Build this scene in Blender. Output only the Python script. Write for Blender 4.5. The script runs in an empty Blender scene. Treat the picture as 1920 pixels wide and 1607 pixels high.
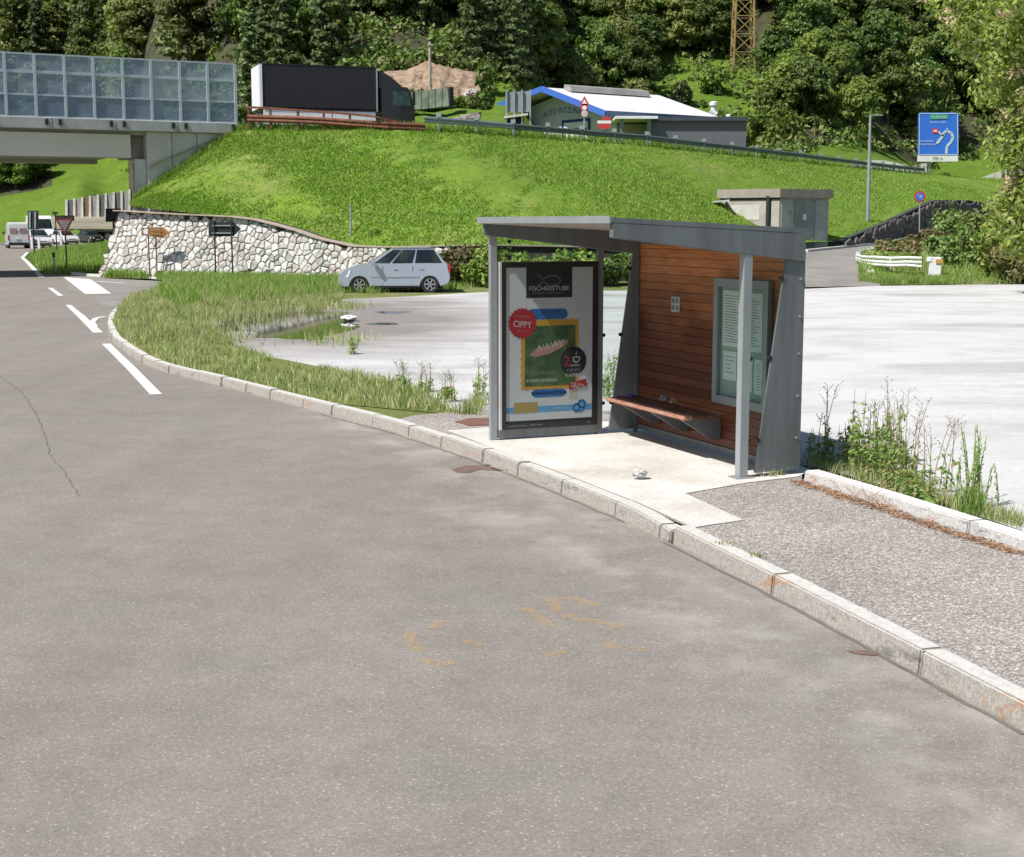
import bpy, bmesh, math, random
import numpy as np
import mathutils.noise
from mathutils import Vector, Matrix
random.seed(7); np.random.seed(7)
R = math.radians
SC = bpy.context.scene
COL = SC.collection

# ------------------------------------------------------------------ camera, sky, sun, exposure
FPX, CX, CY, CAM_H = 2700.0, 960.0, 803.5, 2.5
PITCH = math.atan((803.5 - 418) / FPX)
cam_d = bpy.data.cameras.new('camera'); cam = bpy.data.objects.new('camera', cam_d); COL.objects.link(cam)
cam_d.sensor_width = 36.0; cam_d.lens = 36.0 * FPX / 1920.0
cam_d.clip_start = 0.1; cam_d.clip_end = 3000
cam.location = (0, 0, CAM_H); cam.rotation_euler = (R(90) - PITCH, 0, 0)
SC.camera = cam
SUN_ELEV, SUN_TRAVEL = 53.0, 35.0            # light travels towards azimuth 35 deg from +X
w = bpy.data.worlds.new('World'); SC.world = w; w.use_nodes = True
nt = w.node_tree; nt.nodes.clear()
sky = nt.nodes.new('ShaderNodeTexSky'); sky.sky_type = 'NISHITA'; sky.sun_disc = False
sky.sun_elevation = R(SUN_ELEV)
sd = Vector((-math.cos(R(SUN_TRAVEL)), -math.sin(R(SUN_TRAVEL)), 0))
sky.sun_rotation = math.atan2(sd.x, sd.y)
sky.air_density = 1.0; sky.dust_density = 1.0; sky.ozone_density = 1.0
bg = nt.nodes.new('ShaderNodeBackground'); bg.inputs[1].default_value = 0.078
wo = nt.nodes.new('ShaderNodeOutputWorld')
nt.links.new(sky.outputs[0], bg.inputs[0]); nt.links.new(bg.outputs[0], wo.inputs[0])
sl = bpy.data.lights.new('sun', 'SUN'); sl.energy = 4.9; sl.angle = R(0.6); sl.color = (1.0, 0.95, 0.88)
so = bpy.data.objects.new('sun', sl); COL.objects.link(so)
trav = Vector((math.cos(R(SUN_TRAVEL)) * math.cos(R(SUN_ELEV)), math.sin(R(SUN_TRAVEL)) * math.cos(R(SUN_ELEV)), -math.sin(R(SUN_ELEV))))
so.rotation_euler = trav.to_track_quat('-Z', 'Y').to_euler(); so.location = (-20, -20, 60)
SC.view_settings.view_transform = 'Standard'; SC.view_settings.look = 'None'
SC.view_settings.exposure = 0.42; SC.view_settings.gamma = 1.0; SC.view_settings.use_curve_mapping = False
SC.render.engine = 'CYCLES'
SC.cycles.max_bounces = 7; SC.cycles.transparent_max_bounces = 12; SC.cycles.diffuse_bounces = 3
SC.cycles.caustics_reflective = False; SC.cycles.caustics_refractive = False

# ------------------------------------------------------------------ pixel (1920 wide photo) -> place
def ray(px, py):
    x = (px - CX) / FPX; y = (CY - py) / FPX
    return (x, math.cos(PITCH) + y * math.sin(PITCH), -math.sin(PITCH) + y * math.cos(PITCH))
def G(px, py, z=0.0):                           # on the level z
    r = ray(px, py); t = (z - CAM_H) / r[2]
    return Vector((r[0] * t, r[1] * t, z))
def D(px, py, d):                               # at the distance d
    r = ray(px, py); t = d / r[1]
    return Vector((r[0] * t, d, CAM_H + r[2] * t))

# ------------------------------------------------------------------ materials
def _n(nt, t, **k):
    n = nt.nodes.new(t)
    for a, b in k.items(): setattr(n, a, b)
    return n
def newmat(name):
    m = bpy.data.materials.new(name); m.use_nodes = True
    nt = m.node_tree; nt.nodes.clear()
    out = _n(nt, 'ShaderNodeOutputMaterial'); b = _n(nt, 'ShaderNodeBsdfPrincipled')
    nt.links.new(b.outputs[0], out.inputs[0])
    return m, nt, b, out
def c4(c): return (c[0], c[1], c[2], 1.0)
def noise(nt, scale, detail=4, rough=0.6, vec=None, stretch=None):
    t = _n(nt, 'ShaderNodeTexNoise'); t.inputs['Scale'].default_value = scale
    t.inputs['Detail'].default_value = detail; t.inputs['Roughness'].default_value = rough
    if vec is None:
        tc = _n(nt, 'ShaderNodeTexCoord'); vec = tc.outputs['Object']
    if stretch:
        mp = _n(nt, 'ShaderNodeMapping'); mp.inputs['Scale'].default_value = stretch[:3]
        if len(stretch) > 3: mp.inputs['Rotation'].default_value = (0, 0, stretch[3])
        nt.links.new(vec, mp.inputs[0]); vec = mp.outputs[0]
    nt.links.new(vec, t.inputs['Vector'])
    return t.outputs[0]
def ramp(nt, fac, stops, interp='LINEAR'):
    r = _n(nt, 'ShaderNodeValToRGB'); r.color_ramp.interpolation = interp
    e = r.color_ramp.elements
    while len(e) < len(stops): e.new(0.5)
    for i, (p, c) in enumerate(stops):
        e[i].position = p; e[i].color = c4(c) if not isinstance(c, (int, float)) else (c, c, c, 1)
    nt.links.new(fac, r.inputs[0]); return r.outputs[0]
def mix(nt, fac, a, b, mode='MIX'):
    m = _n(nt, 'ShaderNodeMix', data_type='RGBA', blend_type=mode)
    for s, v in ((0, fac), (6, a), (7, b)):
        if hasattr(v, 'is_linked'): nt.links.new(v, m.inputs[s])
        elif isinstance(v, (int, float)): m.inputs[s].default_value = v
        else: m.inputs[s].default_value = c4(v)
    return m.outputs[2]
def bump(nt, b, h, strength=0.4, dist=0.02):
    bp = _n(nt, 'ShaderNodeBump'); bp.inputs['Strength'].default_value = strength; bp.inputs['Distance'].default_value = dist
    nt.links.new(h, bp.inputs['Height']); nt.links.new(bp.outputs[0], b.inputs['Normal'])
def mat(name, c, rough=0.6, metal=0.0, var=0.12, scale=6.0, c2=None, bmp=0.0, bscale=None, spec=None, stretch=None, fine=0.0):
    """plain surface with its own grain: colour noise between c and c2 (or darker c)"""
    m, nt, b, o = newmat(name)
    c2 = c2 or tuple(max(0, x * (1 - var * 2)) for x in c)
    f = noise(nt, scale, 5, 0.65, stretch=stretch)
    col = ramp(nt, f, [(0.35, c2), (0.62, c)])
    if fine:
        f2 = noise(nt, scale * 18, 2, 0.7)
        col = mix(nt, fine, col, ramp(nt, f2, [(0.3, 0.25), (0.7, 1.0)]), 'MULTIPLY')
    nt.links.new(col, b.inputs['Base Color'])
    b.inputs['Roughness'].default_value = rough; b.inputs['Metallic'].default_value = metal
    if spec is not None: b.inputs['Specular IOR Level'].default_value = spec
    if bmp: bump(nt, b, noise(nt, bscale or scale * 6, 4), bmp)
    return m
def isl_mat(name, cols, rough=0.7, trans=0.0, grain=None, spec=0.3):
    """each loose piece of the mesh takes its own shade out of cols"""
    m, nt, b, o = newmat(name)
    g = _n(nt, 'ShaderNodeNewGeometry')
    n = len(cols)
    col = ramp(nt, g.outputs['Random Per Island'], [((i + .5) / n, c) for i, c in enumerate(cols)])
    if grain:
        col = mix(nt, grain[1], col, ramp(nt, noise(nt, grain[0], 4), [(0.3, 0.35), (0.7, 1.15)]), 'MULTIPLY')
    nt.links.new(col, b.inputs['Base Color']); b.inputs['Roughness'].default_value = rough
    b.inputs['Specular IOR Level'].default_value = spec
    if trans:
        tr = _n(nt, 'ShaderNodeBsdfTranslucent'); ms = _n(nt, 'ShaderNodeMixShader')
        nt.links.new(mix(nt, 1.0, col, (1.0, 1.25, 0.5), 'MULTIPLY'), tr.inputs[0]); ms.inputs[0].default_value = trans
        nt.links.new(b.outputs[0], ms.inputs[1]); nt.links.new(tr.outputs[0], ms.inputs[2]); nt.links.new(ms.outputs[0], o.inputs[0])
    return m
def crown_mat(name, cols, trans=0.3):
    """leaves: per-leaf shade, and each tree a little different"""
    m, nt, b, o = newmat(name)
    g = _n(nt, 'ShaderNodeNewGeometry'); oi = _n(nt, 'ShaderNodeObjectInfo')
    n = len(cols)
    col = ramp(nt, g.outputs['Random Per Island'], [((i + .5) / n, c) for i, c in enumerate(cols)])
    hs = _n(nt, 'ShaderNodeHueSaturation')
    mr = _n(nt, 'ShaderNodeMapRange'); mr.inputs[3].default_value = 0.475; mr.inputs[4].default_value = 0.503
    nt.links.new(oi.outputs['Random'], mr.inputs[0]); nt.links.new(mr.outputs[0], hs.inputs['Hue'])
    mv = _n(nt, 'ShaderNodeMapRange'); mv.inputs[3].default_value = 0.6; mv.inputs[4].default_value = 1.35
    mm = _n(nt, 'ShaderNodeMath', operation='FRACT'); ml = _n(nt, 'ShaderNodeMath', operation='MULTIPLY'); ml.inputs[1].default_value = 7.31
    nt.links.new(oi.outputs['Random'], ml.inputs[0]); nt.links.new(ml.outputs[0], mm.inputs[0]); nt.links.new(mm.outputs[0], mv.inputs[0])
    nt.links.new(mv.outputs[0], hs.inputs['Value']); nt.links.new(col, hs.inputs['Color']); col = hs.outputs[0]
    nt.links.new(col, b.inputs['Base Color']); b.inputs['Roughness'].default_value = 0.6; b.inputs['Specular IOR Level'].default_value = 0.25
    tr = _n(nt, 'ShaderNodeBsdfTranslucent'); ms = _n(nt, 'ShaderNodeMixShader'); ms.inputs[0].default_value = trans
    nt.links.new(mix(nt, 1.0, col, (1.0, 1.2, 0.4), 'MULTIPLY'), tr.inputs[0])
    nt.links.new(b.outputs[0], ms.inputs[1]); nt.links.new(tr.outputs[0], ms.inputs[2]); nt.links.new(ms.outputs[0], o.inputs[0])
    return m
def glass_mat(name, tint=(0.8, 0.88, 0.85), clear=0.85, rough=0.03, body=(0.03, 0.035, 0.035)):
    m, nt, b, o = newmat(name)
    b.inputs['Base Color'].default_value = c4(body); b.inputs['Roughness'].default_value = rough
    b.inputs['Specular IOR Level'].default_value = 0.8
    tp = _n(nt, 'ShaderNodeBsdfTransparent'); tp.inputs[0].default_value = c4(tint)
    ms = _n(nt, 'ShaderNodeMixShader'); ms.inputs[0].default_value = 1 - clear
    nt.links.new(tp.outputs[0], ms.inputs[1]); nt.links.new(b.outputs[0], ms.inputs[2]); nt.links.new(ms.outputs[0], o.inputs[0])
    return m

# ------------------------------------------------------------------ objects
def world_of(p):
    v = Vector((0, 0, 0))
    while p is not None: v = v + p.location; p = p.parent
    return v
def tag(o, label=None, cat=None, group=None, kind=None):
    if label: o['label'] = label
    if cat: o['category'] = cat
    if group: o['group'] = group
    if kind: o['kind'] = kind
    return o
def thing(name, label, cat, loc=(0, 0, 0), group=None):
    o = bpy.data.objects.new(name, None); COL.objects.link(o); o.location = loc
    return tag(o, label, cat, group)
def link_mesh(name, me, parent=None):
    o = bpy.data.objects.new(name, me); COL.objects.link(o)
    if parent is not None: o.parent = parent
    return o
def copy_tree(o, parent=None):
    c = o.copy(); COL.objects.link(c); c.parent = parent
    for ch in o.children: copy_tree(ch, c)
    return c
class MB:
    """collects shapes given in world (or prototype) coordinates and links them as ONE mesh"""
    def __init__(s): s.v = []; s.f = []; s.mi = []; s.m = 0
    def add(s, vs, fs):
        k = len(s.v); s.v += [tuple(v) for v in vs]; s.f += [tuple(i + k for i in f) for f in fs]; s.mi += [s.m] * len(fs); return s
    def hexa(s, b, t):                                    # bottom 4 and top 4 corners, both anticlockwise
        return s.add(list(b) + list(t), [(3, 2, 1, 0), (4, 5, 6, 7), (0, 1, 5, 4), (1, 2, 6, 5), (2, 3, 7, 6), (3, 0, 4, 7)])
    def box(s, c, size, rz=0.0):
        x, y, z = (q / 2 for q in size); ca, sa = math.cos(rz), math.sin(rz)
        P = lambda a, b, d: (c[0] + a * ca - b * sa, c[1] + a * sa + b * ca, c[2] + d)
        return s.hexa([P(-x, -y, -z), P(x, -y, -z), P(x, y, -z), P(-x, y, -z)], [P(-x, -y, z), P(x, -y, z), P(x, y, z), P(-x, y, z)])
    def bar(s, a, b, w=0.05, h=0.05, up=(0, 0, 1)):
        a, b = Vector(a), Vector(b); d = (b - a).normalized(); up = Vector(up)
        if abs(d.dot(up)) > 0.98: up = Vector((0, 1, 0))
        x = d.cross(up).normalized() * (w / 2); y = x.cross(d).normalized() * (h / 2)
        return s.hexa([a - x - y, a + x - y, a + x + y, a - x + y], [b - x - y, b + x - y, b + x + y, b - x + y])
    def tube(s, pts, r, n=8, cap=True):
        pts = [Vector(p) for p in pts]; rs = r if isinstance(r, (list, tuple)) else [r] * len(pts)
        base = len(s.v); vs = []
        for i, p in enumerate(pts):
            d = (pts[min(i + 1, len(pts) - 1)] - pts[max(i - 1, 0)]).normalized()
            up = Vector((0, 0, 1)) if abs(d.z) < 0.95 else Vector((1, 0, 0))
            x = d.cross(up).normalized(); y = d.cross(x).normalized()
            vs += [p + (x * math.cos(2 * math.pi * k / n) + y * math.sin(2 * math.pi * k / n)) * rs[i] for k in range(n)]
        fs = [(i * n + k, i * n + (k + 1) % n, (i + 1) * n + (k + 1) % n, (i + 1) * n + k) for i in range(len(pts) - 1) for k in range(n)]
        if cap: fs += [tuple(range(n)), tuple((len(pts) - 1) * n + k for k in range(n - 1, -1, -1))]
        return s.add(vs, fs)
    def prism(s, poly, off):                              # 3-D polygon pushed along off
        off = Vector(off); n = len(poly); a = [Vector(p) for p in poly]
        return s.add(a + [p + off for p in a], [tuple(range(n - 1, -1, -1)), tuple(range(n, 2 * n))] + [(i, (i + 1) % n, n + (i + 1) % n, n + i) for i in range(n)])
    def poly(s, pts): return s.add(pts, [tuple(range(len(pts)))])
    def build(s, name, mats, parent=None, bevel=0.0, smooth=False, seg=2, local=False):
        me = bpy.data.meshes.new(name)
        o = Vector((0, 0, 0)) if (parent is None or local) else world_of(parent)
        me.from_pydata([(v[0] - o.x, v[1] - o.y, v[2] - o.z) for v in s.v], [], s.f)
        mats = mats if isinstance(mats, (list, tuple)) else [mats]
        for m in mats: me.materials.append(m)
        if len(mats) > 1: me.polygons.foreach_set('material_index', s.mi)
        bm = bmesh.new(); bm.from_mesh(me)
        bmesh.ops.recalc_face_normals(bm, faces=bm.faces)
        if bevel:
            ed = [e for e in bm.edges if len(e.link_faces) == 2 and e.calc_face_angle(0) > 0.5]
            bmesh.ops.bevel(bm, geom=ed, offset=bevel, segments=seg, affect='EDGES', clamp_overlap=True)
        bm.to_mesh(me); bm.free()
        if smooth:
            me.polygons.foreach_set('use_smooth', [True] * len(me.polygons))
            try: me.set_sharp_from_angle(angle=R(40))
            except Exception: pass
        me.update()
        return link_mesh(name, me, parent)
def np_mesh(name, V, F, mats, parent=None, mi=None, smooth=False):
    """V (n,3), F (m,k) same-size faces"""
    me = bpy.data.meshes.new(name); V = np.asarray(V, dtype=np.float32); F = np.asarray(F, dtype=np.int32)
    me.vertices.add(len(V)); me.vertices.foreach_set('co', V.ravel())
    m, k = F.shape; me.loops.add(m * k); me.loops.foreach_set('vertex_index', F.ravel())
    me.polygons.add(m); me.polygons.foreach_set('loop_start', np.arange(m, dtype=np.int32) * k)
    mats = mats if isinstance(mats, (list, tuple)) else [mats]
    for q in mats: me.materials.append(q)
    if mi is not None: me.polygons.foreach_set('material_index', np.asarray(mi, dtype=np.int32))
    if smooth: me.polygons.foreach_set('use_smooth', [True] * m)
    me.update(calc_edges=True); me.validate()
    return link_mesh(name, me, parent)
def structure(o): o['kind'] = 'structure'; return o
def sheet(name, pts, z, m, parent=None, dz=None):
    """flat (or per-vertex height) polygon, triangulated"""
    bm = bmesh.new()
    vs = [bm.verts.new((p[0], p[1], (p[2] if z is None else z))) for p in pts]
    es = [bm.edges.new((vs[i], vs[(i + 1) % len(vs)])) for i in range(len(vs))]
    bmesh.ops.triangle_fill(bm, edges=es, use_beauty=True)
    bmesh.ops.recalc_face_normals(bm, faces=bm.faces)
    if bm.faces and sum(f.normal.z for f in bm.faces) < 0: bmesh.ops.reverse_faces(bm, faces=bm.faces)
    me = bpy.data.meshes.new(name); bm.to_mesh(me); bm.free(); me.materials.append(m)
    return link_mesh(name, me, parent)
def ribbon(name, pts, width, z, m, parent=None):
    pts = [Vector((p[0], p[1], 0)) for p in pts]; L = []; Rr = []
    for i, p in enumerate(pts):
        d = (pts[min(i + 1, len(pts) - 1)] - pts[max(i - 1, 0)]).normalized(); n = Vector((-d.y, d.x, 0))
        wd = width[i] if isinstance(width, (list, tuple)) else width
        L.append(p + n * wd / 2); Rr.append(p - n * wd / 2)
    k = len(pts)
    mb = MB(); mb.add([(p.x, p.y, z) for p in L + Rr], [(i, i + 1, k + i + 1, k + i) for i in range(k - 1)])
    o = mb.build(name, m, parent)
    return o
def in_poly(px, py, poly):
    n = len(poly); ins = np.zeros(len(px), bool); j = n - 1
    for i in range(n):
        xi, yi, xj, yj = poly[i][0], poly[i][1], poly[j][0], poly[j][1]
        c = ((yi > py) != (yj > py)) & (px < (xj - xi) * (py - yi) / (yj - yi + 1e-12) + xi)
        ins ^= c; j = i
    return ins
def scatter_in(poly, n, rng):
    xs = [p[0] for p in poly]; ys = [p[1] for p in poly]; out = []
    while sum(len(o) for o in out) < n:
        a = rng.uniform(min(xs), max(xs), n * 2); b = rng.uniform(min(ys), max(ys), n * 2)
        k = in_poly(a, b, poly); out.append(np.stack([a[k], b[k]], 1))
    return np.concatenate(out)[:n]
def blades(name, P, hmin, hmax, wd, m, rng, lean=0.35, kind='stuff', parent=None):
    """grass: one bent two-piece blade on every point of P (n,3)"""
    n = len(P); h = rng.uniform(hmin, hmax, n) if np.isscalar(hmin) else hmin * rng.uniform(0.6, 1.2, n)
    a = rng.uniform(0, 2 * np.pi, n); la = rng.uniform(0, 2 * np.pi, n); ll = rng.uniform(0, lean, n) * h
    w2 = wd * rng.uniform(0.6, 1.3, n) / 2
    sx, sy = np.cos(a) * w2, np.sin(a) * w2; lx, ly = np.cos(la) * ll, np.sin(la) * ll
    def pt(k, dx, dy, dz): return np.stack([P[:, 0] + dx, P[:, 1] + dy, P[:, 2] + dz], 1)
    v = np.stack([pt(0, -sx, -sy, 0 * h - 0.01), pt(0, sx, sy, 0 * h - 0.01), pt(0, lx * .4 + sx * .8, ly * .4 + sy * .8, h * .55),
                  pt(0, lx * .4 - sx * .8, ly * .4 - sy * .8, h * .55), pt(0, lx, ly, h)], 1).reshape(-1, 3)
    b = np.arange(n)[:, None] * 5
    F = np.concatenate([b + np.array([[0, 1, 2]]), b + np.array([[0, 2, 3]]), b + np.array([[3, 2, 4]])])
    o = np_mesh(name, v, F, m, parent)
    if kind: o['kind'] = kind
    return o
def leaves_arr(C, Nrm, size, rng, jitter=0.7, aspect=1.5):
    """a four-cornered leaf (or spray of leaves) on every centre; the face looks roughly along Nrm"""
    n = len(C); N = Nrm + rng.normal(0, jitter, (n, 3)); N /= np.linalg.norm(N, axis=1)[:, None] + 1e-9
    t = rng.normal(0, 1, (n, 3)); U = np.cross(N, t); U /= np.linalg.norm(U, axis=1)[:, None] + 1e-9; W = np.cross(N, U)
    s = (size * rng.uniform(0.6, 1.3, n))[:, None] / 2
    v = np.stack([C - U * s * aspect, C - W * s * .7 + N * s * .15, C + U * s * aspect, C + W * s * .7 + N * s * .15], 1).reshape(-1, 3)
    F = np.arange(n * 4).reshape(-1, 4)
    return v, F
# ------------------------------------------------------------------ shared materials
def asphalt_mat():
    m, nt, b, o = newmat('old_asphalt')
    tc = _n(nt, 'ShaderNodeTexCoord'); v = tc.outputs['Object']
    big = ramp(nt, noise(nt, 0.22, 5, 0.6), [(0.3, (0.204, 0.186, 0.166)), (0.7, (0.240, 0.220, 0.199))])
    mid = ramp(nt, noise(nt, 2.3, 6, 0.75), [(0.3, 0.86), (0.7, 1.08)])
    col = mix(nt, 1.0, big, mid, 'MULTIPLY')
    # lengthways wear left by the wheels
    wear = ramp(nt, noise(nt, 1.0, 3, 0.5, stretch=(1.1, 0.05, 1, R(-19))), [(0.35, 0.94), (0.65, 1.05)])
    col = mix(nt, 0.8, col, wear, 'MULTIPLY')
    # aggregate: light and dark chips
    vo = _n(nt, 'ShaderNodeTexVoronoi'); vo.inputs['Scale'].default_value = 105; nt.links.new(v, vo.inputs['Vector'])
    sp = _n(nt, 'ShaderNodeSeparateColor'); nt.links.new(vo.outputs['Color'], sp.inputs[0])
    chips = ramp(nt, sp.outputs[0], [(0.0, 0.80), (0.5, 1.0), (0.95, 1.15), (0.995, 1.9)])
    col = mix(nt, 0.8, col, chips, 'MULTIPLY')
    f3 = ramp(nt, noise(nt, 42, 3, 0.8), [(0.3, 0.88), (0.7, 1.10)])
    col = mix(nt, 1.0, col, f3, 'MULTIPLY')
    # pale grit washed against the kerb: distance from the kerb's line, broken up by noise
    g = _n(nt, 'ShaderNodeVectorMath', operation='DOT_PRODUCT'); nt.links.new(v, g.inputs[0])
    nx, ny = math.cos(R(18.9)), math.sin(R(18.9)); g.inputs[1].default_value = (nx, ny, 0)
    k0 = -1.06 * nx + 17.5 * ny
    nz = noise(nt, 0.55, 4, 0.6, stretch=(1, 1, 1))
    ad = _n(nt, 'ShaderNodeMath', operation='MULTIPLY_ADD'); nt.links.new(nz, ad.inputs[0]); ad.inputs[1].default_value = 2.0
    nt.links.new(g.outputs['Value'], ad.inputs[2])
    mr = _n(nt, 'ShaderNodeMapRange'); mr.inputs[1].default_value = k0 - 1.6 + 1.0; mr.inputs[2].default_value = k0 + 0.4 + 1.0
    nt.links.new(ad.outputs[0], mr.inputs[0])
    gr = ramp(nt, mr.outputs[0], [(0.15, 0.0), (0.48, 0.5), (0.62, 0.12), (0.76, 0.45), (0.9, 0.1)])
    br = ramp(nt, noise(nt, 1.3, 5, 0.7), [(0.42, 0.0), (0.62, 1.0)])
    fac = mix(nt, 1.0, gr, br, 'MULTIPLY')
    col = mix(nt, fac, col, (0.42, 0.40, 0.365))
    nt.links.new(col, b.inputs['Base Color']); b.inputs['Roughness'].default_value = 0.9; b.inputs['Specular IOR Level'].default_value = 0.2
    # cool and warm patches, old seams where strips were laid side by side
    hue = ramp(nt, noise(nt, 0.9, 4, 0.6), [(0.35, (0.99, 1.0, 1.012)), (0.65, (1.01, 1.0, 0.985))])
    col = mix(nt, 1.0, col, hue, 'MULTIPLY'); nt.links.new(col, b.inputs['Base Color'])
    bump(nt, b, noise(nt, 90, 3, 0.8), 0.2, 0.008)
    return m
def paving_mat():
    m, nt, b, o = newmat('coarse_pavement_asphalt')
    tc = _n(nt, 'ShaderNodeTexCoord'); v = tc.outputs['Object']
    col = ramp(nt, noise(nt, 0.8, 5, 0.6), [(0.3, (0.245, 0.224, 0.206)), (0.7, (0.318, 0.294, 0.272))])
    vo = _n(nt, 'ShaderNodeTexVoronoi'); vo.inputs['Scale'].default_value = 85; nt.links.new(v, vo.inputs['Vector'])
    sp = _n(nt, 'ShaderNodeSeparateColor'); nt.links.new(vo.outputs['Color'], sp.inputs[0])
    col = mix(nt, 0.9, col, ramp(nt, sp.outputs[0], [(0.0, 0.5), (0.5, 0.95), (0.85, 1.45), (0.98, 2.2)]), 'MULTIPLY')
    nt.links.new(col, b.inputs['Base Color']); b.inputs['Roughness'].default_value = 0.95; b.inputs['Specular IOR Level'].default_value = 0.15
    bump(nt, b, sp.outputs[0], 0.4, 0.01)
    return m
def lot_mat():
    m, nt, b, o = newmat('pale_dusty_yard')
    base = ramp(nt, noise(nt, 0.5, 6, 0.65), [(0.25, (0.39, 0.383, 0.373)), (0.5, (0.52, 0.52, 0.52)), (0.8, (0.55, 0.553, 0.558))])
    # long damp and tyre streaks running across the yard
    st = noise(nt, 0.55, 5, 0.62, stretch=(0.3, 1.0, 1, R(-9)))
    smask = ramp(nt, st, [(0.47, 0.0), (0.60, 0.7), (0.72, 1.0)])
    br = ramp(nt, noise(nt, 0.16, 3, 0.5), [(0.38, 0.0), (0.62, 1.0)])
    col = mix(nt, mix(nt, 1.0, smask, br, 'MULTIPLY'), base, (0.27, 0.262, 0.255))
    # damp grey ground around the puddle
    tc = _n(nt, 'ShaderNodeTexCoord')
    mp = _n(nt, 'ShaderNodeMapping'); mp.vector_type = 'POINT'
    mp.inputs['Location'].default_value = (4.4 / 4.6, -36.8 / 12.5, 0); mp.inputs['Scale'].default_value = (1 / 4.6, 1 / 12.5, 0)
    nt.links.new(tc.outputs['Object'], mp.inputs[0])
    ln = _n(nt, 'ShaderNodeVectorMath', operation='LENGTH'); nt.links.new(mp.outputs[0], ln.inputs[0])
    a2 = _n(nt, 'ShaderNodeMath', operation='MULTIPLY_ADD'); nt.links.new(noise(nt, 0.45, 5, 0.6, stretch=(.6, 1.2, 1)), a2.inputs[0]); a2.inputs[1].default_value = 0.9
    nt.links.new(ln.outputs['Value'], a2.inputs[2])
    damp = ramp(nt, a2.outputs[0], [(0.9, 1.0), (1.28, 0.75), (1.5, 0.0)])
    # (ramp input is clamped to 0..1, so shift it)
    sh = _n(nt, 'ShaderNodeMapRange'); sh.inputs[1].default_value = 0.9; sh.inputs[2].default_value = 1.6; sh.inputs[3].default_value = 0.9; sh.inputs[4].default_value = 0.0
    nt.links.new(a2.outputs[0], sh.inputs[0])
    col = mix(nt, sh.outputs[0], col, (0.20, 0.18, 0.165))
    fine = ramp(nt, noise(nt, 9, 4, 0.8), [(0.3, 0.88), (0.7, 1.05)])
    col = mix(nt, 1.0, col, fine, 'MULTIPLY')
    nt.links.new(col, b.inputs['Base Color']); b.inputs['Roughness'].default_value = 0.9; b.inputs['Specular IOR Level'].default_value = 0.2
    bump(nt, b, noise(nt, 8, 4, 0.8), 0.3, 0.02)
    return m
def ground_grass_mat(name, a, bcol, dry, dryamt=0.3, scale=0.5):
    m, nt, b, o = newmat(name)
    col = ramp(nt, noise(nt, scale, 6, 0.65), [(0.3, a), (0.7, bcol)])
    col = mix(nt, ramp(nt, noise(nt, scale * 0.6, 6, 0.75), [(0.5, 0.0), (0.72, dryamt)]), col, dry)
    col = mix(nt, 1.0, col, ramp(nt, noise(nt, scale * 9, 5, 0.8), [(0.3, 0.62), (0.7, 1.15)]), 'MULTIPLY')
    nt.links.new(col, b.inputs['Base Color']); b.inputs['Roughness'].default_value = 0.95; b.inputs['Specular IOR Level'].default_value = 0.1
    bump(nt, b, noise(nt, scale * 14, 5, 0.8), 0.6, 0.1)
    return m
def kerb_mat(name, top, side):
    """granite: pale on top, rust and dirt stains where water runs down the side"""
    m, nt, b, o = newmat(name)
    g = _n(nt, 'ShaderNodeNewGeometry'); sx = _n(nt, 'ShaderNodeSeparateXYZ'); nt.links.new(g.outputs['Normal'], sx.inputs[0])
    t = ramp(nt, noise(nt, 14, 5, 0.8), [(0.3, tuple(x * .72 for x in top)), (0.6, top)])
    s = ramp(nt, noise(nt, 3.0, 5, 0.75, stretch=(1, 1, 3)), [(0.30, (0.17, 0.16, 0.14)), (0.45, side), (0.56, side), (0.68, (0.38, 0.23, 0.14))])
    s = mix(nt, 1.0, s, ramp(nt, noise(nt, 45, 3, 0.8), [(0.3, 0.6), (0.7, 1.2)]), 'MULTIPLY')
    col = mix(nt, ramp(nt, sx.outputs[2], [(0.5, 0.0), (0.85, 1.0)]), s, t)
    nt.links.new(col, b.inputs['Base Color']); b.inputs['Roughness'].default_value = 0.85; b.inputs['Specular IOR Level'].default_value = 0.25
    bump(nt, b, noise(nt, 30, 4, 0.8), 0.5, 0.01)
    return m
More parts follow.
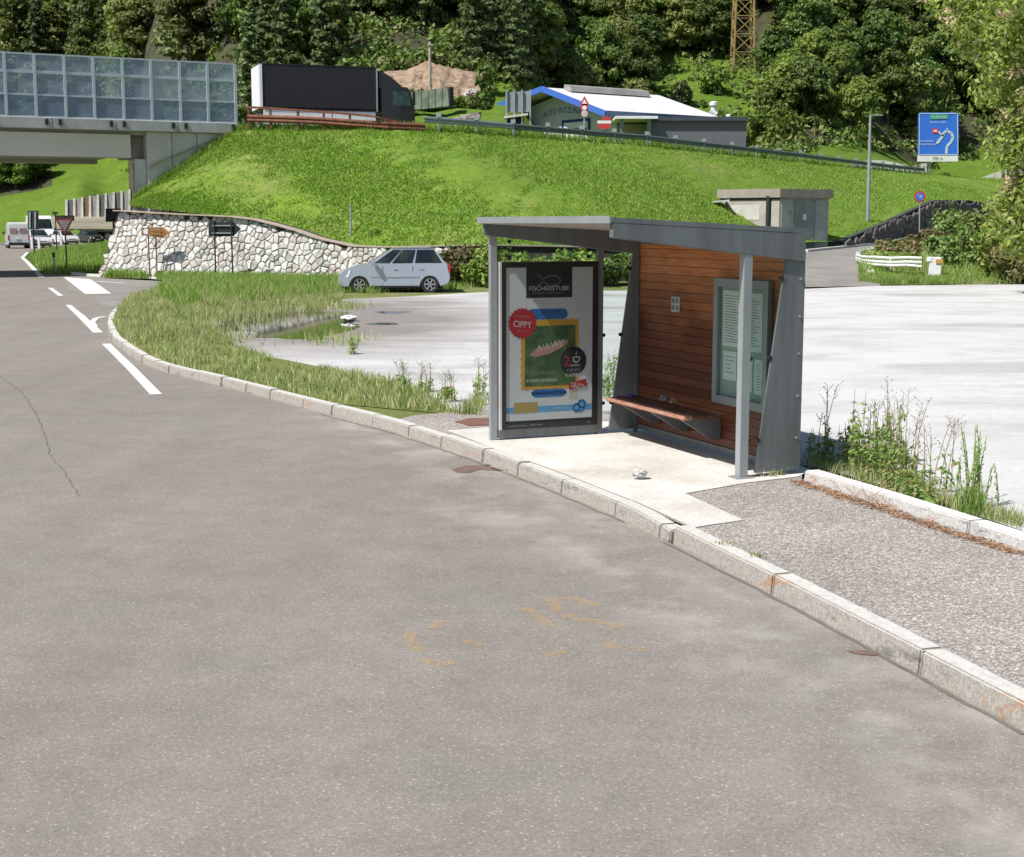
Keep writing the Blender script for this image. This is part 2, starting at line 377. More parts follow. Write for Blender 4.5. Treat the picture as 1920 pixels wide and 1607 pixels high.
M = dict(
    asphalt=asphalt_mat(), paving=paving_mat(), lot=lot_mat(),
    far_asphalt=mat('side_road_asphalt', (0.27, 0.255, 0.235), 0.9, var=0.12, scale=0.6, fine=0.3),
    slab=mat('poured_concrete_slab', (0.66, 0.65, 0.62), 0.85, scale=0.9, c2=(0.50, 0.47, 0.42), fine=0.25, bmp=0.15),
    kerb=kerb_mat('granite_kerb', (0.56, 0.55, 0.52), (0.36, 0.34, 0.31)),
    white_kerb=kerb_mat('whitewashed_kerb', (0.72, 0.72, 0.72), (0.50, 0.50, 0.49)),
    far_kerb=mat('far_kerb_concrete', (0.6, 0.59, 0.55), 0.85, scale=2),
    paint=mat('road_paint', (0.74, 0.73, 0.72), 0.7, scale=5, c2=(0.60, 0.58, 0.56), fine=0.25),
    ground=ground_grass_mat('ground_grass', (0.055, 0.10, 0.022), (0.10, 0.17, 0.035), (0.20, 0.17, 0.09), 0.4, 0.4),
    bank=ground_grass_mat('mown_bank_grass', (0.125, 0.215, 0.03), (0.18, 0.28, 0.04), (0.30, 0.28, 0.12), 0.6, 0.35),
    verge=ground_grass_mat('verge_soil_and_grass', (0.15, 0.18, 0.06), (0.22, 0.26, 0.08), (0.34, 0.30, 0.20), 0.7, 0.9),
    bark=mat('bark', (0.12, 0.09, 0.065), 0.9, scale=3, bmp=0.5),
    steel=mat('galvanised_steel', (0.42, 0.45, 0.47), 0.45, 0.55, scale=2.5, var=0.08),
    guard_steel=mat('weathered_guard_rail_steel', (0.16, 0.19, 0.19), 0.6, 0.3, scale=2),
    dark=mat('dark_rubber', (0.02, 0.02, 0.022), 0.8, scale=8),
    black=mat('black_plastic', (0.018, 0.018, 0.02), 0.5, scale=8),
    white=mat('white_panel', (0.74, 0.75, 0.76), 0.45, scale=2, var=0.04),
    rust=mat('rust_brown_steel', (0.20, 0.075, 0.04), 0.8, 0.1, scale=5, c2=(0.09, 0.035, 0.02)),
    concrete=mat('bridge_concrete', (0.46, 0.44, 0.38), 0.85, scale=0.5, c2=(0.36, 0.34, 0.29), fine=0.15, stretch=(1, 1, .35)),
    red=mat('sign_red', (0.55, 0.04, 0.045), 0.5, scale=5, var=0.04),
    blue=mat('sign_blue', (0.035, 0.16, 0.68), 0.5, scale=5, var=0.03),
    sign_back=mat('dark_sign_back', (0.018, 0.02, 0.025), 0.7, scale=4),
)
SHELTER_STEEL = mat('grey_painted_steel', (0.20, 0.217, 0.228), 0.45, 0.25, scale=1.6, var=0.13, stretch=(4, 4, .4), fine=0.12)

# ------------------------------------------------------------------ ground, roads, pavement
ground = structure(sheet('ground', [(-700, -60), (700, -60), (700, 800), (-700, 800)], -0.03, M['ground']))

kerb_px = [(252, 563), (222, 578), (205, 598), (200, 615), (212, 642), (237, 662), (275, 685), (325, 702), (400, 720), (475, 740), (600, 773), (728, 806), (804, 831),
           (903, 866), (1037, 919), (1169, 975), (1256, 1018)]
K1 = [G(x, y, 0) for x, y in kerb_px]
K2 = [G(x, y, 0) for x, y in [(1258, 1019), (1343, 1064), (1445, 1116), (1634, 1218), (1920, 1374)]]
dr = (K2[-1] - K2[-2]).normalized(); K2.append(K2[-1] + dr * 3.5); K2.append(K2[-1] + Vector((0.36, -0.93, 0)) * 12)
KERB = K1 + K2
def offset(pts, d):
    out = []
    for i, p in enumerate(pts):
        t = (pts[min(i + 1, len(pts) - 1)] - pts[max(i - 1, 0)]).normalized(); out.append(p + Vector((-t.y, t.x, 0)) * d)
    return out
# main road: near part up to the kerb, then the far part running under the bridge and bending away
E1 = [G(x, y, 0) for x, y in [(286, 545), (330, 532), (330, 523), (230, 518), (133, 514), (80, 513), (58, 497), (44, 484), (52, 474), (90, 466), (210, 455)]]
farR = [G(252, 449, 0) + Vector((0, 0, 0)), G(262, 441, 0), G(40, 438, 0)]
left = [Vector((-70, 300, 0)), Vector((-62, 150, 0)), Vector((-34, 75, 0)), Vector((-22, 40, 0)), Vector((-14.5, 20, 0)), Vector((-10.8, 8, 0)), Vector((-6, -12, 0))]
ROAD = [p for p in left[2:]] + [Vector((KERB[-1].x, KERB[-1].y, 0))] + list(reversed(KERB)) + E1 + [G(214, 447, 0), G(60, 446, 0), G(0, 446, 0), G(-60, 447, 0)]
road = structure(sheet('road', ROAD, 0.0, M['asphalt']))
side = structure(sheet('side_road', [G(x, y, 0) for x, y in [(172, 552), (130, 545), (118, 520), (133, 515), (230, 519), (330, 524), (330, 531), (286, 544), (252, 562), (222, 577), (190, 572)]], 0.004, M['far_asphalt']))

# painted lines
structure(ribbon('road_marking', [G(52, 473, 0), G(42, 483, 0), G(52, 492, 0), G(78, 520, 0)], 0.25, 0.006, M['paint']))
structure(ribbon('road_marking', [G(94, 540, 0), G(114, 555, 0)], 0.17, 0.006, M['paint']))
structure(ribbon('road_marking', [G(128, 572, 0), G(152, 593, 0), G(184, 624, 0)], [0.16, 0.2, 0.22], 0.006, M['paint']))
structure(ribbon('road_marking', [G(199, 645, 0), G(245, 690, 0), G(293, 740, 0)], 0.17, 0.006, M['paint']))
structure(ribbon('road_marking', [G(178, 613, 0), G(173, 604, 0), G(180, 597, 0), G(196, 594, 0)], [0.14, 0.14, 0.16, 0.2], 0.0085, M['paint']))
structure(sheet('road_marking', [G(*p, 0) for p in [(119, 520), (170, 524), (209, 551), (160, 552)]], 0.0105, M['paint']))
structure(ribbon('road_marking', [G(180, 528, 0), G(235, 531, 0)], 0.3, 0.009, M['far_kerb']))
# faded yellow surveying marks sprayed on the asphalt
def faded():
    m, nt, b, o = newmat('faded_yellow_spray')
    b.inputs['Base Color'].default_value = (0.62, 0.38, 0.11, 1); b.inputs['Roughness'].default_value = 0.9
    tp = _n(nt, 'ShaderNodeBsdfTransparent'); ms = _n(nt, 'ShaderNodeMixShader')
    nt.links.new(ramp(nt, noise(nt, 11, 6, 0.85), [(0.40, 0.0), (0.75, 0.55)]), ms.inputs[0])
    nt.links.new(tp.outputs[0], ms.inputs[1]); nt.links.new(b.outputs[0], ms.inputs[2]); nt.links.new(ms.outputs[0], o.inputs[0])
    return m
M['faded'] = faded()
for pts in ([(775, 1185), (763, 1200), (790, 1222)], [(798, 1236), (822, 1248), (850, 1242)], [(812, 1180), (828, 1166), (846, 1168)], [(872, 1202), (905, 1212)],
            [(1120, 1136), (1075, 1123), (1032, 1124), (1048, 1148), (1090, 1163), (1132, 1167), (1160, 1178)], [(1020, 1228), (1060, 1222)],
            [(1128, 1200), (1150, 1214), (1216, 1219)], [(985, 1140), (1010, 1158), (1030, 1178)]):
    structure(ribbon('yellow_marking', [G(*p, 0) for p in pts], 0.085, 0.004, M['faded']))
# cracks and a rusty patch
crack = mat('crack_filling', (0.15, 0.137, 0.123), 0.95, scale=5)
rng = np.random.default_rng(3)
def crackline(pts, w, z=0.004):
    P = [G(*p, 0) for p in pts]; Q = []
    for a, b_ in zip(P[:-1], P[1:]):
        n = max(2, int((b_ - a).length / 0.15))
        for i in range(n): Q.append(a.lerp(b_, i / n) + Vector((rng.normal(0, .006), rng.normal(0, .012), 0)))
    return structure(ribbon('road_crack', Q + [P[-1]], w, z, crack))
crackline([(0, 706), (40, 735), (66, 772), (84, 815), (92, 850), (120, 886), (148, 930)], 0.013)
None and crackline([(148, 930), (170, 970), (190, 1020), (215, 1060)], 0.006)
crackline([(1248, 1019), (1343, 1066), (1445, 1118), (1634, 1221), (1920, 1378)], 0.03)
crackline([(600, 777), (728, 810), (804, 835), (903, 870), (1037, 923), (1169, 979)], 0.02)
stain = mat('rusty_dirt', (0.20, 0.13, 0.10), 0.95, scale=9, c2=(0.11, 0.08, 0.07), fine=0.3)
structure(sheet('road_stain', [G(*p, 0) for p in [(846, 880), (875, 874), (912, 872), (922, 869), (915, 876), (945, 881), (938, 884), (900, 881), (880, 887), (856, 886)]], 0.004, stain))
structure(sheet('road_stain', [G(*p, 0) for p in [(1588, 1222), (1620, 1220), (1652, 1227), (1640, 1230), (1610, 1228)]], 0.005, stain))

# pavement behind the kerb
PZ = 0.13
IN = [G(x, y, PZ) for x, y in [(1503, 900), (1600, 929), (1753, 979), (1920, 1035)]]
dd = (IN[-1] - IN[-2]).normalized(); IN.append(IN[-1] + dd * 5)
KI = offset(KERB, 0.14)
def near(p, lst): return min(range(len(lst)), key=lambda i: (lst[i] - p).length)
i0 = near(G(775, 790, PZ), KI)
PAV = KI[i0:-1] + [IN[-1] + Vector((0.5, -1.0, 0))] + list(reversed(IN)) + [G(1505, 870, PZ), G(1300, 790, PZ), G(1190, 770, PZ), G(915, 768, PZ), G(840, 772, PZ), G(775, 778, PZ)]
pavement = structure(sheet('pavement', PAV, PZ - 0.006, M['paving']))
mb = MB()
sl_px = [(836, 807), (866, 805), (925, 800), (1100, 790), (1250, 790), (1520, 880), (1498, 893), (1400, 905), (1285, 925), (1395, 975), (1330, 984), (1290, 991)]
ksl = [offset(K1, 0.16)[i] for i in range(len(K1) - 1, -1, -1) if K1[i].y < G(812, 812, PZ).y ]
SL = [G(x, y, PZ) for x, y in sl_px] + ksl
slab = structure(sheet('concrete_slab', SL, PZ, M['slab']))
# kerb stones, one by one
def kerb_run(name, pts, length, width, height, m, z0=-0.05, group=None, taper=None):
    acc = [0]
    for a, b_ in zip(pts[:-1], pts[1:]): acc.append(acc[-1] + (b_ - a).length)
    def at(s):
        for i in range(len(pts) - 1):
            if s <= acc[i + 1] or i == len(pts) - 2:
                return pts[i].lerp(pts[i + 1], (s - acc[i]) / (acc[i + 1] - acc[i]))
    par = thing(name, None, None, (0, 0, 0)); par['kind'] = 'structure'
    s = 0.0; rg = random.Random(5); k = 0
    while s < acc[-1] - 0.05:
        L = min(length * rg.uniform(0.85, 1.15), acc[-1] - s)
        n = 3; q = [at(s + 0.006 + (L - 0.012) * i / (n - 1)) for i in range(n)]
        dv = [(q[min(i + 1, n - 1)] - q[max(i - 1, 0)]).normalized() for i in range(n)]
        nn = [Vector((-d_.y, d_.x, 0)) for d_ in dv]
        h = height + rg.uniform(-.010, .006); j = rg.uniform(-.012, .012)
        mb = MB(); vs = []
        for i in range(n):
            hh = h if taper is None else taper(s + L * i / (n - 1), h)
            a = q[i] + nn[i] * j
            vs += [(a.x, a.y, z0), (a.x + nn[i].x * .018, a.y + nn[i].y * .018, hh), (a.x + nn[i].x * width, a.y + nn[i].y * width, hh), (a.x + nn[i].x * width, a.y + nn[i].y * width, z0)]
        fs = []
        for i in range(n - 1):
            b0 = i * 4; fs += [(b0, b0 + 4, b0 + 5, b0 + 1), (b0 + 1, b0 + 5, b0 + 6, b0 + 2), (b0 + 2, b0 + 6, b0 + 7, b0 + 3)]
        fs += [(0, 1, 2, 3), (n * 4 - 4, n * 4 - 1, n * 4 - 2, n * 4 - 3)]
        mb.add(vs, fs); mb.build('kerb_stone', m, par, bevel=0.012, seg=2)
        s += L; k += 1
    return par
L1 = sum((b_ - a).length for a, b_ in zip(K1[:-1], K1[1:]))
kerb_run('kerb', K1, 1.05, 0.16, PZ + 0.004, M['kerb'], taper=lambda s, h: h if s < L1 - 0.75 else h - (s - L1 + 0.75) / 0.75 * 0.035)
kerb_run('kerb', K2, 1.6, 0.16, PZ + 0.01, M['kerb'])
kerb_run('kerb', IN, 2.35, 0.17, PZ + 0.09, M['white_kerb'], z0=0.05)
structure(thing('dummy', None, None)) if False else None
# island kerb across the side road mouth
kerb_run('kerb', [G(x, y, 0) for x, y in [(133, 515), (160, 518), (230, 521), (330, 527)]], 1.2, 0.25, 0.12, M['far_kerb'])
# rusty cover plate in the pavement
cv = thing('cover_plate', 'rust brown cover plate set in the pavement beside the shelter', 'cover', G(885, 792, PZ))
q = [G(*p, PZ) for p in [(853, 791), (880, 785), (918, 784), (918, 797), (880, 798)]]
MB().prism([(p.x, p.y, PZ - .02) for p in q], (0, 0, 0.026)).build('plate', mat('rusty_plate', (0.19, 0.09, 0.065), 0.8, scale=8), cv)

# the yard behind the shelter
LZ = 0.09
lot_px = [(1545, 878), (1640, 905), (1745, 935), (1930, 1000), (2600, 1180), (2700, 545), (1920, 533), (1640, 536), (1500, 542), (1100, 545), (900, 548), (760, 556), (620, 562), (480, 572), (400, 590), (345, 604), (400, 632),
          (480, 668), (560, 690), (640, 700), (740, 718), (800, 740), (850, 775), (915, 790), (1190, 800), (1500, 872)]
LOT = [G(x, y, LZ) for x, y in lot_px]
yard = structure(sheet('yard', LOT, LZ, M['lot']))
# puddle
wm, nt_, b_, o_ = newmat('still_water')
b_.inputs['Base Color'].default_value = (0.035, 0.033, 0.024, 1); b_.inputs['Roughness'].default_value = 0.04; b_.inputs['IOR'].default_value = 1.33
b_.inputs['Specular IOR Level'].default_value = 0.5
bump(nt_, b_, noise(nt_, 3, 2, 0.5), 0.02, 0.02)
pud = [(388, 608), (430, 600), (500, 590), (580, 583), (640, 588), (668, 598), (672, 610), (655, 622), (640, 634), (600, 640), (560, 637), (520, 630), (470, 622), (420, 618)]
pl = []
for k, (a, b2) in enumerate(zip(pud, pud[1:] + pud[:1])):
    A_, B_ = G(*a, LZ), G(*b2, LZ)
    for j in range(7): t = j / 7; q = A_.lerp(B_, t); n2 = mathutils.noise.noise(Vector((q.x * 1.3, q.y * .5, 4))) * .5 + mathutils.noise.noise(Vector((q.x * 4, q.y * 1.5, 7))) * .22; pl.append(q + Vector((n2, n2 * 2.2, 0)))
puddle = structure(sheet('puddle', pl, LZ + 0.006, wm))
for cxp, cyp, rp in ((470, 606, .5), (720, 607, .35), (735, 586, .45)):
    c_ = G(cxp, cyp, LZ); structure(sheet('puddle', [c_ + Vector((rp * math.cos(a) * (1 + .3 * math.sin(3 * a + cxp)), 1.5 * rp * math.sin(a) * (1 + .25 * math.cos(2 * a)), 0)) for a in [k * .35 for k in range(18)]], LZ + 0.004, wm)) if cxp > 700 else None
mudm = mat('damp_silt', (0.19, 0.165, 0.13), 0.8, scale=1.2, c2=(0.12, 0.105, 0.085), fine=0.3)
mud = [(345, 605), (400, 594), (480, 580), (560, 574), (650, 576), (740, 572), (860, 566), (900, 572), (760, 584), (690, 592), (700, 612), (670, 634), (640, 644), (590, 648), (520, 638), (440, 628), (380, 616)]
fr = random.Random(9)

# verge between the kerb and the yard
VZ = 0.115
verge_px = [(228, 578), (262, 556), (300, 544), (345, 534), (420, 545), (520, 552), (640, 556), (640, 566), (500, 574), (420, 586), (372, 600), (400, 628), (480, 665), (560, 688), (650, 700), (740, 716), (800, 738), (850, 770), (905, 782)]
VK = [p for p in offset(K1, 0.15) if p.y > G(760, 780, 0).y]
VERGE = [G(x, y, VZ) for x, y in verge_px] + list(reversed(VK))
structure(sheet('soil', [p for p in offset(K1, 0.13)[5:15]] + [G(1120, 800, .1), G(930, 800, .1), G(850, 768, .1), G(740, 716, .1), G(520, 672, .1)], 0.104, M['verge']))
verge = structure(sheet('verge', VERGE, VZ, M['verge']))
# ------------------------------------------------------------------ banks and hillside
CZ = 6.97
def col(px, d, z): return Vector(((px - CX) / FPX * d * 1.012, d, z))
def zat(py, d): return D(CX, py, d).z
CREST = [(265, 68.8), (360, 70.0), (460, 71.2), (560, 70.5), (700, 69.8), (800, 70.5), (880, 72.5), (960, 75.5), (1080, 80), (1200, 85), (1360, 96), (1485, 107), (1600, 121), (1720, 137), (1850, 150), (2300, 175)]
TOPZ = [3.5, 5.1] + [CZ] * 14
FOOT = [(265, 66.6, 3.25), (360, 66.0, 2.98), (470, 65.2, 2.74), (550, 63.6, 2.2), (660, 61.8, 1.52), (760, 59.5, 1.5), (900, 57.0, 1.62), (1000, 56.5, 1.6), (1100, 57, 1.6), (1200, 59, 1.5), (1300, 64, 1.5),
        (1367, 69, 1.55), (1440, 72.5, 1.5), (1570, 76.5, 1.55), (1650, 86, 2.45), (1690, 91, 3.1), (1740, 98, 3.95), (1800, 106, 4.0), (1870, 114, 3.4), (2300, 130, 2.5)]
cx_ = [c[0] for c in CREST]; fx_ = [c[0] for c in FOOT]
def crest_d(px): return float(np.interp(px, cx_, [c[1] for c in CREST]))
def crest_z(px): return float(np.interp(px, cx_, TOPZ))
def foot(px): return float(np.interp(px, fx_, [c[1] for c in FOOT])), float(np.interp(px, fx_, [c[2] for c in FOOT]))
rng = np.random.default_rng(11)
def bank_pt(px, t):
    fd, fz = foot(px); cd, cz = crest_d(px), crest_z(px)
    d = fd + (cd - fd) * t; zt = t + 0.06 * math.sin(t * math.pi)        # slightly bellied slope, rounded crest
    z = fz + (cz - fz) * min(1.0, zt * 1.0)
    return col(px, d, z)
V, F = [], []
PXS = list(range(265, 2301, 18)); NT = 26
for px in PXS:
    for k in range(NT + 1):
        t = k / NT; p = bank_pt(px, t)
        if 0 < t < 1: p.z += rng.normal(0, .035) + 0.1 * math.sin(px * .013 + t * 5) * math.sin(t * 3.14)
        V.append(p)
for i in range(len(PXS) - 1):
    for k in range(NT): a = i * (NT + 1) + k; F.append((a, a + NT + 1, a + NT + 2, a + 1))
bank = structure(np_mesh('embankment', [tuple(v) for v in V], F, M['bank'], smooth=True))

# land behind: profiles (distance, height) along sight columns
PROF = {
 -500: [(60, -.2), (190, -.15), (215, 4), (245, 22), (420, 140)],
 0: [(60, -.2), (192, -.15), (213, 5.1), (240, 20), (420, 135)],
 100: [(60, -.2), (185, -.15), (220, 9), (240, 19), (420, 132)],
 170: [(60, -.2), (188, -.15), (195, 6), (230, 12.2), (246, 22), (420, 132)],
 215: [(60, -.2), (190, -.15), (205, 6), (232, 13), (248, 22), (420, 132)],
 262: [(60, -.2), (186, -.15), (200, 6), (228, 14.5), (242, 22), (420, 135)],
 300: [(70, 5.2), (80, 6.85), (86, 6.85), (135, 11), (180, 20), (400, 150)],
 460: [(71, 6.9), (84, 6.85), (118, 9.5), (132, 17), (300, 125)],
 640: [(70, 6.9), (84, 6.85), (104, 10.2), (110, 10.6), (115, 12.2), (119, 15.0), (132, 19), (300, 125)],
 700: [(70, 6.9), (82, 6.85), (104, 10.3), (110, 10.7), (115, 12.4), (119, 15.2), (130, 19.3), (300, 125)],
 870: [(73, 6.9), (83, 6.85), (104, 10.4), (110, 10.8), (115, 12.2), (119, 14.6), (130, 18), (300, 120)],
 960: [(76, 6.9), (86, 6.9), (112, 11.6), (122, 14.5), (300, 118)],
 1060: [(80, 6.9), (90, 6.9), (126, 8), (138, 13.5), (300, 112)],
 1200: [(85, 6.9), (95, 6.9), (127, 7.5), (140, 14.5), (152, 18), (300, 110)],
 1380: [(98, 6.9), (106, 6.9), (127, 8.5), (150, 18.3), (160, 21), (300, 105)],
 1500: [(108, 6.8), (116, 6.82), (135, 12), (160, 24), (320, 115)],
 1720: [(137, 6.8), (146, 6.82), (160, 11), (330, 110)],
 2400: [(178, 6.8), (190, 6.85), (205, 12), (380, 115)],
}
PK = sorted(PROF)
def hill_z(px, d):
    px = min(max(px, PK[0]), PK[-1]); j = max(i for i, k in enumerate(PK) if k <= px); j = min(j, len(PK) - 2)
    a, b_ = PK[j], PK[j + 1]; t = (px - a) / (b_ - a)
    za = np.interp(d, [q[0] for q in PROF[a]], [q[1] for q in PROF[a]]); zb = np.interp(d, [q[0] for q in PROF[b_]], [q[1] for q in PROF[b_]])
    return float(za * (1 - t) + zb * t)
def start_d(px): return crest_d(px) if px >= 300 else (60 if px <= 240 else 71.5)
V, F, MI = [], [], []
PXS = list(range(-500, 2401, 20)); ds = [0, 1.5, 4, 8, 11, 14] + list(np.arange(18, 90, 3.0)) + list(np.arange(90, 290, 8.0)); ND = len(ds)
def dirt_at(px, py): return 645 < px < 905 and 118 < py < 196
from mathutils import noise as mnoise
for px in PXS:
    for q in ds:
        d = start_d(px) + q; z = hill_z(px, d)
        if q > 20 and z > 1.5: z += mnoise.noise(Vector((px * .02, d * .12, 0))) * .5
        V.append(tuple(col(px, d, z)))
def pyof(p):
    z = p[2] - CAM_H; f = p[1] * math.cos(PITCH) - z * math.sin(PITCH); u_ = p[1] * math.sin(PITCH) + z * math.cos(PITCH)
    return CY - FPX * u_ / f
# forest floor, meadow and bare earth are told apart by place
hm, nt_, b_, o_ = newmat('hillside_soil_and_grass')
gr = ramp(nt_, noise(nt_, 0.25, 6, 0.7), [(0.3, (0.085, 0.15, 0.022)), (0.65, (0.13, 0.21, 0.03)), (0.8, (0.20, 0.19, 0.08))])
gr = mix(nt_, 1.0, gr, ramp(nt_, noise(nt_, 2.2, 5, 0.8), [(0.3, 0.6), (0.7, 1.15)]), 'MULTIPLY')
nt_.links.new(gr, b_.inputs['Base Color']); b_.inputs['Roughness'].default_value = 1.0; b_.inputs['Specular IOR Level'].default_value = 0.05
floor_m = mat('forest_floor', (0.055, 0.06, 0.022), 1.0, scale=0.5, c2=(0.03, 0.026, 0.014))
for i in range(len(PXS) - 1):
    for k in range(ND - 1):
        a = i * ND + k; F.append((a, a + ND, a + ND + 1, a + 1))
        c = (Vector(V[a]) + Vector(V[a + ND + 1])) / 2; px = PXS[i] + 10; py = pyof(c); d = c.y
        s = 0
        if px < 262: s = 1 if d > 240 - px * 0.05 or (px < 120 and d > 214 + px * .02) else 0
        elif px < 640: s = 1 if d > 116 else 0
        elif px < 960: s = 1 if d > 124 else 0
        elif px < 1180: s = 1 if d > 130 else 0
        elif px < 1400: s = 1 if d > 156 else 0
        else: s = 1 if d > start_d(px) + 14 else 0
        MI.append(s)
hill = structure(np_mesh('hillside', V, F, [hm, floor_m], mi=MI, smooth=True))

# bare slip of earth in the hillside, with ribs and gullies
V, F = [], []; nx_, ny_ = 64, 22
for i in range(nx_ + 1):
    px = 652 + (905 - 652) * i / nx_
    top = np.interp(px, [652, 690, 740, 770, 800, 850, 905], [132, 138, 128, 124, 108, 122, 132]); bot = np.interp(px, [652, 700, 800, 870, 905], [152, 165, 176, 192, 196])
    for k in range(ny_ + 1):
        t = k / ny_; d = 107.2 + 7.5 * t; py = bot + (top - bot) * t
        g_ = mnoise.noise(Vector((px * .06, t * 2.2, 3))) * 1.3 + mnoise.noise(Vector((px * .2, t * 6, 9))) * .8
        edge = min(1, 5 * min(i / nx_, 1 - i / nx_)) * min(1, 6 * (1 - t), 6 * t + .2)
        p = D(px, py, d - 0.9 * g_ * edge - 0.7 * edge * math.sin(t * math.pi)); V.append(tuple(p))
for i in range(nx_):
    for k in range(ny_): a = i * (ny_ + 1) + k; F.append((a, a + ny_ + 1, a + ny_ + 2, a + 1))
earth = mat('bare_earth', (0.37, 0.27, 0.19), 0.95, scale=1.6, c2=(0.17, 0.12, 0.075), bmp=0.6, fine=0.3)
structure(np_mesh('bare_earth_slope', V, F, earth, smooth=False))

# ------------------------------------------------------------------ dry stone retaining wall, stone by stone
def voronoi_stones(inside, s0, s1, h0, h1, cell, rg, elong=1.25):
    pts = []
    ny_ = int((h1 - h0) / (cell / elong)) + 3; nx_ = int((s1 - s0) / cell) + 3
    for j in range(-1, ny_):
        for i in range(-1, nx_):
            pts.append((s0 + (i + .5 + (j % 2) * .5 + rg.uniform(-.47, .47)) * cell, h0 + (j + .5 + rg.uniform(-.47, .47)) * cell / elong))
    pts = [p for p in pts if rg.random() > .12]
    out = []
    P = np.array(pts)
    for (x, y) in pts:
        if not inside(x, y): continue
        dd_ = np.hypot(P[:, 0] - x, P[:, 1] - y); idx = np.argsort(dd_)[1:15]
        poly = [(x - cell * 1.2, y - cell), (x + cell * 1.2, y - cell), (x + cell * 1.2, y + cell), (x - cell * 1.2, y + cell)]
        for q in idx:
            mx, my = (x + P[q, 0]) / 2, (y + P[q, 1]) / 2; nx2, ny2 = P[q, 0] - x, P[q, 1] - y
            new = []
            for a in range(len(poly)):
                p1, p2 = poly[a], poly[(a + 1) % len(poly)]
                e1 = (p1[0] - mx) * nx2 + (p1[1] - my) * ny2; e2 = (p2[0] - mx) * nx2 + (p2[1] - my) * ny2
                if e1 <= 0: new.append(p1)
                if (e1 < 0) != (e2 < 0):
                    t = e1 / (e1 - e2); new.append((p1[0] + (p2[0] - p1[0]) * t, p1[1] + (p2[1] - p1[1]) * t))
            poly = new
            if len(poly) < 3: break
        if len(poly) >= 3:
            cl = [poly[0]]
            for p in poly[1:]:
                if math.hypot(p[0] - cl[-1][0], p[1] - cl[-1][1]) > cell * .09: cl.append(p)
            if len(cl) >= 3: out.append(((x, y), cl))
    return out
def stone_geo(cen, poly, to3, rg, gap, proud):
    cx2 = sum(p[0] for p in poly) / len(poly); cy2 = sum(p[1] for p in poly) / len(poly); n = len(poly); vs = []
    for off, f in ((0.0, gap), (proud * .75, gap + .012), (proud, gap + .05)):
        o = off + (rg.uniform(-.02, .02) if off else 0)
        for p in poly:
            L = math.hypot(p[0] - cx2, p[1] - cy2) + 1e-6; k = max(0.25, (L - f) / L)
            vs.append(to3(cx2 + (p[0] - cx2) * k, cy2 + (p[1] - cy2) * k, o))
    vs.append(to3(cx2, cy2, proud + rg.uniform(-.01, .025)))
    fs = []
    for r_ in range(2):
        for i in range(n): fs.append((r_ * n + i, r_ * n + (i + 1) % n, (r_ + 1) * n + (i + 1) % n, (r_ + 1) * n + i))
    for i in range(n): fs.append((2 * n + i, 2 * n + (i + 1) % n, 3 * n))
    return vs, fs
WB = [(200, 67.3, .12), (330, 64.9, .12), (470, 63.0, .10), (640, 60.6, .09), (760, 58.2, .09), (900, 55.6, .09), (1180, 55.9, .1)]
wp = [col(p, d, z) for p, d, z in WB]; wacc = [0]
for a, b_ in zip(wp[:-1], wp[1:]): wacc.append(wacc[-1] + (Vector((b_.x - a.x, b_.y - a.y))).length)
def wall_pt(s, h, off):
    s = max(-1, min(s, wacc[-1])); i = max(0, max([k for k in range(len(wp) - 1) if wacc[k] <= s] or [0]))
    t = (s - wacc[i]) / (wacc[i + 1] - wacc[i]); p = wp[i].lerp(wp[i + 1], t)
    dv = (wp[i + 1] - wp[i]); dv.z = 0; dv.normalize(); n = Vector((dv.y, -dv.x, 0))     # towards the road
    return p + n * (off - h * 0.16) + Vector((0, 0, h))
wpx = [w_[0] for w_ in WB]
def wall_top(s):
    px = float(np.interp(s, wacc, wpx)); py = float(np.interp(px, [200, 235, 330, 440, 480, 520, 560, 600, 660, 720, 900, 1180], [395, 395, 401, 406, 411, 421, 432, 447, 461, 463, 459, 464]))
    d = float(np.interp(s, wacc, [w_[1] for w_ in WB])) + 0.35
    return zat(py, d) - 0.1
wall = thing('stone_wall', 'pale rough stone retaining wall below the grassy bank with one sloping end', 'wall', tuple(wp[3]))
wall_core = mat('wall_joint_shadow_and_moss', (0.055, 0.06, 0.045), 0.95, scale=2.5, c2=(0.03, 0.032, 0.026))
mb = MB(); NS = 70
vs = []
for i in range(NS + 1):
    s = wacc[-1] * i / NS
    for t in (0, .5, 1.0):
        h = wall_top(s) * t; ss = max(s, 0.95 * h / max(wall_top(0), .1)) if s < 1 else s
        vs.append(wall_pt(ss, h, 0.0))
fs = [(i * 3 + k, (i + 1) * 3 + k, (i + 1) * 3 + k + 1, i * 3 + k + 1) for i in range(NS) for k in range(2)]
mb.add(vs, fs)
# back of the wall, so it has thickness, and its sloping end
b0 = len(vs); vb = [Vector(v) + Vector((0.35, 0.75, 0)) for v in vs]; mb.add(vb, [tuple(reversed(f)) for f in fs])
mb.f += [(0, 1, b0 + 1, b0), (1, 2, b0 + 2, b0 + 1)] + [(i * 3 + 2, (i + 1) * 3 + 2, b0 + (i + 1) * 3 + 2, b0 + i * 3 + 2) for i in range(NS)]
mb.mi += [0] * (len(mb.f) - len(mb.mi))
mb.build('wall_core', wall_core, wall)
rg = random.Random(21)
stone_cols = [(0.62, 0.61, 0.58), (0.72, 0.71, 0.68), (0.46, 0.45, 0.42), (0.66, 0.65, 0.63), (0.74, 0.74, 0.73), (0.55, 0.50, 0.45)]
STM = [mat('wall_stone', c, 0.9, scale=4 + i, c2=tuple(x * .72 for x in c), fine=0.3, bmp=0.3) for i, c in enumerate(stone_cols)]
end_s = wacc[5] + .6
sts = voronoi_stones(lambda x, y: 0.95 * y / wall_top(0) + 0.08 < x < end_s and 0.03 < y < wall_top(x) - .04, 0, end_s, 0, 3.2, 0.315, rg)
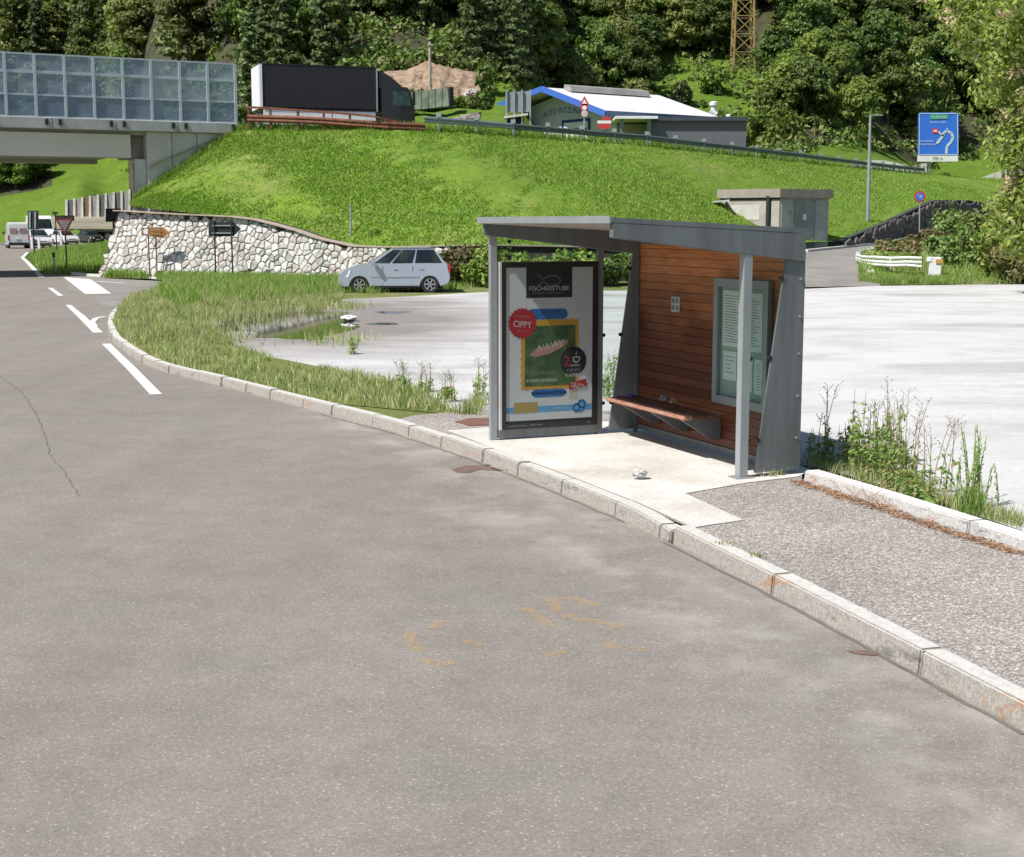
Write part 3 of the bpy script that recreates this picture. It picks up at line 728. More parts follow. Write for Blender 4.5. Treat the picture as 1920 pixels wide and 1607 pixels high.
sts = [(c, [(x, min(y, wall_top(x) + .03)) for x, y in p]) for c, p in sts]
print('wall stones', len(sts))
rest = []
for i, (c, p) in enumerate(sts):
    vs, fs = stone_geo(c, p, wall_pt, rg, 0.018, 0.085)
    if i % 1 == 0 and c[0] < wacc[3] + 1.3 and len([1 for _ in (0,)]) and wall.get('_n', 0) < 300:
        wall['_n'] = wall.get('_n', 0) + 1
        MB().add(vs, fs).build('stone', rg.choice(STM), wall)
    else: rest.append((vs, fs))
if rest:
    mb = MB()
    for vs, fs in rest: mb.m = rg.randrange(6); mb.add(vs, fs)
    tag(mb.build('stone', STM, wall), kind='stuff')
del wall['_n']
mb = MB()
cp = [wall_pt(wacc[-1] * i / 60, 0, -.35) for i in range(61)]
for i in range(2, 60):
    z1 = wall_top(wacc[-1] * i / 60) + wp[0].z - .02
    a = Vector((cp[i].x, cp[i].y, z1)); b2 = Vector((cp[i + 1].x, cp[i + 1].y, wall_top(wacc[-1] * (i + 1) / 60) + wp[0].z - .02)); mb.bar(a, b2, .5, .05)
mb.build('coping', mat('wall_coping', (0.40, 0.33, 0.27), 0.9, scale=3), wall)

# dark wall curving up beside the ramp
dw = [col(1572, 75.5, 1.2), col(1650, 84.5, 1.45), col(1690, 89.5, 1.7), col(1740, 96.5, 2.1), col(1800, 104.5, 2.6), col(1880, 113, 3.0)]
dtop = [1.6, 2.5, 3.15, 4.0, 4.1, 3.6]
darkwall = thing('stone_wall', 'dark shaded stone wall curving up beside the ramp behind the cabin', 'wall', tuple(dw[0]))
mb = MB(); vs = []
for p, t in zip(dw, dtop):
    o_ = Vector((-.35, .6, 0)); vs += [p - Vector((0, 0, .6)), Vector((p.x - .12, p.y + .1, t)), Vector((p.x, p.y, t)) + o_, p + o_ - Vector((0, 0, .6))]
fs = []
for i in range(len(dw) - 1):
    b0 = i * 4; fs += [(b0, b0 + 4, b0 + 5, b0 + 1), (b0 + 1, b0 + 5, b0 + 6, b0 + 2)]
mb.add(vs, fs); mb.build('wall_core', wall_core, darkwall)
dacc = [0]
for a, b_ in zip(dw[:-1], dw[1:]): dacc.append(dacc[-1] + (b_ - a).length)
def dpt(s, h, off):
    i = max([k for k in range(len(dw) - 1) if dacc[k] <= s] or [0]); t = (s - dacc[i]) / (dacc[i + 1] - dacc[i]); p = dw[i].lerp(dw[i + 1], t)
    dv = (dw[i + 1] - dw[i]); dv.z = 0; dv.normalize(); n = Vector((dv.y, -dv.x, 0)); return p + n * off + Vector((0, 0, h))
def dh(s): return float(np.interp(s, dacc, [t - p.z + .02 for t, p in zip(dtop, dw)]))
mb = MB(); DSM = [mat('shaded_wall_stone', c, 0.95, scale=4) for c in ((0.11, 0.10, 0.09), (0.15, 0.14, 0.125), (0.085, 0.085, 0.08))]  # the shade this wall lies in is put into its stone colours
for c, p in voronoi_stones(lambda x, y: .1 < x < dacc[-1] - .1 and -.2 < y < dh(x) - .05, 0, dacc[-1], -.3, 2.2, 0.5, rg):
    p = [(x, min(y, dh(x) + .02)) for x, y in p]
    vs, fs = stone_geo(c, p, dpt, rg, .03, .1); mb.m = rg.randrange(3); mb.add(vs, fs)
tag(mb.build('stone', DSM, darkwall), kind='stuff')

# ramp road climbing behind the yard, and the mound to its right
RMP = [(1480, 540, 54.5, LZ + .004), (1500, 500, 62, .55), (1500, 472, 70, 1.12), (1560, 466, 74.5, 1.2), (1650, 458, 83, 1.35), (1740, 441, 95, 1.9), (1850, 425, 106, 2.4)]
RMR = [(1640, 537, 56, LZ + .004), (1622, 513, 60.5, .35), (1604, 492, 66.5, .72), (1604, 478, 70.5, 1.0), (1640, 468, 75, 1.2), (1740, 448, 88, 1.75), (1880, 430, 100, 2.2)]
V = []; F = []
for (a, _, da, za), (c, _, dc, zc) in zip(RMP, RMR): V += [tuple(col(a, da, za)), tuple(col(c, dc, zc))]
for i in range(len(RMP) - 1): F.append((2 * i, 2 * i + 1, 2 * i + 3, 2 * i + 2))
structure(np_mesh('ramp_road', V, F, M['far_asphalt']))
kp = [col(a, d, z) for a, _, d, z in RMR[1:]]
mb = MB()
for a, b_ in zip(kp[:-1], kp[1:]): mb.bar(a + Vector((0, 0, .0)), b_ + Vector((0, 0, .0)), .3, .3)
structure(mb.build('ramp_kerb', M['far_kerb']))
kp = [col(a, d, z) for a, _, d, z in RMP[2:]]
mb = MB()
for a, b_ in zip(kp[:-1], kp[1:]): mb.bar(a, b_, .25, .22)
structure(mb.build('ramp_kerb', M['far_kerb']))
V, F = [], []; ncol = 30
for i in range(ncol + 1):
    px = 1570 + (2600 - 1570) * i / ncol
    for k in range(13):
        t = k / 12; d0 = 57.5 + (px - 1640) * .002; d1 = float(np.interp(px, [1570, 1605, 1640, 1740, 1880, 2600], [58.5, 70.3, 74.8, 87.6, 99.5, 112])); d = d0 + (d1 - d0) * t
        z1 = float(np.interp(px, [1570, 1605, 1640, 1740, 1880, 2600], [.12, 1.0, 1.2, 1.8, 2.3, 2.5]))
        V.append(tuple(col(px, d, LZ - .04 + (z1 - LZ) * t ** .8 + (.25 * math.sin(t * 3.14) + .1 * mnoise.noise(Vector((px * .03, t * 5, 0)))) * min(1, i / 5))))
for i in range(ncol):
    for k in range(12): a = i * 13 + k; F.append((a, a + 13, a + 14, a + 1))
structure(np_mesh('grass_mound', V, F, M['verge'], smooth=True))
# strip between the yard's far edge, the wall foot and the cabin
V, F = [], []
for i, px in enumerate(range(640, 1581, 20)):
    d0 = float(np.interp(px, [640, 760, 900, 1100, 1500, 1580], [45.3, 47.2, 50.2, 51.4, 52.7, 54]))
    fd, fz = foot(px); fz = fz + .02 if px > 1180 else .3
    if px <= 1180: fd = 56.5 if px > 900 else float(np.interp(px, [640, 900], [61, 56]))
    for k in range(7):
        t = k / 6; V.append(tuple(col(px, d0 + (fd - d0) * t, LZ - .012 + (fz - LZ) * t ** 1.3)))
n_ = len(range(640, 1581, 20))
for i in range(n_ - 1):
    if 1500 < 640 + 20 * i + 10: continue
    for k in range(6): a = i * 7 + k; F.append((a, a + 7, a + 8, a + 1))
structure(np_mesh('grass_strip', V, F, M['verge'], smooth=True))
# ------------------------------------------------------------------ bus shelter
SA = G(922, 825, PZ); ang = R(22.5); SU = Vector((math.cos(ang), math.sin(ang), 0)); SV = Vector((SU.y, -SU.x, 0))
def S(s, t, h): return SA + SU * s + SV * t + Vector((0, 0, h))
def sbox(mb, s0, s1, t0, t1, h0, h1):
    mb.hexa([S(s0, t0, h0), S(s1, t0, h0), S(s1, t1, h0), S(s0, t1, h0)], [S(s0, t0, h1), S(s1, t0, h1), S(s1, t1, h1), S(s0, t1, h1)]); return mb
shelter = thing('bus_shelter', 'grey steel bus shelter with timber back wall, sloping roof and an advertising panel', 'bus shelter', tuple(SA))
ST = SHELTER_STEEL; STL = mat('light_worn_steel', (0.36, 0.39, 0.41), 0.4, 0.4, scale=2, var=.06)
TL = 3.1                                                 # length along the back wall
roof_top = lambda s: 2.42 - 0.105 * (s + .12) / 2.1
# roof plate with a bright front lip
mb = MB(); a0, a1, t0, t1 = -.12, 1.96, -.07, TL + .05
mb.hexa([S(a0, t0, roof_top(a0) - .045), S(a1, t0, roof_top(a1) - .045), S(a1, t1, roof_top(a1) - .045), S(a0, t1, roof_top(a0) - .045)],
        [S(a0, t0, roof_top(a0)), S(a1, t0, roof_top(a1)), S(a1, t1, roof_top(a1)), S(a0, t1, roof_top(a0))])
mb.build('roof', ST, shelter)
rb = lambda s: roof_top(s) - .06
MB().hexa([S(-.1, .0, rb(-.1)), S(1.9, .0, rb(1.9)), S(1.9, TL - .04, rb(1.9)), S(-.1, TL - .04, rb(-.1))], [S(-.1, .0, rb(-.1) + .012), S(1.9, .0, rb(1.9) + .012), S(1.9, TL - .04, rb(1.9) + .012), S(-.1, TL - .04, rb(-.1) + .012)]).build('ceiling_board', mat('beige_bounce_lit_underside', (.42, .37, .32), .7, scale=1.5), shelter)  # light bounced off the ground is put into this pale beige underside
sbox(MB(), a0 - .02, a0 - .002, t0, t1, roof_top(a0) - .055, roof_top(a0) + .012).build('roof_edge', M['steel'], shelter)
# tapering side beams
for tt in (0.0, TL - .03):
    e = .03 if tt > 1 else 0
    b0 = [S(-.1, tt, 2.24), S(1.9, tt, 2.01), S(1.9, tt + .05 + e, 2.01), S(-.1, tt + .05 + e, 2.24)]
    b1 = [S(-.1, tt, roof_top(-.1) - .048), S(1.9, tt, roof_top(1.9) - .048), S(1.9, tt + .05 + e, roof_top(1.9) - .048), S(-.1, tt + .05 + e, roof_top(-.1) - .048)]
    MB().hexa(b0, b1).build('side_beam', ST, shelter, bevel=.004)
sbox(MB(), 1.74, 1.775, .06, TL - .04, 2.14, 2.31).build('rear_beam', ST, shelter)
# posts
sbox(MB(), -.02, .055, -.035, .03, 0, 2.32).build('post', STL, shelter, bevel=.004)
sbox(MB(), 1.27, 1.335, -.02, .04, 0, 2.22).build('post', ST, shelter, bevel=.004)
sbox(MB(), 1.245, 1.335, TL - .045, TL + .045, 0, 2.235).build('post', STL, shelter, bevel=.004)
sbox(MB(), 1.74, 1.78, .0, .055, 0, 2.2).build('post', ST, shelter, bevel=.003)
# sole plates
MB().box(S(1.29, TL, .006), (.2, .16, .012), ang).build('sole_plate', M['steel'], shelter)
# slanted steel side panels with their bolts
for tt, nm in ((.01, 'a'), (TL + .0, 'b')):
    q = [(1.42, .04), (1.92, .04), (1.92, 2.02), (1.705, 2.045)]
    pn = MB().prism([S(s, tt, h) for s, h in q], SV * .025).build('side_panel', ST, shelter, bevel=.003)
    for h in (.35, .75, 1.15, 1.5, 1.85):
        c = S(1.87, tt + .025, h); MB().tube([c, c + SV * .012], .012, 8).build('bolt', M['steel'], pn)
# side glass, between post and panel
GL = glass_mat('clear_glass', (0.92, 0.965, 0.95), 0.93)
for tt in (.018, TL + .008):
    g = MB().prism([S(s, tt, h) for s, h in ((1.34, .22), (1.435, .22), (1.695, 2.02), (1.34, 2.07))], SV * .008).build('side_glass', GL, shelter)
    for s, h in ((1.345, 1.86), (1.665, 1.86), (1.345, 1.12), (1.56, 1.12), (1.345, .35), (1.45, .35)):
        c = S(s, tt - .006, h); MB().tube([c, c + SV * .028], .022, 8).build('glass_clamp', M['black'], g)
# glass over the advertising panel
g = MB().prism([S(s, .018, h) for s, h in ((.06, 1.97), (1.265, 1.97), (1.265, 2.08), (.06, 2.22))], SV * .008).build('upper_glass', GL, shelter)
for s, h in ((.2, 2.17), (1.15, 2.07), (.2, 2.0), (1.15, 2.0)):
    c = S(s, .012, h); MB().tube([c, c + SV * .026], .02, 8).build('glass_clamp', M['black'], g)
# timber back wall: board by board on a steel frame
tm, nt_, b_, o_ = newmat('varnished_larch_boards')
g_ = _n(nt_, 'ShaderNodeObjectInfo')
grain = noise(nt_, 9, 6, 0.7, stretch=(0.35, 0.35, 9))
c1 = ramp(nt_, grain, [(0.3, (0.34, 0.115, 0.045)), (0.5, (0.56, 0.205, 0.075)), (0.72, (0.74, 0.33, 0.13))])
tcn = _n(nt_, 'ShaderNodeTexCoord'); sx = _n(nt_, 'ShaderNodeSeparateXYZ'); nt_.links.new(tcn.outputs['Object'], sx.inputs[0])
# boards turn darker towards the bottom, with an edge broken up by noise
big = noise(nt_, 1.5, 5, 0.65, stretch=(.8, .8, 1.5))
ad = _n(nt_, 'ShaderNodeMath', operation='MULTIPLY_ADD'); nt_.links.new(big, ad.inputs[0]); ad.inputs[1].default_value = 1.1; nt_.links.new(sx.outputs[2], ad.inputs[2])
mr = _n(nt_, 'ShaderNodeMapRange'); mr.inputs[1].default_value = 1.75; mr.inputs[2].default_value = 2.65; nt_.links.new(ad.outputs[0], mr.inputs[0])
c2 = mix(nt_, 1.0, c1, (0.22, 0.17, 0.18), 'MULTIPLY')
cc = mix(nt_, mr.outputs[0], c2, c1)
vr = _n(nt_, 'ShaderNodeMapRange'); vr.inputs[3].default_value = 0.72; vr.inputs[4].default_value = 1.25; nt_.links.new(g_.outputs['Random'], vr.inputs[0])
hs = _n(nt_, 'ShaderNodeHueSaturation'); nt_.links.new(vr.outputs[0], hs.inputs['Value']); nt_.links.new(cc, hs.inputs['Color'])
nt_.links.new(hs.outputs[0], b_.inputs['Base Color']); b_.inputs['Roughness'].default_value = 0.45; b_.inputs['Specular IOR Level'].default_value = 0.4
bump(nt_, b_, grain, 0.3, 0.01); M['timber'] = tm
back = sbox(MB(), 1.805, 1.85, .02, TL - .02, .05, 2.26).build('back_panel', ST, shelter)
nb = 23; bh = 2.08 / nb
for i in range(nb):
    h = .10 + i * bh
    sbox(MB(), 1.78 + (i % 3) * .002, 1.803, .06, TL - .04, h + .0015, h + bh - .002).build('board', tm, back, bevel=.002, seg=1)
sbox(MB(), 1.775, 1.80, .06, TL - .04, .04, .095).build('sill_rail', ST, shelter)
# bench: three slats on three folded brackets
bench = thing('bench', None, None); bench.parent = shelter
for s0, s1, h, mt in ((1.25, 1.36, .45, 0), (1.375, 1.49, .455, 1), (1.505, 1.64, .455, 1)):
    sbox(MB(), s0, s1, .28, 2.06, h - .045, h).build('slat', [mat('pale_worn_slat', (0.46, 0.26, 0.19), .6, scale=5, c2=(.3, .14, .09), stretch=(1, 1, 6)), mat('dark_slat', (0.16, 0.07, 0.045), .55, scale=5, c2=(.07, .03, .02))][mt], bench, bevel=.012)
for t in (.55, 1.2, 1.85):
    MB().prism([S(1.30, t, .40), S(1.775, t, .40), S(1.775, t, .16), S(1.66, t, .18)], SV * .05).build('bracket', ST, bench, bevel=.003)
# timetable case on the back wall
case = thing('timetable_case', None, None); case.parent = shelter
z0, z1, ta, tb = .55, 1.82, 1.80, 2.82
FR = mat('case_aluminium', (0.30, 0.335, 0.34), .45, .4, scale=3, var=.05)
sbox(MB(), 1.762, 1.779, ta + .02, tb - .02, z0 + .02, z1 - .02).build('case_back', mat('case_lining', (0.36, 0.46, 0.40), .8, scale=3), case)
mb = MB(); fw = .085
for q in ((ta, tb, z0, z0 + fw), (ta, tb, z1 - fw, z1), (ta, ta + fw, z0 + fw, z1 - fw), (tb - fw, tb, z0 + fw, z1 - fw)): sbox(mb, 1.715, 1.761, *q)
mb.build('case_frame', FR, case, bevel=.003)
PAP = mat('printed_paper', (0.74, 0.78, 0.74), .8, scale=3, var=.04); INK = mat('ink', (0.16, 0.2, 0.19), .8, scale=9)
for j, (pa, pb, pz, pw) in enumerate(((1.93, 2.28, 1.14, 1.70), (2.34, 2.66, 1.12, 1.69), (1.95, 2.20, .80, 1.09), (2.26, 2.50, .72, 1.06), (2.54, 2.72, .71, 1.05))):
    p = sbox(MB(), 1.757, 1.7605, pa, pb, pz, pw).build('timetable_sheet', PAP, case)
    mb = MB(); rr = random.Random(j)
    hh = pw - .05
    while hh > pz + .04:
        sbox(mb, 1.7555, 1.7568, pa + .03, pa + .03 + (pb - pa - .06) * rr.uniform(.55, 1), hh - .006, hh); hh -= .027 if j != 2 else .04
    mb.build('print_lines', INK, case)
sbox(MB(), 1.722, 1.727, ta + fw, tb - fw, z0 + fw, z1 - fw).build('case_glass', glass_mat('case_glass', (.94, .975, .96), .95), case)
# small notice on the boards
nt2 = thing('notice', 'small pale paper notice pinned to the timber back wall of the shelter', 'notice', tuple(S(1.77, .9, 1.5)))
sbox(MB(), 1.768, 1.777, .82, 1.0, 1.42, 1.585).build('paper', mat('notice_paper', (.50, .46, .40), .8, scale=6), nt2)
mb = MB()
for k in range(4): sbox(mb, 1.7655, 1.7675, .84 + (k % 2) * .085, .895 + (k % 2) * .085, 1.44 + (k // 2) * .075, 1.49 + (k // 2) * .075)
mb.build('print', INK, nt2)

# ------------------------------------------------------------------ advertising panel and poster
ADM = mat('ad_frame_black', (0.016, 0.017, 0.017), .35, scale=8); 
adp = thing('advertising_panel', None, None); adp.parent = shelter
A0, A1, H0, H1 = .085, 1.255, .115, 1.95
sbox(MB(), .06, 1.268, -.02, .045, .02, .113).build('plinth', ST, adp, bevel=.003)
sbox(MB(), A0, A1, -.045, .052, H0, H1).build('cabinet', STL, adp, bevel=.004)
mb = MB(); f1 = .062
for q in ((A0 + .012, A1, H0, H0 + f1), (A0 + .012, A1, H1 - f1, H1), (A0 + .012, A0 + f1, H0 + f1, H1 - f1), (A1 - f1, A1, H0 + f1, H1 - f1)): sbox(mb, q[0], q[1], .053, .064, q[2], q[3])
mb.build('frame', ADM, adp)
sbox(MB(), A0 - .012, A0 + .010, -.03, .066, H0 - .004, H1 + .003).build('edge_profile', mat('bright_edge', (.62, .62, .6), .4, .2, scale=4), adp)
PX0, PX1, PY0, PY1 = A0 + f1, A1 - f1, H0 + f1, H1 - f1
def flat(name, pts, layer, m, parent): return MB().poly([S(s, .0535 + layer * .0011, h) for s, h in pts]).build(name, m, parent)
P_ = {k: mat('print_' + k, c, .55, scale=7, var=.03) for k, c in dict(paper=(.64, .65, .67), black=(.022, .023, .023), red=(.42, .022, .035), orange=(.62, .33, .04), blue=(.035, .15, .42), sky=(.12, .36, .62),
     white=(.62, .62, .60), grey=(.25, .25, .25), tan=(.42, .29, .09), pale=(.55, .52, .44), pink=(.46, .24, .22), cream=(.5, .44, .30)).items()}
def pic(u, v_): return (PX0 + (PX1 - PX0) * u, PY1 - (PY1 - PY0) * v_)        # 0..1 across, 0..1 down the poster
def prect(name, u0, v0, u1, v1, layer, m, parent=None): return flat(name, [pic(u0, v1), pic(u1, v1), pic(u1, v0), pic(u0, v0)], layer, m, parent or poster)
def pround(name, u0, v0, u1, v1, r, layer, m, parent=None):
    asp = (PX1 - PX0) / (PY1 - PY0); pts = []
    for cxu, cyv, a0_ in ((u1 - r, v1 - r * asp, 0), (u0 + r, v1 - r * asp, 90), (u0 + r, v0 + r * asp, 180), (u1 - r, v0 + r * asp, 270)):
        for k in range(5): a = R(a0_ + k * 22.5); pts.append(pic(cxu + r * math.cos(a), cyv + r * asp * math.sin(a)))
    return flat(name, pts, layer, m, parent or poster)
def pdisc(name, u, v_, r, layer, m, teeth=0, parent=None):
    asp = (PX1 - PX0) / (PY1 - PY0); n = teeth * 2 if teeth else 28
    return flat(name, [pic(u + r * (1 if not teeth or k % 2 else .9) * math.cos(2 * math.pi * k / n), v_ + asp * r * (1 if not teeth or k % 2 else .9) * math.sin(2 * math.pi * k / n)) for k in range(n)], layer, m, parent or poster)
def text_mesh(txt, shear=0):
    cu = bpy.data.curves.new('text', 'FONT'); cu.body = txt; cu.size = 1; cu.align_x = 'LEFT'; cu.resolution_u = 3
    to = bpy.data.objects.new('text', cu); COL.objects.link(to); bpy.context.view_layer.update()
    me = bpy.data.meshes.new_from_object(to.evaluated_get(bpy.context.evaluated_depsgraph_get()))
    vs = [(v.co.x, v.co.y) for v in me.vertices]; fs = [tuple(p.vertices) for p in me.polygons]
    bpy.data.objects.remove(to); bpy.data.curves.remove(cu); bpy.data.meshes.remove(me)
    x0 = min(v[0] for v in vs); x1 = max(v[0] for v in vs); y0 = min(v[1] for v in vs); y1 = max(v[1] for v in vs)
    return [((v[0] - x0) / (x1 - x0), (v[1] - y0) / (y1 - y0)) for v in vs], fs
def lettering(name, txt, to3, m, parent, bold=0):
    vs, fs = text_mesh(txt); return MB().add([to3(*v) for v in vs], fs).build(name, m, parent)
def ptext(txt, u0, v0, u1, v1, layer, m, parent=None, tilt=0.0):
    def f(a, b):
        s, h = pic(u0 + (u1 - u0) * a, v1 + (v0 - v1) * b - tilt * a); return S(s, .0535 + layer * .0011, h)
    return lettering('lettering', txt, f, m, parent or poster)
poster = MB().poly([S(s, .0535, h) for s, h in ((PX0, PY0), (PX1, PY0), (PX1, PY1), (PX0, PY1))]).build('poster', P_['paper'], adp)
poster = adp
prect('black_block', .23, 0, .76, .195, 1, P_['black'])
# fish outline above the name
ff = [(.36, .045), (.42, .075), (.50, .052), (.58, .055), (.63, .085), (.58, .112), (.50, .118), (.42, .090), (.36, .122)]
def stroke(name, pts, w_, layer, m, closed=False, parent=None):
    mb = MB(); P2 = [S(*((lambda q: (q[0], .0535 + layer * .0011, q[1]))(pic(*p)))) for p in pts]; N = SV
    seq = list(zip(P2, P2[1:] + (P2[:1] if closed else []))) if closed else list(zip(P2[:-1], P2[1:]))
    for a, b2 in seq:
        d = (b2 - a).normalized(); x = d.cross(N).normalized() * w_ / 2; mb.add([a - x, b2 - x, b2 + x, a + x], [(0, 1, 2, 3)])
    return mb.build(name, m, parent or poster)
stroke('fish_emblem', ff, .008, 2, P_['grey'])
ptext('FISCHERSTUBE', .265, .120, .725, .148, 2, P_['white'])
ptext('PIZZERIA - RESTAURANT', .31, .158, .67, .170, 2, P_['grey'])
ptext('Sterzing - Tel.', .31, .212, .52, .224, 1, P_['grey']); ptext('Mittwoch Ruhetag', .36, .229, .66, .239, 1, P_['grey'])
pround('banner', .24, .265, .71, .335, .06, 1, P_['blue'])
ptext('GEWINNSPIEL', .40, .280, .62, .296, 2, P_['black'])
# stamp with wavy orange border and the dish on it
n = 9; pts = []
u0, v0, u1, v1 = .165, .33, .845, .79; asp = (PX1 - PX0) / (PY1 - PY0)
for k in range(n * 2): pts.append((u0 + (u1 - u0) * k / (n * 2), v0 + (.011 if k % 2 else 0)))
for k in range(n * 2): pts.append((u1 - (.014 if k % 2 else 0), v0 + (v1 - v0) * k / (n * 2)))
for k in range(n * 2): pts.append((u1 - (u1 - u0) * k / (n * 2), v1 - (.011 if k % 2 else 0)))
for k in range(n * 2): pts.append((u0 + (.014 if k % 2 else 0), v1 - (v1 - v0) * k / (n * 2)))
flat('stamp_border', [pic(*p) for p in pts], 2, P_['orange'], poster)
gm, nt_, b_, o_ = newmat('printed_photograph')
cc = ramp(nt_, noise(nt_, 7, 5, 0.7), [(0.3, (0.025, 0.05, 0.03)), (0.5, (0.06, 0.12, 0.045)), (0.66, (0.14, 0.18, 0.07)), (0.8, (.3, .28, .18))])
nt_.links.new(cc, b_.inputs['Base Color']); b_.inputs['Roughness'].default_value = .5
prect('dish_photograph', .215, .375, .80, .765, 3, gm)
flat('dish', [pic(*p) for p in ((.27, .56), (.36, .515), (.50, .505), (.62, .475), (.72, .465), (.70, .50), (.60, .53), (.48, .56), (.33, .575))], 4, P_['pink'], poster)
for k in range(7):
    uu = .36 + k * .045; stroke('garnish', [(uu, .545 - k * .006), (uu + .02, .50 - k * .006), (uu + .045, .54 - k * .008)], .009, 5, P_['cream' if k % 2 else 'white'])
ptext('COLOUR FAST', .24, .668, .56, .690, 4, P_['grey'])
ptext('IM ZWEI GENIESSEN', .235, .718, .58, .738, 4, P_['white'])
pdisc('seal', .185, .355, .165, 4, P_['red'], teeth=22)
ptext('CIPPY', .085, .335, .29, .375, 5, P_['white'], tilt=-.012)
ptext('ZUM MITNEHMEN', .09, .300, .27, .313, 5, P_['pink'], tilt=-.01); ptext('Jetzt neu', .13, .393, .24, .407, 5, P_['pink'], tilt=-.01)
pdisc('round_badge', .775, .61, .155, 5, P_['black'])
ptext('2', .665, .575, .73, .64, 6, P_['red'])
stroke('cup_emblem', [(.775, .585), (.78, .608), (.80, .618), (.825, .618), (.845, .608), (.85, .585), (.775, .585)], .011, 6, P_['white'])
stroke('cup_emblem', [(.81, .575), (.806, .562), (.815, .550)], .007, 6, P_['white'])
ptext('KAFFEE', .745, .632, .86, .645, 6, P_['white']); ptext('ODER', .70, .66, .86, .678, 6, P_['grey']); ptext('KAFFEE', .685, .69, .86, .712, 6, P_['white'])
flat('red_tag', [pic(*p) for p in ((.72, .755), (.93, .730), (.94, .778), (.73, .800))], 6, P_['red'], poster)
ptext('GRATIS', .75, .747, .91, .782, 7, P_['white'], tilt=-.02)
pround('banner', .29, .785, .70, .838, .06, 1.5, P_['blue'])
prect('sticker', .73, .80, .83, .86, 1, P_['pale'])
prect('blue_strip', 0, .895, 1, .935, 1, P_['sky'])
prect('tan_block', .09, .868, .36, .935, 2, P_['tan'])
ptext('coffee bar', .55, .905, .76, .922, 2, P_['pale'])
for u_, v_, r_ in ((.82, .918, .05), (.88, .896, .052), (.87, .93, .03)): pdisc('ring_emblem', u_, v_, r_, 3, P_['blue']); pdisc('ring_emblem', u_, v_, r_ * .5, 4, P_['sky'])
prect('footer', 0, .985, 1, 1.0, 1, P_['black'])
lettering('lettering', 'Aussenwerbung    INFO 0471', lambda a, b: S(PX0 + .02 + .42 * a, .0655, H0 + .022 + .022 * b), P_['grey'], adp)
lettering('lettering', '34', lambda a, b: S(PX1 - .06 + .035 * a, .0655, H0 + .022 + .022 * b), P_['grey'], adp)
sbox(MB(), PX0 + .002, PX1 - .002, .0635, .0655, PY0, PY1).build('front_glass', glass_mat('poster_glass', (.93, .95, .95), .93), adp)

# odds and ends left in the shelter
def crumple(name, label, cat, c, r, m, seed, flatten=.6):
    bm = bmesh.new(); bmesh.ops.create_icosphere(bm, subdivisions=3, radius=r); rg = random.Random(seed)
    for v in bm.verts:
        n = mnoise.noise(v.co / r * 1.3 + Vector((seed, 0, 0))) + .6 * mnoise.noise(v.co / r * 3.4 + Vector((0, seed, 0)))
        v.co *= 1 + .5 * n; v.co.z *= flatten
    zmin = min(v.co.z for v in bm.verts)
    for v in bm.verts: v.co.z -= zmin
    me = bpy.data.meshes.new(name); bm.to_mesh(me); bm.free(); me.materials.append(m); o = link_mesh(name, me); o.location = c
    return tag(o, label, cat)
crumple('plastic_bag', 'crumpled white plastic bag lying on the concrete in front of the shelter', 'bag', G(1199, 898, PZ), .065, mat('white_plastic', (.5, .5, .5), .5, scale=9, var=.2), 4, .62)
crumple('wrapper', 'small purple wrapper on the far end of the bench', 'litter', S(1.5, .42, .456), .035, mat('purple_foil', (.12, .05, .30), .4, scale=12), 6, .5)
crumple('wrapper', 'crumpled whitish wrapper on the bench against the timber wall', 'litter', S(1.6, .98, .456), .045, mat('whitish_foil', (.45, .42, .42), .4, scale=14, c2=(.12, .1, .1)), 8, .7)
crumple('paper_ball', 'tan crumpled paper on the bench beside the whitish wrapper', 'litter', S(1.62, 1.17, .456), .04, mat('tan_paper', (.42, .25, .13), .7, scale=12), 9, .8)
# ------------------------------------------------------------------ viaduct
B0 = col(0, 66.0, 0); B1 = col(463, 71.3, 0); BD = (B1 - B0).normalized(); BN = Vector((-BD.y, BD.x, 0)); BL = (B1 - B0).length
def Bp(s, n, z): return B0 + BD * s + BN * n + Vector((0, 0, z))
def bbox(mb, s0, s1, n0, n1, z0, z1): return mb.hexa([Bp(s0, n0, z0), Bp(s1, n0, z0), Bp(s1, n1, z0), Bp(s0, n1, z0)], [Bp(s0, n0, z1), Bp(s1, n0, z1), Bp(s1, n1, z1), Bp(s0, n1, z1)])
def s_of(px):   # where the sight line of column px meets the near face of the bridge
    k = (px - CX) / FPX * 1.012; return (k * B0.y - B0.x) / (BD.x - k * BD.y)
viaduct = thing('viaduct', 'concrete viaduct carrying the upper road over the main road', 'bridge', tuple(Bp(0, 0, 0)))
SL0, SAB = -26, s_of(272)
BW = 9.5
EDGE = mat('edge_beam_concrete', (0.46, 0.48, 0.48), .8, scale=1.2, c2=(.36, .37, .36), fine=.2)
k = 0
s = SL0
while s < BL - .1:                                         # parapet beam in cast lengths
    e = min(s + 2.9, BL); bbox(MB(), s + .012, e - .012, -.12, .45, 6.78, 7.28).build('edge_beam', EDGE, viaduct, bevel=.02, seg=1)
    for q in (.25, 2.55):
        if s + q < BL: bbox(MB(), s + q, s + q + .14, -.2, -.121, 6.95, 7.2).build('bracket', M['sign_back'], viaduct)
    s += 2.9
bbox(MB(), SL0, BL, .451, BW, 6.62, 6.97).build('deck', M['concrete'], viaduct)
bbox(MB(), SL0, BL, .6, BW - .6, 6.972, 6.99).build('carriageway', M['far_asphalt'], viaduct)
GIR = mat('girder_concrete', (0.68, 0.65, 0.56), .85, scale=.25, c2=(.62, .59, .50), fine=.08, stretch=(.4, .4, 2))
bbox(MB(), SL0, SAB - .1, .28, 1.1, 5.55, 6.615).build('girder', GIR, viaduct)
bbox(MB(), SL0, SAB - .1, BW - 1.2, BW - .4, 5.55, 6.615).build('girder', GIR, viaduct)
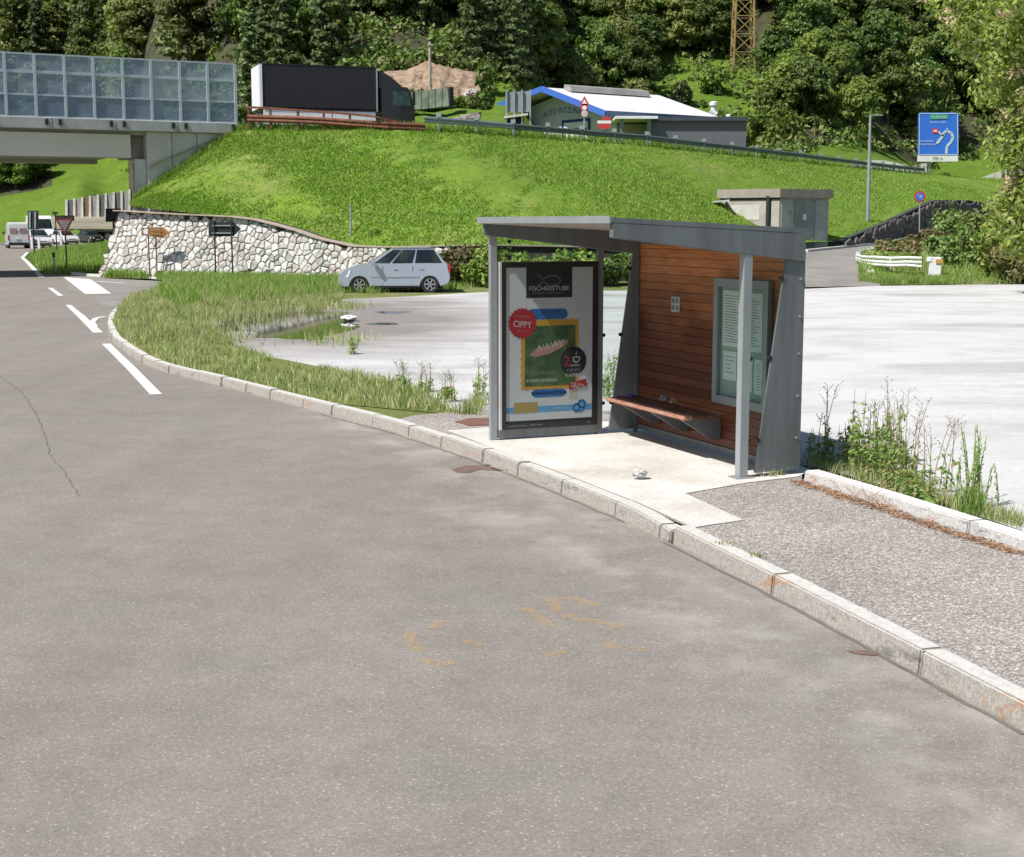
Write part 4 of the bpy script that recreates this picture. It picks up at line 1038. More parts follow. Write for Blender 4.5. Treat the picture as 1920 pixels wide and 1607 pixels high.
bbox(MB(), SL0, SAB - .1, 1.101, BW - 1.201, 5.75, 6.5).build('girder', GIR, viaduct)
ab = mat('abutment_concrete', (0.64, 0.62, 0.58), .85, scale=.55, c2=(.48, .44, .38), fine=.25, stretch=(1, 1, .3), bmp=.1)
SA2 = s_of(296)
bbox(MB(), SAB - .3, SA2 + .5, 1.5, 2.2, 5.5, 6.61).build('recess_wall', ab, viaduct); vb_ = Vector((-.262, .965, 0)) * 10.5; A_, B_ = Bp(SAB + .05, .3, 0), Bp(SA2, .3, 0)
MB().hexa([A_ - Vector((0, 0, .1)), B_ - Vector((0, 0, .1)), B_ + vb_ - Vector((0, 0, .1)), A_ + vb_ - Vector((0, 0, .1))], [A_ + Vector((0, 0, 5.5)), B_ + Vector((0, 0, 5.5)), B_ + vb_ + Vector((0, 0, 5.5)), A_ + vb_ + Vector((0, 0, 5.5))]).build('bearing_wall', ab, viaduct, bevel=.02, seg=1)
ss = [SA2 + .006, s_of(342), s_of(388), BL + .3]
for a, b_ in zip(ss[:-1], ss[1:]): bbox(MB(), a + .012, b_ - .012, .12, 1.0, 0, 6.77).build('wing_panel', ab, viaduct, bevel=.015, seg=1)
MB().prism([Bp(SA2 + .4, 1.01, 0), Bp(BL, 1.01, 0), Bp(BL, BW, 0), Bp(SA2 + 2.6, BW, 0)], (0, 0, 6.61)).build('abutment_core', ab, viaduct)
bbox(MB(), SL0, BL, BW + .001, BW + .5, 6.78, 7.28).build('edge_beam', EDGE, viaduct)
# see-through noise barrier: posts, rails and panes
bar = thing('noise_barrier', 'see-through noise barrier of steel frames and clear panes on the viaduct', 'noise barrier', tuple(Bp(0, 0, 7.2)))
posts = [s_of(p) for p in (43, 97, 151, 203, 256, 307, 359, 409, 459)]
dp = posts[1] - posts[0]; posts = [posts[0] - dp * k for k in range(11, 0, -1)] + posts
FRM = mat('barrier_frame', (0.50, 0.56, 0.60), .5, .3, scale=3, var=.05)
PG = glass_mat('barrier_pane', (0.84, 0.90, 0.95), .68, .12, (.46, .56, .68))
PG2 = glass_mat('barrier_pane_low', (0.62, 0.70, 0.80), .62, .12, (.34, .43, .56))
ztop = lambda s: 10.12 - .004 * s
for p in posts: bbox(MB(), p - .06, p + .06, -.06, .1, 7.285, ztop(p)).build('post', FRM, bar)
for a, b_ in zip(posts[:-1], posts[1:]):
    lv = [7.30, 8.28, 9.3, 10.08]
    for j, (z0, z1) in enumerate(zip(lv[:-1], lv[1:])):
        bbox(MB(), a + .065, b_ - .065, .01, .03, z0 + .04, z1 - .04).build('pane', PG2 if j == 0 else PG, bar)
    for z, t in ((8.28, .04), (9.3, .07), (10.09, .035), (7.31, .03)): bbox(MB(), a + .061, b_ - .061, -.02, .06, z - t, z + t).build('rail', FRM, bar)

# rust-brown parapet rail, then galvanised guard rail along the bank
def up(px, z=CZ, dn=-.25): return col(px, crest_d(px) + dn, z)
rr_ = thing('parapet_rail', 'rust brown steel parapet rail beside the lorry on the bank top', 'rail', tuple(up(600)))
for p in (466, 507, 559, 607, 656, 727):
    tq = D(p, float(np.interp(p, [464, 656, 705, 727, 797], [203, 216, 221, 227, 242])), crest_d(p) - .25); MB().bar((tq.x, tq.y, 6.5), tq, .1, .12).build('post', M['rust'], rr_)
ptl = [D(p, y, crest_d(p) - .3) for p, y in ((464, 201), (507, 203), (559, 206.5), (607, 210), (656, 214), (705, 219), (727, 225), (797, 240))]
for a, b_ in zip(ptl[:-1], ptl[1:]): MB().bar(a, b_, .1, .1).build('top_rail', M['rust'], rr_)
def wbeam(mb, a, b_, h=.31):
    d = (b_ - a).normalized(); n = Vector((d.y, -d.x, 0)).normalized() * .05
    prof = [(0, 0), (1, .06), (1, .1), (0, .155), (1, .21), (1, .25), (0, .31)]
    A = [a + n * q + Vector((0, 0, z * h / .31)) for q, z in prof]; Bq = [b_ + n * q + Vector((0, 0, z * h / .31)) for q, z in prof]
    k = len(prof); mb.add(A + Bq, [(i, i + 1, k + i + 1, k + i) for i in range(k - 1)]); return mb
pb = [D(p, float(np.interp(p, [460, 590, 705, 800], [229, 233, 242, 246])), crest_d(p) - .36) for p in (464, 507, 559, 607, 656, 727, 797)]
for a, b_ in zip(pb[:-1], pb[1:]): wbeam(MB(), a, b_, .36).build('guard_beam', M['rust'], rr_)
gr_ = thing('guard_rail', 'long galvanised guard rail curving along the top of the grassy bank', 'guard rail', tuple(up(1200)))
gp = [800, 827, 895, 962, 1025, 1086, 1146, 1205, 1257, 1309, 1360, 1405, 1446, 1485, 1522, 1555, 1586, 1613, 1636, 1657, 1677, 1695, 1712]
for p in gp[1:]:
    a = up(p, 6.8, -.25); MB().bar(a, a + Vector((0, 0, .84)), .12, .12).bar(a + Vector((-.12, -.1, .84)), a + Vector((.12, -.1, .84)), .12, .2).build('post', M['steel'], gr_)
for a, b_ in zip(gp[:-1], gp[1:]): wbeam(MB(), up(a, 7.24, -.3), up(b_, 7.24, -.3)).build('beam', M['guard_steel'] if a > 960 else M['steel'], gr_)
# upper road surface behind the rail
V, F = [], []
PX_ = list(range(300, 1621, 40))
for p in PX_:
    for q in (.8, 7.6): V.append(tuple(col(p, start_d(p) + q, CZ - .03)))
for i in range(len(PX_) - 1): F.append((2 * i, 2 * i + 2, 2 * i + 3, 2 * i + 1))
structure(np_mesh('upper_road', V, F, M['far_asphalt']))

# ------------------------------------------------------------------ vehicles
def wheel(parent, x, y, r, wd, rimm, spokes=6):
    mb = MB(); sg = 1 if y > 0 else -1
    ring = lambda rr2, yy: [(x + rr2 * math.cos(2 * math.pi * k / 24), yy, r + rr2 * math.sin(2 * math.pi * k / 24)) for k in range(24)]
    L = [ring(r * .66, y + sg * wd / 2 * .8), ring(r * .95, y + sg * wd / 2), ring(r, y + sg * wd * .3), ring(r, y - sg * wd * .3), ring(r * .95, y - sg * wd / 2), ring(r * .3, y - sg * wd / 2)]
    vs = [v for l in L for v in l]; mb.add(vs, [(i * 24 + k, i * 24 + (k + 1) % 24, (i + 1) * 24 + (k + 1) % 24, (i + 1) * 24 + k) for i in range(5) for k in range(24)])
    w_ = mb.build('wheel', M['dark'], parent, smooth=True)
    mb = MB(); yo = y + sg * wd * .38
    mb.tube([(x, yo - sg * .05, r), (x, yo, r)], r * .2, 12)
    for k in range(spokes):
        a = 2 * math.pi * k / spokes; mb.bar((x + r * .15 * math.cos(a), yo, r + r * .15 * math.sin(a)), (x + r * .6 * math.cos(a), yo, r + r * .6 * math.sin(a)), .045, r * .24, up=(0, 1, 0))
    rg_ = [(x + r * .66 * math.cos(2 * math.pi * k / 24), yo + sg * .01, r + r * .66 * math.sin(2 * math.pi * k / 24)) for k in range(24)]
    r2 = [(x + r * .56 * math.cos(2 * math.pi * k / 24), yo, r + r * .56 * math.sin(2 * math.pi * k / 24)) for k in range(24)]
    mb.add(rg_ + r2, [(k, (k + 1) % 24, 24 + (k + 1) % 24, 24 + k) for k in range(24)])
    mb.build('rim', rimm, w_)
def paint(name, c, metal=.4, rough=.3):
    m, nt, b, o = newmat(name); b.inputs['Metallic'].default_value = metal; b.inputs['Roughness'].default_value = rough; b.inputs['Coat Weight'].default_value = .6
    nt.links.new(ramp(nt, noise(nt, 2.5, 3), [(.3, tuple(x * .93 for x in c)), (.7, c)]), b.inputs['Base Color']); return m
CARG = glass_mat('car_glass', (.10, .13, .13), .35, .05); RIM = mat('alloy_rim', (.45, .46, .48), .4, .6, scale=8, var=.05)
HL = mat('headlight_lens', (.7, .72, .75), .15, .2, scale=9, var=.05); TL_ = mat('tail_light_lens', (.45, .02, .02), .25, scale=9)
CABIN_IN = mat('dark_interior', (.03, .03, .032), .9, scale=5)
def car(name, label, cat, pm, Lh=1.95, Wd=.83, Hb=.93, Hr=1.49, prof=None, gh=None, arch=.345, ax=(1.22, -1.24), wr=.30, plate=True, windows=((.04, .40), (.43, .70), (.73, .93)), group=None):
    root = thing(name, label, cat, (0, 0, 0), group)
    def archp(cx_): return [(cx_ + arch * math.cos(R(a)), .24 + arch * .92 * max(0, math.sin(R(a)))) for a in range(180, -1, -20)]
    prof = prof or [(-1.86, .30), (-1.95, .42), (-1.96, .60), (-1.91, .78), (-1.86, .98), (-1.78, 1.02), (.78, .99), (1.02, .955), (1.40, .895), (1.66, .80), (1.83, .68), (1.92, .54), (1.94, .38), (1.90, .22)]
    front = [(x, z) for x, z in prof]
    poly = front + [(ax[0] + arch + .04, .22)] + list(reversed(archp(ax[0]))) + [(ax[0] - arch - .04, .20), (ax[1] + arch + .04, .20)] + list(reversed(archp(ax[1]))) + [(ax[1] - arch - .04, .24)]
    mb = MB(); n = len(poly); ys = [-Wd, -Wd * .97, Wd * .97, Wd]
    # sides bulge: full width between sill and belt, drawn in above and at the nose
    def yy(x, z, f): return f * (1 - .05 * max(0, (z - .6) / .4) - .06 * max(0, (abs(x) - 1.3) / .65) ** 2 * 1.0 - .03 * max(0, (.35 - z) / .2))
    vs = []
    for f in (-Wd, Wd): vs += [(x, yy(x, z, f), z) for x, z in poly]
    ins = []
    fs = [(i, (i + 1) % n, n + (i + 1) % n, n + i) for i in range(n)] + [tuple(range(n)), tuple(range(2 * n - 1, n - 1, -1))]
    mb.add(vs, fs); body = mb.build('body', pm, root, bevel=.035, smooth=True)
    mb = MB(); mb.box((0, 0, .4), (2 * Lh - .5, 2 * Wd - .25, .5)); mb.build('underbody', CABIN_IN, root)
    gh = gh or [(-1.84, -1.52, .90), (-1.84 + .3, -1.3, 0), (.92, .10, 0)]
    xb0, xb1, xt0, xt1 = gh if len(gh) == 4 else (-1.84, .98, -1.40, .05)
    yb, yt = Wd * .93, Wd * .72
    zb, zt = Hb, Hr
    C = lambda u, v_, side, off=0: (Vector((xb0 + (xb1 - xb0) * u, side * yb, zb)).lerp(Vector((xt0 + (xt1 - xt0) * u, side * yt, zt)), v_) + Vector((0, side * off, off * .4)))
    mb = MB(); mb.hexa([(xb0, -yb, zb), (xb1, -yb, zb), (xb1, yb, zb), (xb0, yb, zb)], [(xt0, -yt, zt - .03), (xt1, -yt, zt - .03), (xt1, yt, zt - .03), (xt0, yt, zt - .03)])
    mb.add([(xt0 + .15, -yt + .12, zt), (xt1 - .12, -yt + .12, zt), (xt1 - .12, yt - .12, zt), (xt0 + .15, yt - .12, zt), (xt0, -yt, zt - .03), (xt1, -yt, zt - .03), (xt1, yt, zt - .03), (xt0, yt, zt - .03)],
           [(0, 1, 2, 3), (4, 5, 1, 0), (5, 6, 2, 1), (6, 7, 3, 2), (7, 4, 0, 3)])
    mb.build('cabin', pm, root, bevel=.03, smooth=True)
    for side in (-1, 1):
        for a, b_ in windows:
            MB().poly([C(a, .1, side, .012), C(b_, .1, side, .012), C(b_ - (.0 if b_ < .9 else .02), .86, side, .012), C(a + .0, .86, side, .012)]).build('side_window', CARW, root)
    F_ = lambda y_, v_, xa, xc, off: Vector((xa + (xc - xa) * v_ + off, y_ * (yb + (yt - yb) * v_), zb + (zt - .03 - zb) * v_ + abs(off) * .5))
    MB().poly([F_(-.9, .06, xb1, xt1, .012), F_(.9, .06, xb1, xt1, .012), F_(.9, .93, xb1, xt1, .012), F_(-.9, .93, xb1, xt1, .012)]).build('windscreen', CARW, root)
    MB().poly([F_(-.85, .15, xb0, xt0, -.012), F_(.85, .15, xb0, xt0, -.012), F_(.85, .9, xb0, xt0, -.012), F_(-.85, .9, xb0, xt0, -.012)]).build('rear_window', CARW, root)
    fx, rx = prof[-3][0], prof[2][0]
    for side in (-1, 1):
        MB().hexa([(fx - .34, side * (Wd * .55), .52), (fx + .03, side * Wd * .55, .50), (fx - .02, side * Wd * .90, .50), (fx - .34, side * Wd * 1.0, .54)], [(fx - .42, side * (Wd * .55), .76), (fx - .09, side * Wd * .55, .715), (fx - .13, side * Wd * .90, .715), (fx - .42, side * Wd * .99, .77)]).build('headlight', HL, root, bevel=.01)
        MB().box((rx + .03, side * Wd * .82, .82), (.1, .18, .28)).build('tail_light', TL_, root, bevel=.02)
        m_ = MB().box((xb1 - .26, side * (Wd + .12), zb + .09), (.16, .22, .15)).build('wing_mirror', pm, root, bevel=.03)
        for hx in (-.05, -.95): MB().box((hx, side * (Wd * .972), zb - .14), (.16, .035, .03)).build('door_handle', pm, root, bevel=.008)
        MB().bar((ax[0] - arch - .03, side * (Wd * .998), .56), (ax[1] + arch + .03, side * (Wd * .998), .56), .03, .05).build('rubbing_strip', pm, root)
        MB().bar((ax[0] - arch - .05, side * (Wd * .985), .23), (ax[1] + arch + .05, side * (Wd * .985), .23), .02, .06).build('sill_strip', M['black'], root)
        for dx in (.38 + .05, -.62): MB().bar((dx, side * (Wd * .999), .3), (dx - .02, side * Wd * .962, zb - .02), .008, .012).build('door_seam', M['black'], root)
    MB().box((fx + .0, 0, .33), (.06, Wd * 1.5, .14)).build('lower_grille', M['black'], root, bevel=.02)
    MB().box((fx - .03, 0, .56), (.06, Wd * .9, .09)).build('grille', M['black'], root, bevel=.02)
    if plate: MB().box((fx + .035, 0, .42), (.02, .5, .11)).build('number_plate', M['white'], root)
    for x_ in ax:
        for side in (-1, 1): wheel(root, x_, side * (Wd - .09), wr, .19, RIM)
    return root
def car_window_mat():
    m, nt, b, o = newmat('tinted_car_window'); b.inputs['Base Color'].default_value = (.012, .016, .016, 1); b.inputs['Roughness'].default_value = .06; b.inputs['Specular IOR Level'].default_value = .7
    f = ramp(nt, noise(nt, 1.6, 3), [(.45, (.008, .011, .013)), (.7, (.03, .05, .03))]); nt.links.new(f, b.inputs['Base Color']); return m
CARW = car_window_mat()
def place(o, x, y, z, rz): o.location = (x, y, z); o.rotation_euler = (0, 0, R(rz))
silver = paint('silver_blue_paint', (.45, .485, .56), .4, .25)
c1_ = car('hatchback', 'silver five door hatchback parked on the yard edge before the stone wall', 'car', silver)
c1_.scale = (.985, 1, 1.06); cc_ = col(742, 50.7, LZ - .02); place(c1_, cc_.x, cc_.y, LZ - .01, 186)

def van(name, label, pm, L=5.2, Wd=1.0, H=2.5, hood=.9, rear_print=False, group=None):
    root = thing(name, label, 'van', (0, 0, 0), group); h2 = L / 2
    prof = [(-h2, .35), (-h2 - .04, 1.1), (-h2 + .06, H - .1), (-h2 + .2, H), (h2 - hood - .9, H), (h2 - hood - .55, H - .18), (h2 - hood + .15, 1.45), (h2 - .25, 1.15), (h2, .85), (h2 + .02, .3)]
    ax = (h2 - .95, -h2 + 1.0); ar = .4
    arc = lambda c: [(c + ar * math.cos(R(a)), .3 + ar * max(0, math.sin(R(a)))) for a in range(0, 181, 20)]
    poly = prof + arc(ax[0]) + arc(ax[1]); n = len(poly)
    yy = lambda z, f: f * (1 - .10 * max(0, (z - 1.1) / (H - 1.1)))
    mb = MB(); mb.add([(x, yy(z, -Wd), z) for x, z in poly] + [(x, yy(z, Wd), z) for x, z in poly], [(i, (i + 1) % n, n + (i + 1) % n, n + i) for i in range(n)] + [tuple(range(n)), tuple(range(2 * n - 1, n - 1, -1))])
    mb.build('body', pm, root, bevel=.05, smooth=True)
    xa, za, xc, zc = h2 - hood + .15, 1.45, h2 - hood - .55, H - .18
    def W(y_, v_): return Vector((xa + (xc - xa) * v_ + .02, y_ * yy(za + (zc - za) * v_, Wd), za + (zc - za) * v_ + .012))
    MB().poly([W(-.88, .08), W(.88, .08), W(.86, .86), W(-.86, .86)]).build('windscreen', CARW, root)
    for sd_ in (-1, 1):
        MB().poly([(x_, sd_ * (abs(yy(z_, Wd)) + .01), z_) for x_, z_ in ((xa - .12, 1.42), (xa - 1.05, 1.42), (xa - 1.05, 2.0), (xc - .02, 2.0))]).build('side_window', CARW, root)
        MB().box((h2 - .06, sd_ * Wd * .8, .92), (.16, .26, .2)).build('headlight', HL, root, bevel=.02)
        MB().box((-h2 - .03, sd_ * Wd * .92, 1.05), (.06, .12, .5)).build('tail_light', TL_, root, bevel=.01)
        MB().box((xa - .1, sd_ * (Wd + .16), 1.5), (.1, .18, .3)).build('wing_mirror', M['black'], root, bevel=.03)
        MB().box((-h2 - .035, sd_ * Wd * .44, 1.72), (.02, Wd * .66, .5)).build('rear_window', CARW if not rear_print else mat('printed_rear_panel', (.42, .35, .34), .5, scale=3, c2=(.30, .12, .12)), root)
        for x_ in ax: wheel(root, x_, sd_ * (Wd - .12), .34, .22, RIM, 8)
    MB().box((h2 + .02, 0, .42), (.1, Wd * 1.8, .26)).build('bumper', M['black'], root, bevel=.03)
    MB().box((-h2 - .06, 0, .45), (.1, Wd * 1.85, .24)).build('bumper', M['black'], root, bevel=.03)
    MB().box((h2 + .0, 0, .80), (.06, Wd * 1.1, .14)).build('grille', M['black'], root, bevel=.02)
    MB().box((-h2 - .05, .1, .95), (.03, .5, .12)).build('number_plate', M['white'], root)
    return root
whitep = paint('white_vehicle_paint', (.72, .73, .75), 0, .35)
van1 = van('van', 'white van with a printed rear driving away along the main road', whitep, L=5.6, Wd=1.03, H=2.55, rear_print=True); p = G(20, 466, 0); place(van1, p.x - .2, p.y + 2.6, 0, 112)
redp = paint('red_vehicle_paint', (.35, .03, .02), 0, .4)
van3 = van('van', 'dark red van far up the road ahead of the white van', redp, L=6, Wd=1.15, H=3.0); p = col(-6, 172, 0); place(van3, p.x, 172, 0, 112)
van2 = van('van', 'white high-roofed van facing the camera behind the white car', whitep, L=5.8, Wd=1.08, H=2.85); p = col(94, 174, 0); place(van2, p.x, 174, 0, -62); van2.scale = (1.1, 1.1, 1.18)
whitec = paint('white_car_paint', (.66, .67, .70), .1, .3)
suv = car('car', 'white car with a dark windscreen facing the camera beside the road bend', 'car', whitec, Wd=.93, Hb=1.05, Hr=1.66, wr=.35); p = col(88, 150, 0); place(suv, p.x, 150, 0, -58); suv.scale = (1.12, 1.12, 1.12)
hat = car('car', 'small pale car behind the triangular give way sign', 'car', whitec); p = col(139, 170, 0); place(hat, p.x, 170, 0, -50); hat.scale = (1.1,) * 3
blackp = paint('black_car_paint', (.02, .018, .02), .2, .3)
blk = car('car', 'black car waiting behind the low grass in the shade by the wall', 'car', blackp); p = col(186, 183, 0); place(blk, p.x, 183, 0, -48); blk.scale = (1.05,) * 3
dkc = car('car', 'dark car half hidden by bushes at the top of the ramp', 'car', paint('dark_teal_paint', (.03, .05, .06), .3, .3)); p = col(1838, 107, 2.45); place(dkc, p.x, p.y, 2.55, 150); dkc.scale = (1.1,) * 3
# pale flatbed load / long trailer behind the far cars
tr_ = thing('trailer', 'long cream covered trailer standing behind the black car', 'trailer', (0, 0, 0)); p = col(176, 191, 0)
CRM = mat('cream_tarpaulin', (.58, .55, .46), .7, scale=.6, c2=(.40, .33, .26), stretch=(.3, 1, 3))
MB().box((0, 0, 2.15), (8.4, 2.4, 1.7)).build('tarpaulin', CRM, tr_, bevel=.12)
MB().box((0, 0, 1.15), (8.6, 2.4, .2)).build('bed', M['sign_back'], tr_)
for x_ in (-3.2, -2.2, 3.1):
    for sd_ in (-1, 1): wheel(tr_, x_, sd_ * 1.05, .48, .26, RIM)
MB().box((3.6, 0, .75), (1.0, 1.6, .6)).build('drawbar', M['sign_back'], tr_)
place(tr_, p.x, 191, .3, 8)

# lorry on the viaduct approach
lz = 6.99; lorry = thing('lorry', 'black curtain sided lorry with a white lower flank driving behind the rusty parapet rail', 'lorry', (0, 0, 0))
CURT = mat('black_curtain', (.010, .011, .015), .7, scale=.8, c2=(.010, .011, .014), stretch=(6, .2, .3), bmp=.25, bscale=3)
LB, LW, z0, z1 = 7.0, 1.25, 1.34, 3.66
MB().box((LB / 2, 0, (z0 + z1) / 2 + .05), (LB - .1, 2 * LW - .03, z1 - z0 - .1)).build('curtain', CURT, lorry, bevel=.02)
MB().box((LB / 2, 0, z1 + .02), (LB, 2 * LW, .07)).build('roof', M['black'], lorry, bevel=.02)
for x_, w2 in ((.05, .16), (LB - .04, .09)):
    for sd_ in (-1, 1): MB().box((x_, sd_ * (LW - .02), (z0 + z1) / 2), (w2, .09, z1 - z0)).build('corner_post', M['white'] if x_ < 1 else M['steel'], lorry, bevel=.01)
for sd_ in (-1, 1): MB().box((-.035, sd_ * LW * .49, (z0 + z1) / 2), (.06, LW * .96, z1 - z0 - .06)).build('rear_door', M['white'], lorry, bevel=.01)
for sd_ in (-1, 1):
    for a, b_ in ((.15, 2.1), (2.15, 4.2), (4.25, 6.85)): MB().box(((a + b_) / 2, sd_ * (LW - .01), .93), (b_ - a, .05, .78)).build('side_skirt', M['white'], lorry, bevel=.01)
    MB().bar((.2, sd_ * (LW + .02), 1.345), (6.9, sd_ * (LW + .02), 1.345), .05, .06).build('edge_rail', M['sign_back'], lorry)
MB().box((3.4, 0, .75), (6.6, .9, .3)).build('chassis', M['black'], lorry)
cab = MB(); cp_ = [(7.25, .45), (7.2, 2.75), (8.85, 2.7), (9.05, 2.45), (9.25, 1.7), (9.32, 1.1), (9.3, .4)]
cab.prism([(x, -1.2, z) for x, z in cp_], (0, 2.4, 0)); cabm = paint('black_cab_paint', (.014, .016, .018), .1, .3)
cb = cab.build('cab', cabm, lorry, bevel=.03)
dfl = MB().prism([(7.1, -1.15, 2.6), (7.12, -1.15, 3.55), (7.35, -1.15, 3.5), (7.9, -1.15, 3.2), (8.5, -1.15, 2.78), (8.5, -1.15, 2.6)], (0, 2.3, 0)).build('roof_deflector', cabm, lorry, bevel=.02)
for sd_ in (-1, 1):
    MB().poly([(x, sd_ * 1.207, z) for x, z in ((7.95, 1.7), (9.1, 1.7), (8.92, 2.45), (7.95, 2.45))]).build('side_window', mat('cab_window', (.05, .10, .10), .08, scale=4, c2=(.02, .04, .04)), cb)
    MB().box((9.2, sd_ * 1.36, 2.1), (.14, .2, .75)).build('wing_mirror', M['black'], lorry, bevel=.04)
    MB().box((9.27, sd_ * .9, .75), (.1, .4, .22)).build('headlight', HL, lorry, bevel=.02)
    MB().box((8.45, sd_ * 1.18, .62), (.9, .08, .5)).build('step_panel', M['black'], lorry, bevel=.03)
MB().poly([(9.262, -1.08, 1.72), (9.262, 1.08, 1.72), (9.075, 1.05, 2.43), (9.075, -1.05, 2.43)]).build('windscreen', CARW, lorry)
for x_ in (1.6, 2.6, 8.1):
    for sd_ in (-1, 1): wheel(lorry, x_, sd_ * 1.06, .48, .28, M['white'], 8)
lp = col(490, 75.2, lz); place(lorry, lp.x, lp.y + 1.15, lz, 19.5); lorry.scale = (.88, .94, .965)

# ------------------------------------------------------------------ signs, posts, lamp
def post_sign(name, label, cat, base, group=None): return thing(name, label, cat, tuple(base), group)
def face_cam(p): d = Vector((p[0], p[1], 0)).normalized(); return Vector((d.y, -d.x, 0)), -d     # across (to the right), towards the road
# arrow-shaped direction sign seen from behind
b0 = col(421, 61.5, .1); sg = thing('direction_sign', 'dark back of an arrow shaped direction sign on two thin posts before the stone wall', 'sign', tuple(b0))
ax_, tn = Vector((.9, -.35, 0)).normalized(), Vector((-.35, -.9, 0)).normalized()
def sgp(px, py): q = D(px, py, 61.5); return q
ql = [sgp(391, 417), sgp(437, 417), sgp(452, 429), sgp(437, 443), sgp(391, 443)]
MB().prism(ql, (0, .06, 0)).build('sign_board', M['sign_back'], sg)
for x in (402, 434):
    a = sgp(x, 416) - Vector((0, .05, 0)); b_ = Vector((a.x, a.y, .05)); MB().tube([b_, a], .035, 8).build('post', M['sign_back'], sg)
for y in (423, 437): MB().bar(sgp(398, y) - Vector((0, .04, 0)), sgp(437, y) - Vector((0, .04, 0)), .03, .05).build('back_rail', M['steel'], sg)
# brown tourist sign fixed before the wall
b0 = col(290, 65.0, .15); sg = thing('tourist_sign', 'brown arrow sign with a round white emblem in front of the sloping stone wall end', 'sign', tuple(b0))
dd0 = 64.6
q = [D(265, 427, dd0), D(306, 426, dd0 - .4), D(318, 436, dd0 - .5), D(306, 447, dd0 - .4), D(265, 441, dd0)]
BRW = mat('sign_brown', (.20, .105, .035), .6, scale=5); MB().prism(q, (0, .06, 0)).build('sign_board', BRW, sg)
q = [D(306, 426, dd0 - .41), D(318, 436, dd0 - .52), D(306, 447, dd0 - .41), D(304, 444, dd0 - .41), D(312, 436, dd0 - .48), D(304, 429, dd0 - .41)]
MB().prism(q, (0, -.01, 0)).build('arrow_border', mat('sign_orange', (.36, .15, .03), .6, scale=6), sg)
c = D(274, 434, dd0 - .1); MB().poly([c + Vector((.13 * math.cos(k * .5236), -.02, .13 * math.sin(k * .5236))) for k in range(12)]).build('emblem', M['white'], sg)
for y in (431, 437): MB().bar(D(283, y, dd0 - .25), D(301, y, dd0 - .45), .012, .03).build('lettering_bar', mat('sign_orange', (.40, .2, .05), .6, scale=6), sg)
for x, yb_ in ((278, 450), (292, 452)): a = D(x, 440, dd0 + .1); MB().tube([(a.x, a.y, .1), a], .03, 8).build('post', M['rust'], sg)
# give way sign
b0 = col(122, 78, 0); sg = thing('give_way_sign', 'triangular give way sign with red border on a dark post beside the road', 'sign', tuple(b0)); d_ = 78
def tri(s, off): c = D(121, 421, d_); return [c + Vector((s * x, off, s * z)) for x, z in ((-.62, .42), (.62, .42), (0, -.66))]
MB().prism(tri(.84, 0), (0, .03, 0)).build('sign_border', mat('dark_red_sign', (.16, .02, .02), .6, scale=5), sg)
MB().prism(tri(.56, -.012), (0, .01, 0)).build('sign_face', mat('sign_grey_face', (.22, .2, .21), .6, scale=5), sg)
MB().prism([D(x, y, d_ + .08) for x, y in ((105, 404), (139, 404), (139, 414), (105, 414))], (0, .05, 0)).build('sign_back_board', M['sign_back'], sg)
a = D(121, 405, d_ + .06); MB().tube([(a.x, a.y, 0), a], .045, 8).build('post', M['sign_back'], sg)
m_ = col(116.5, 76.5, 0); de = thing('delineator_post', 'white road edge post with black cap below the give way sign', 'post', tuple(m_))
MB().box((m_.x, m_.y, .35), (.12, .1, .7)).build('post', M['white'], de); MB().box((m_.x, m_.y, .83), (.12, .1, .26)).build('cap', M['black'], de)
for x, lab in ((73.5, 'small white road edge post in front of the white car'), (60, 'small white road edge post between the white van and the bend'), (115, 'small white road edge post at the pale car bumper')):
    yb_ = {73.5: 468, 60: 466, 115: 463}[x]; p = G(x, yb_, 0); t_ = tag(MB().box((0, 0, .5), (.22, .12, 1.0)).prism([(-.11, -.06, 1.0), (.11, -.06, 1.0), (.11, -.06, 1.12)], (0, .12, 0)).build('edge_post', M['white']), lab, 'post', 'road edge posts at the bend'); t_.location = p
# sign backs near the underpass
for (x0, y0, x1, y1, d_, lab) in ((52, 395, 72, 430, 112, 'dark double sign board seen edge on beyond the underpass'), (98, 397, 108, 402, 120, 'small dark board above the white van roof'), (198, 391, 226, 416, 72.5, 'dark back of a square road sign rising above the sloping wall end')):
    b0 = D((x0 + x1) / 2, 440, d_); sg = thing('road_sign', lab, 'sign', (b0.x, b0.y, 0))
    MB().prism([D(x0, y1, d_), D(x1, y1, d_), D(x1, y0, d_), D(x0, y0, d_)], (0, .06, 0)).build('sign_board', M['sign_back'], sg)
    c = D((x0 + x1) / 2, y1, d_); MB().tube([(c.x, c.y + .08, -.05), (c.x, c.y + .08, D(0, (y0 + y1) / 2, d_).z)], .05, 8).build('post', M['sign_back'], sg)
    if x0 == 52:
        for xx in (56, 66): MB().bar(D(xx, 428, d_ - .05), D(xx, 397, d_ - .05), .12, .03).build('stiffener', M['steel'], sg)
# thin marker pole on the bank
p = D(658, 461, 62.2); t_ = thing('marker_pole', 'thin grey pole standing at the top edge of the stone wall', 'pole', tuple(p)); MB().tube([p - Vector((0, 0, .3)), D(657, 382, 62.2)], .04, 8).build('pole', M['steel'], t_)
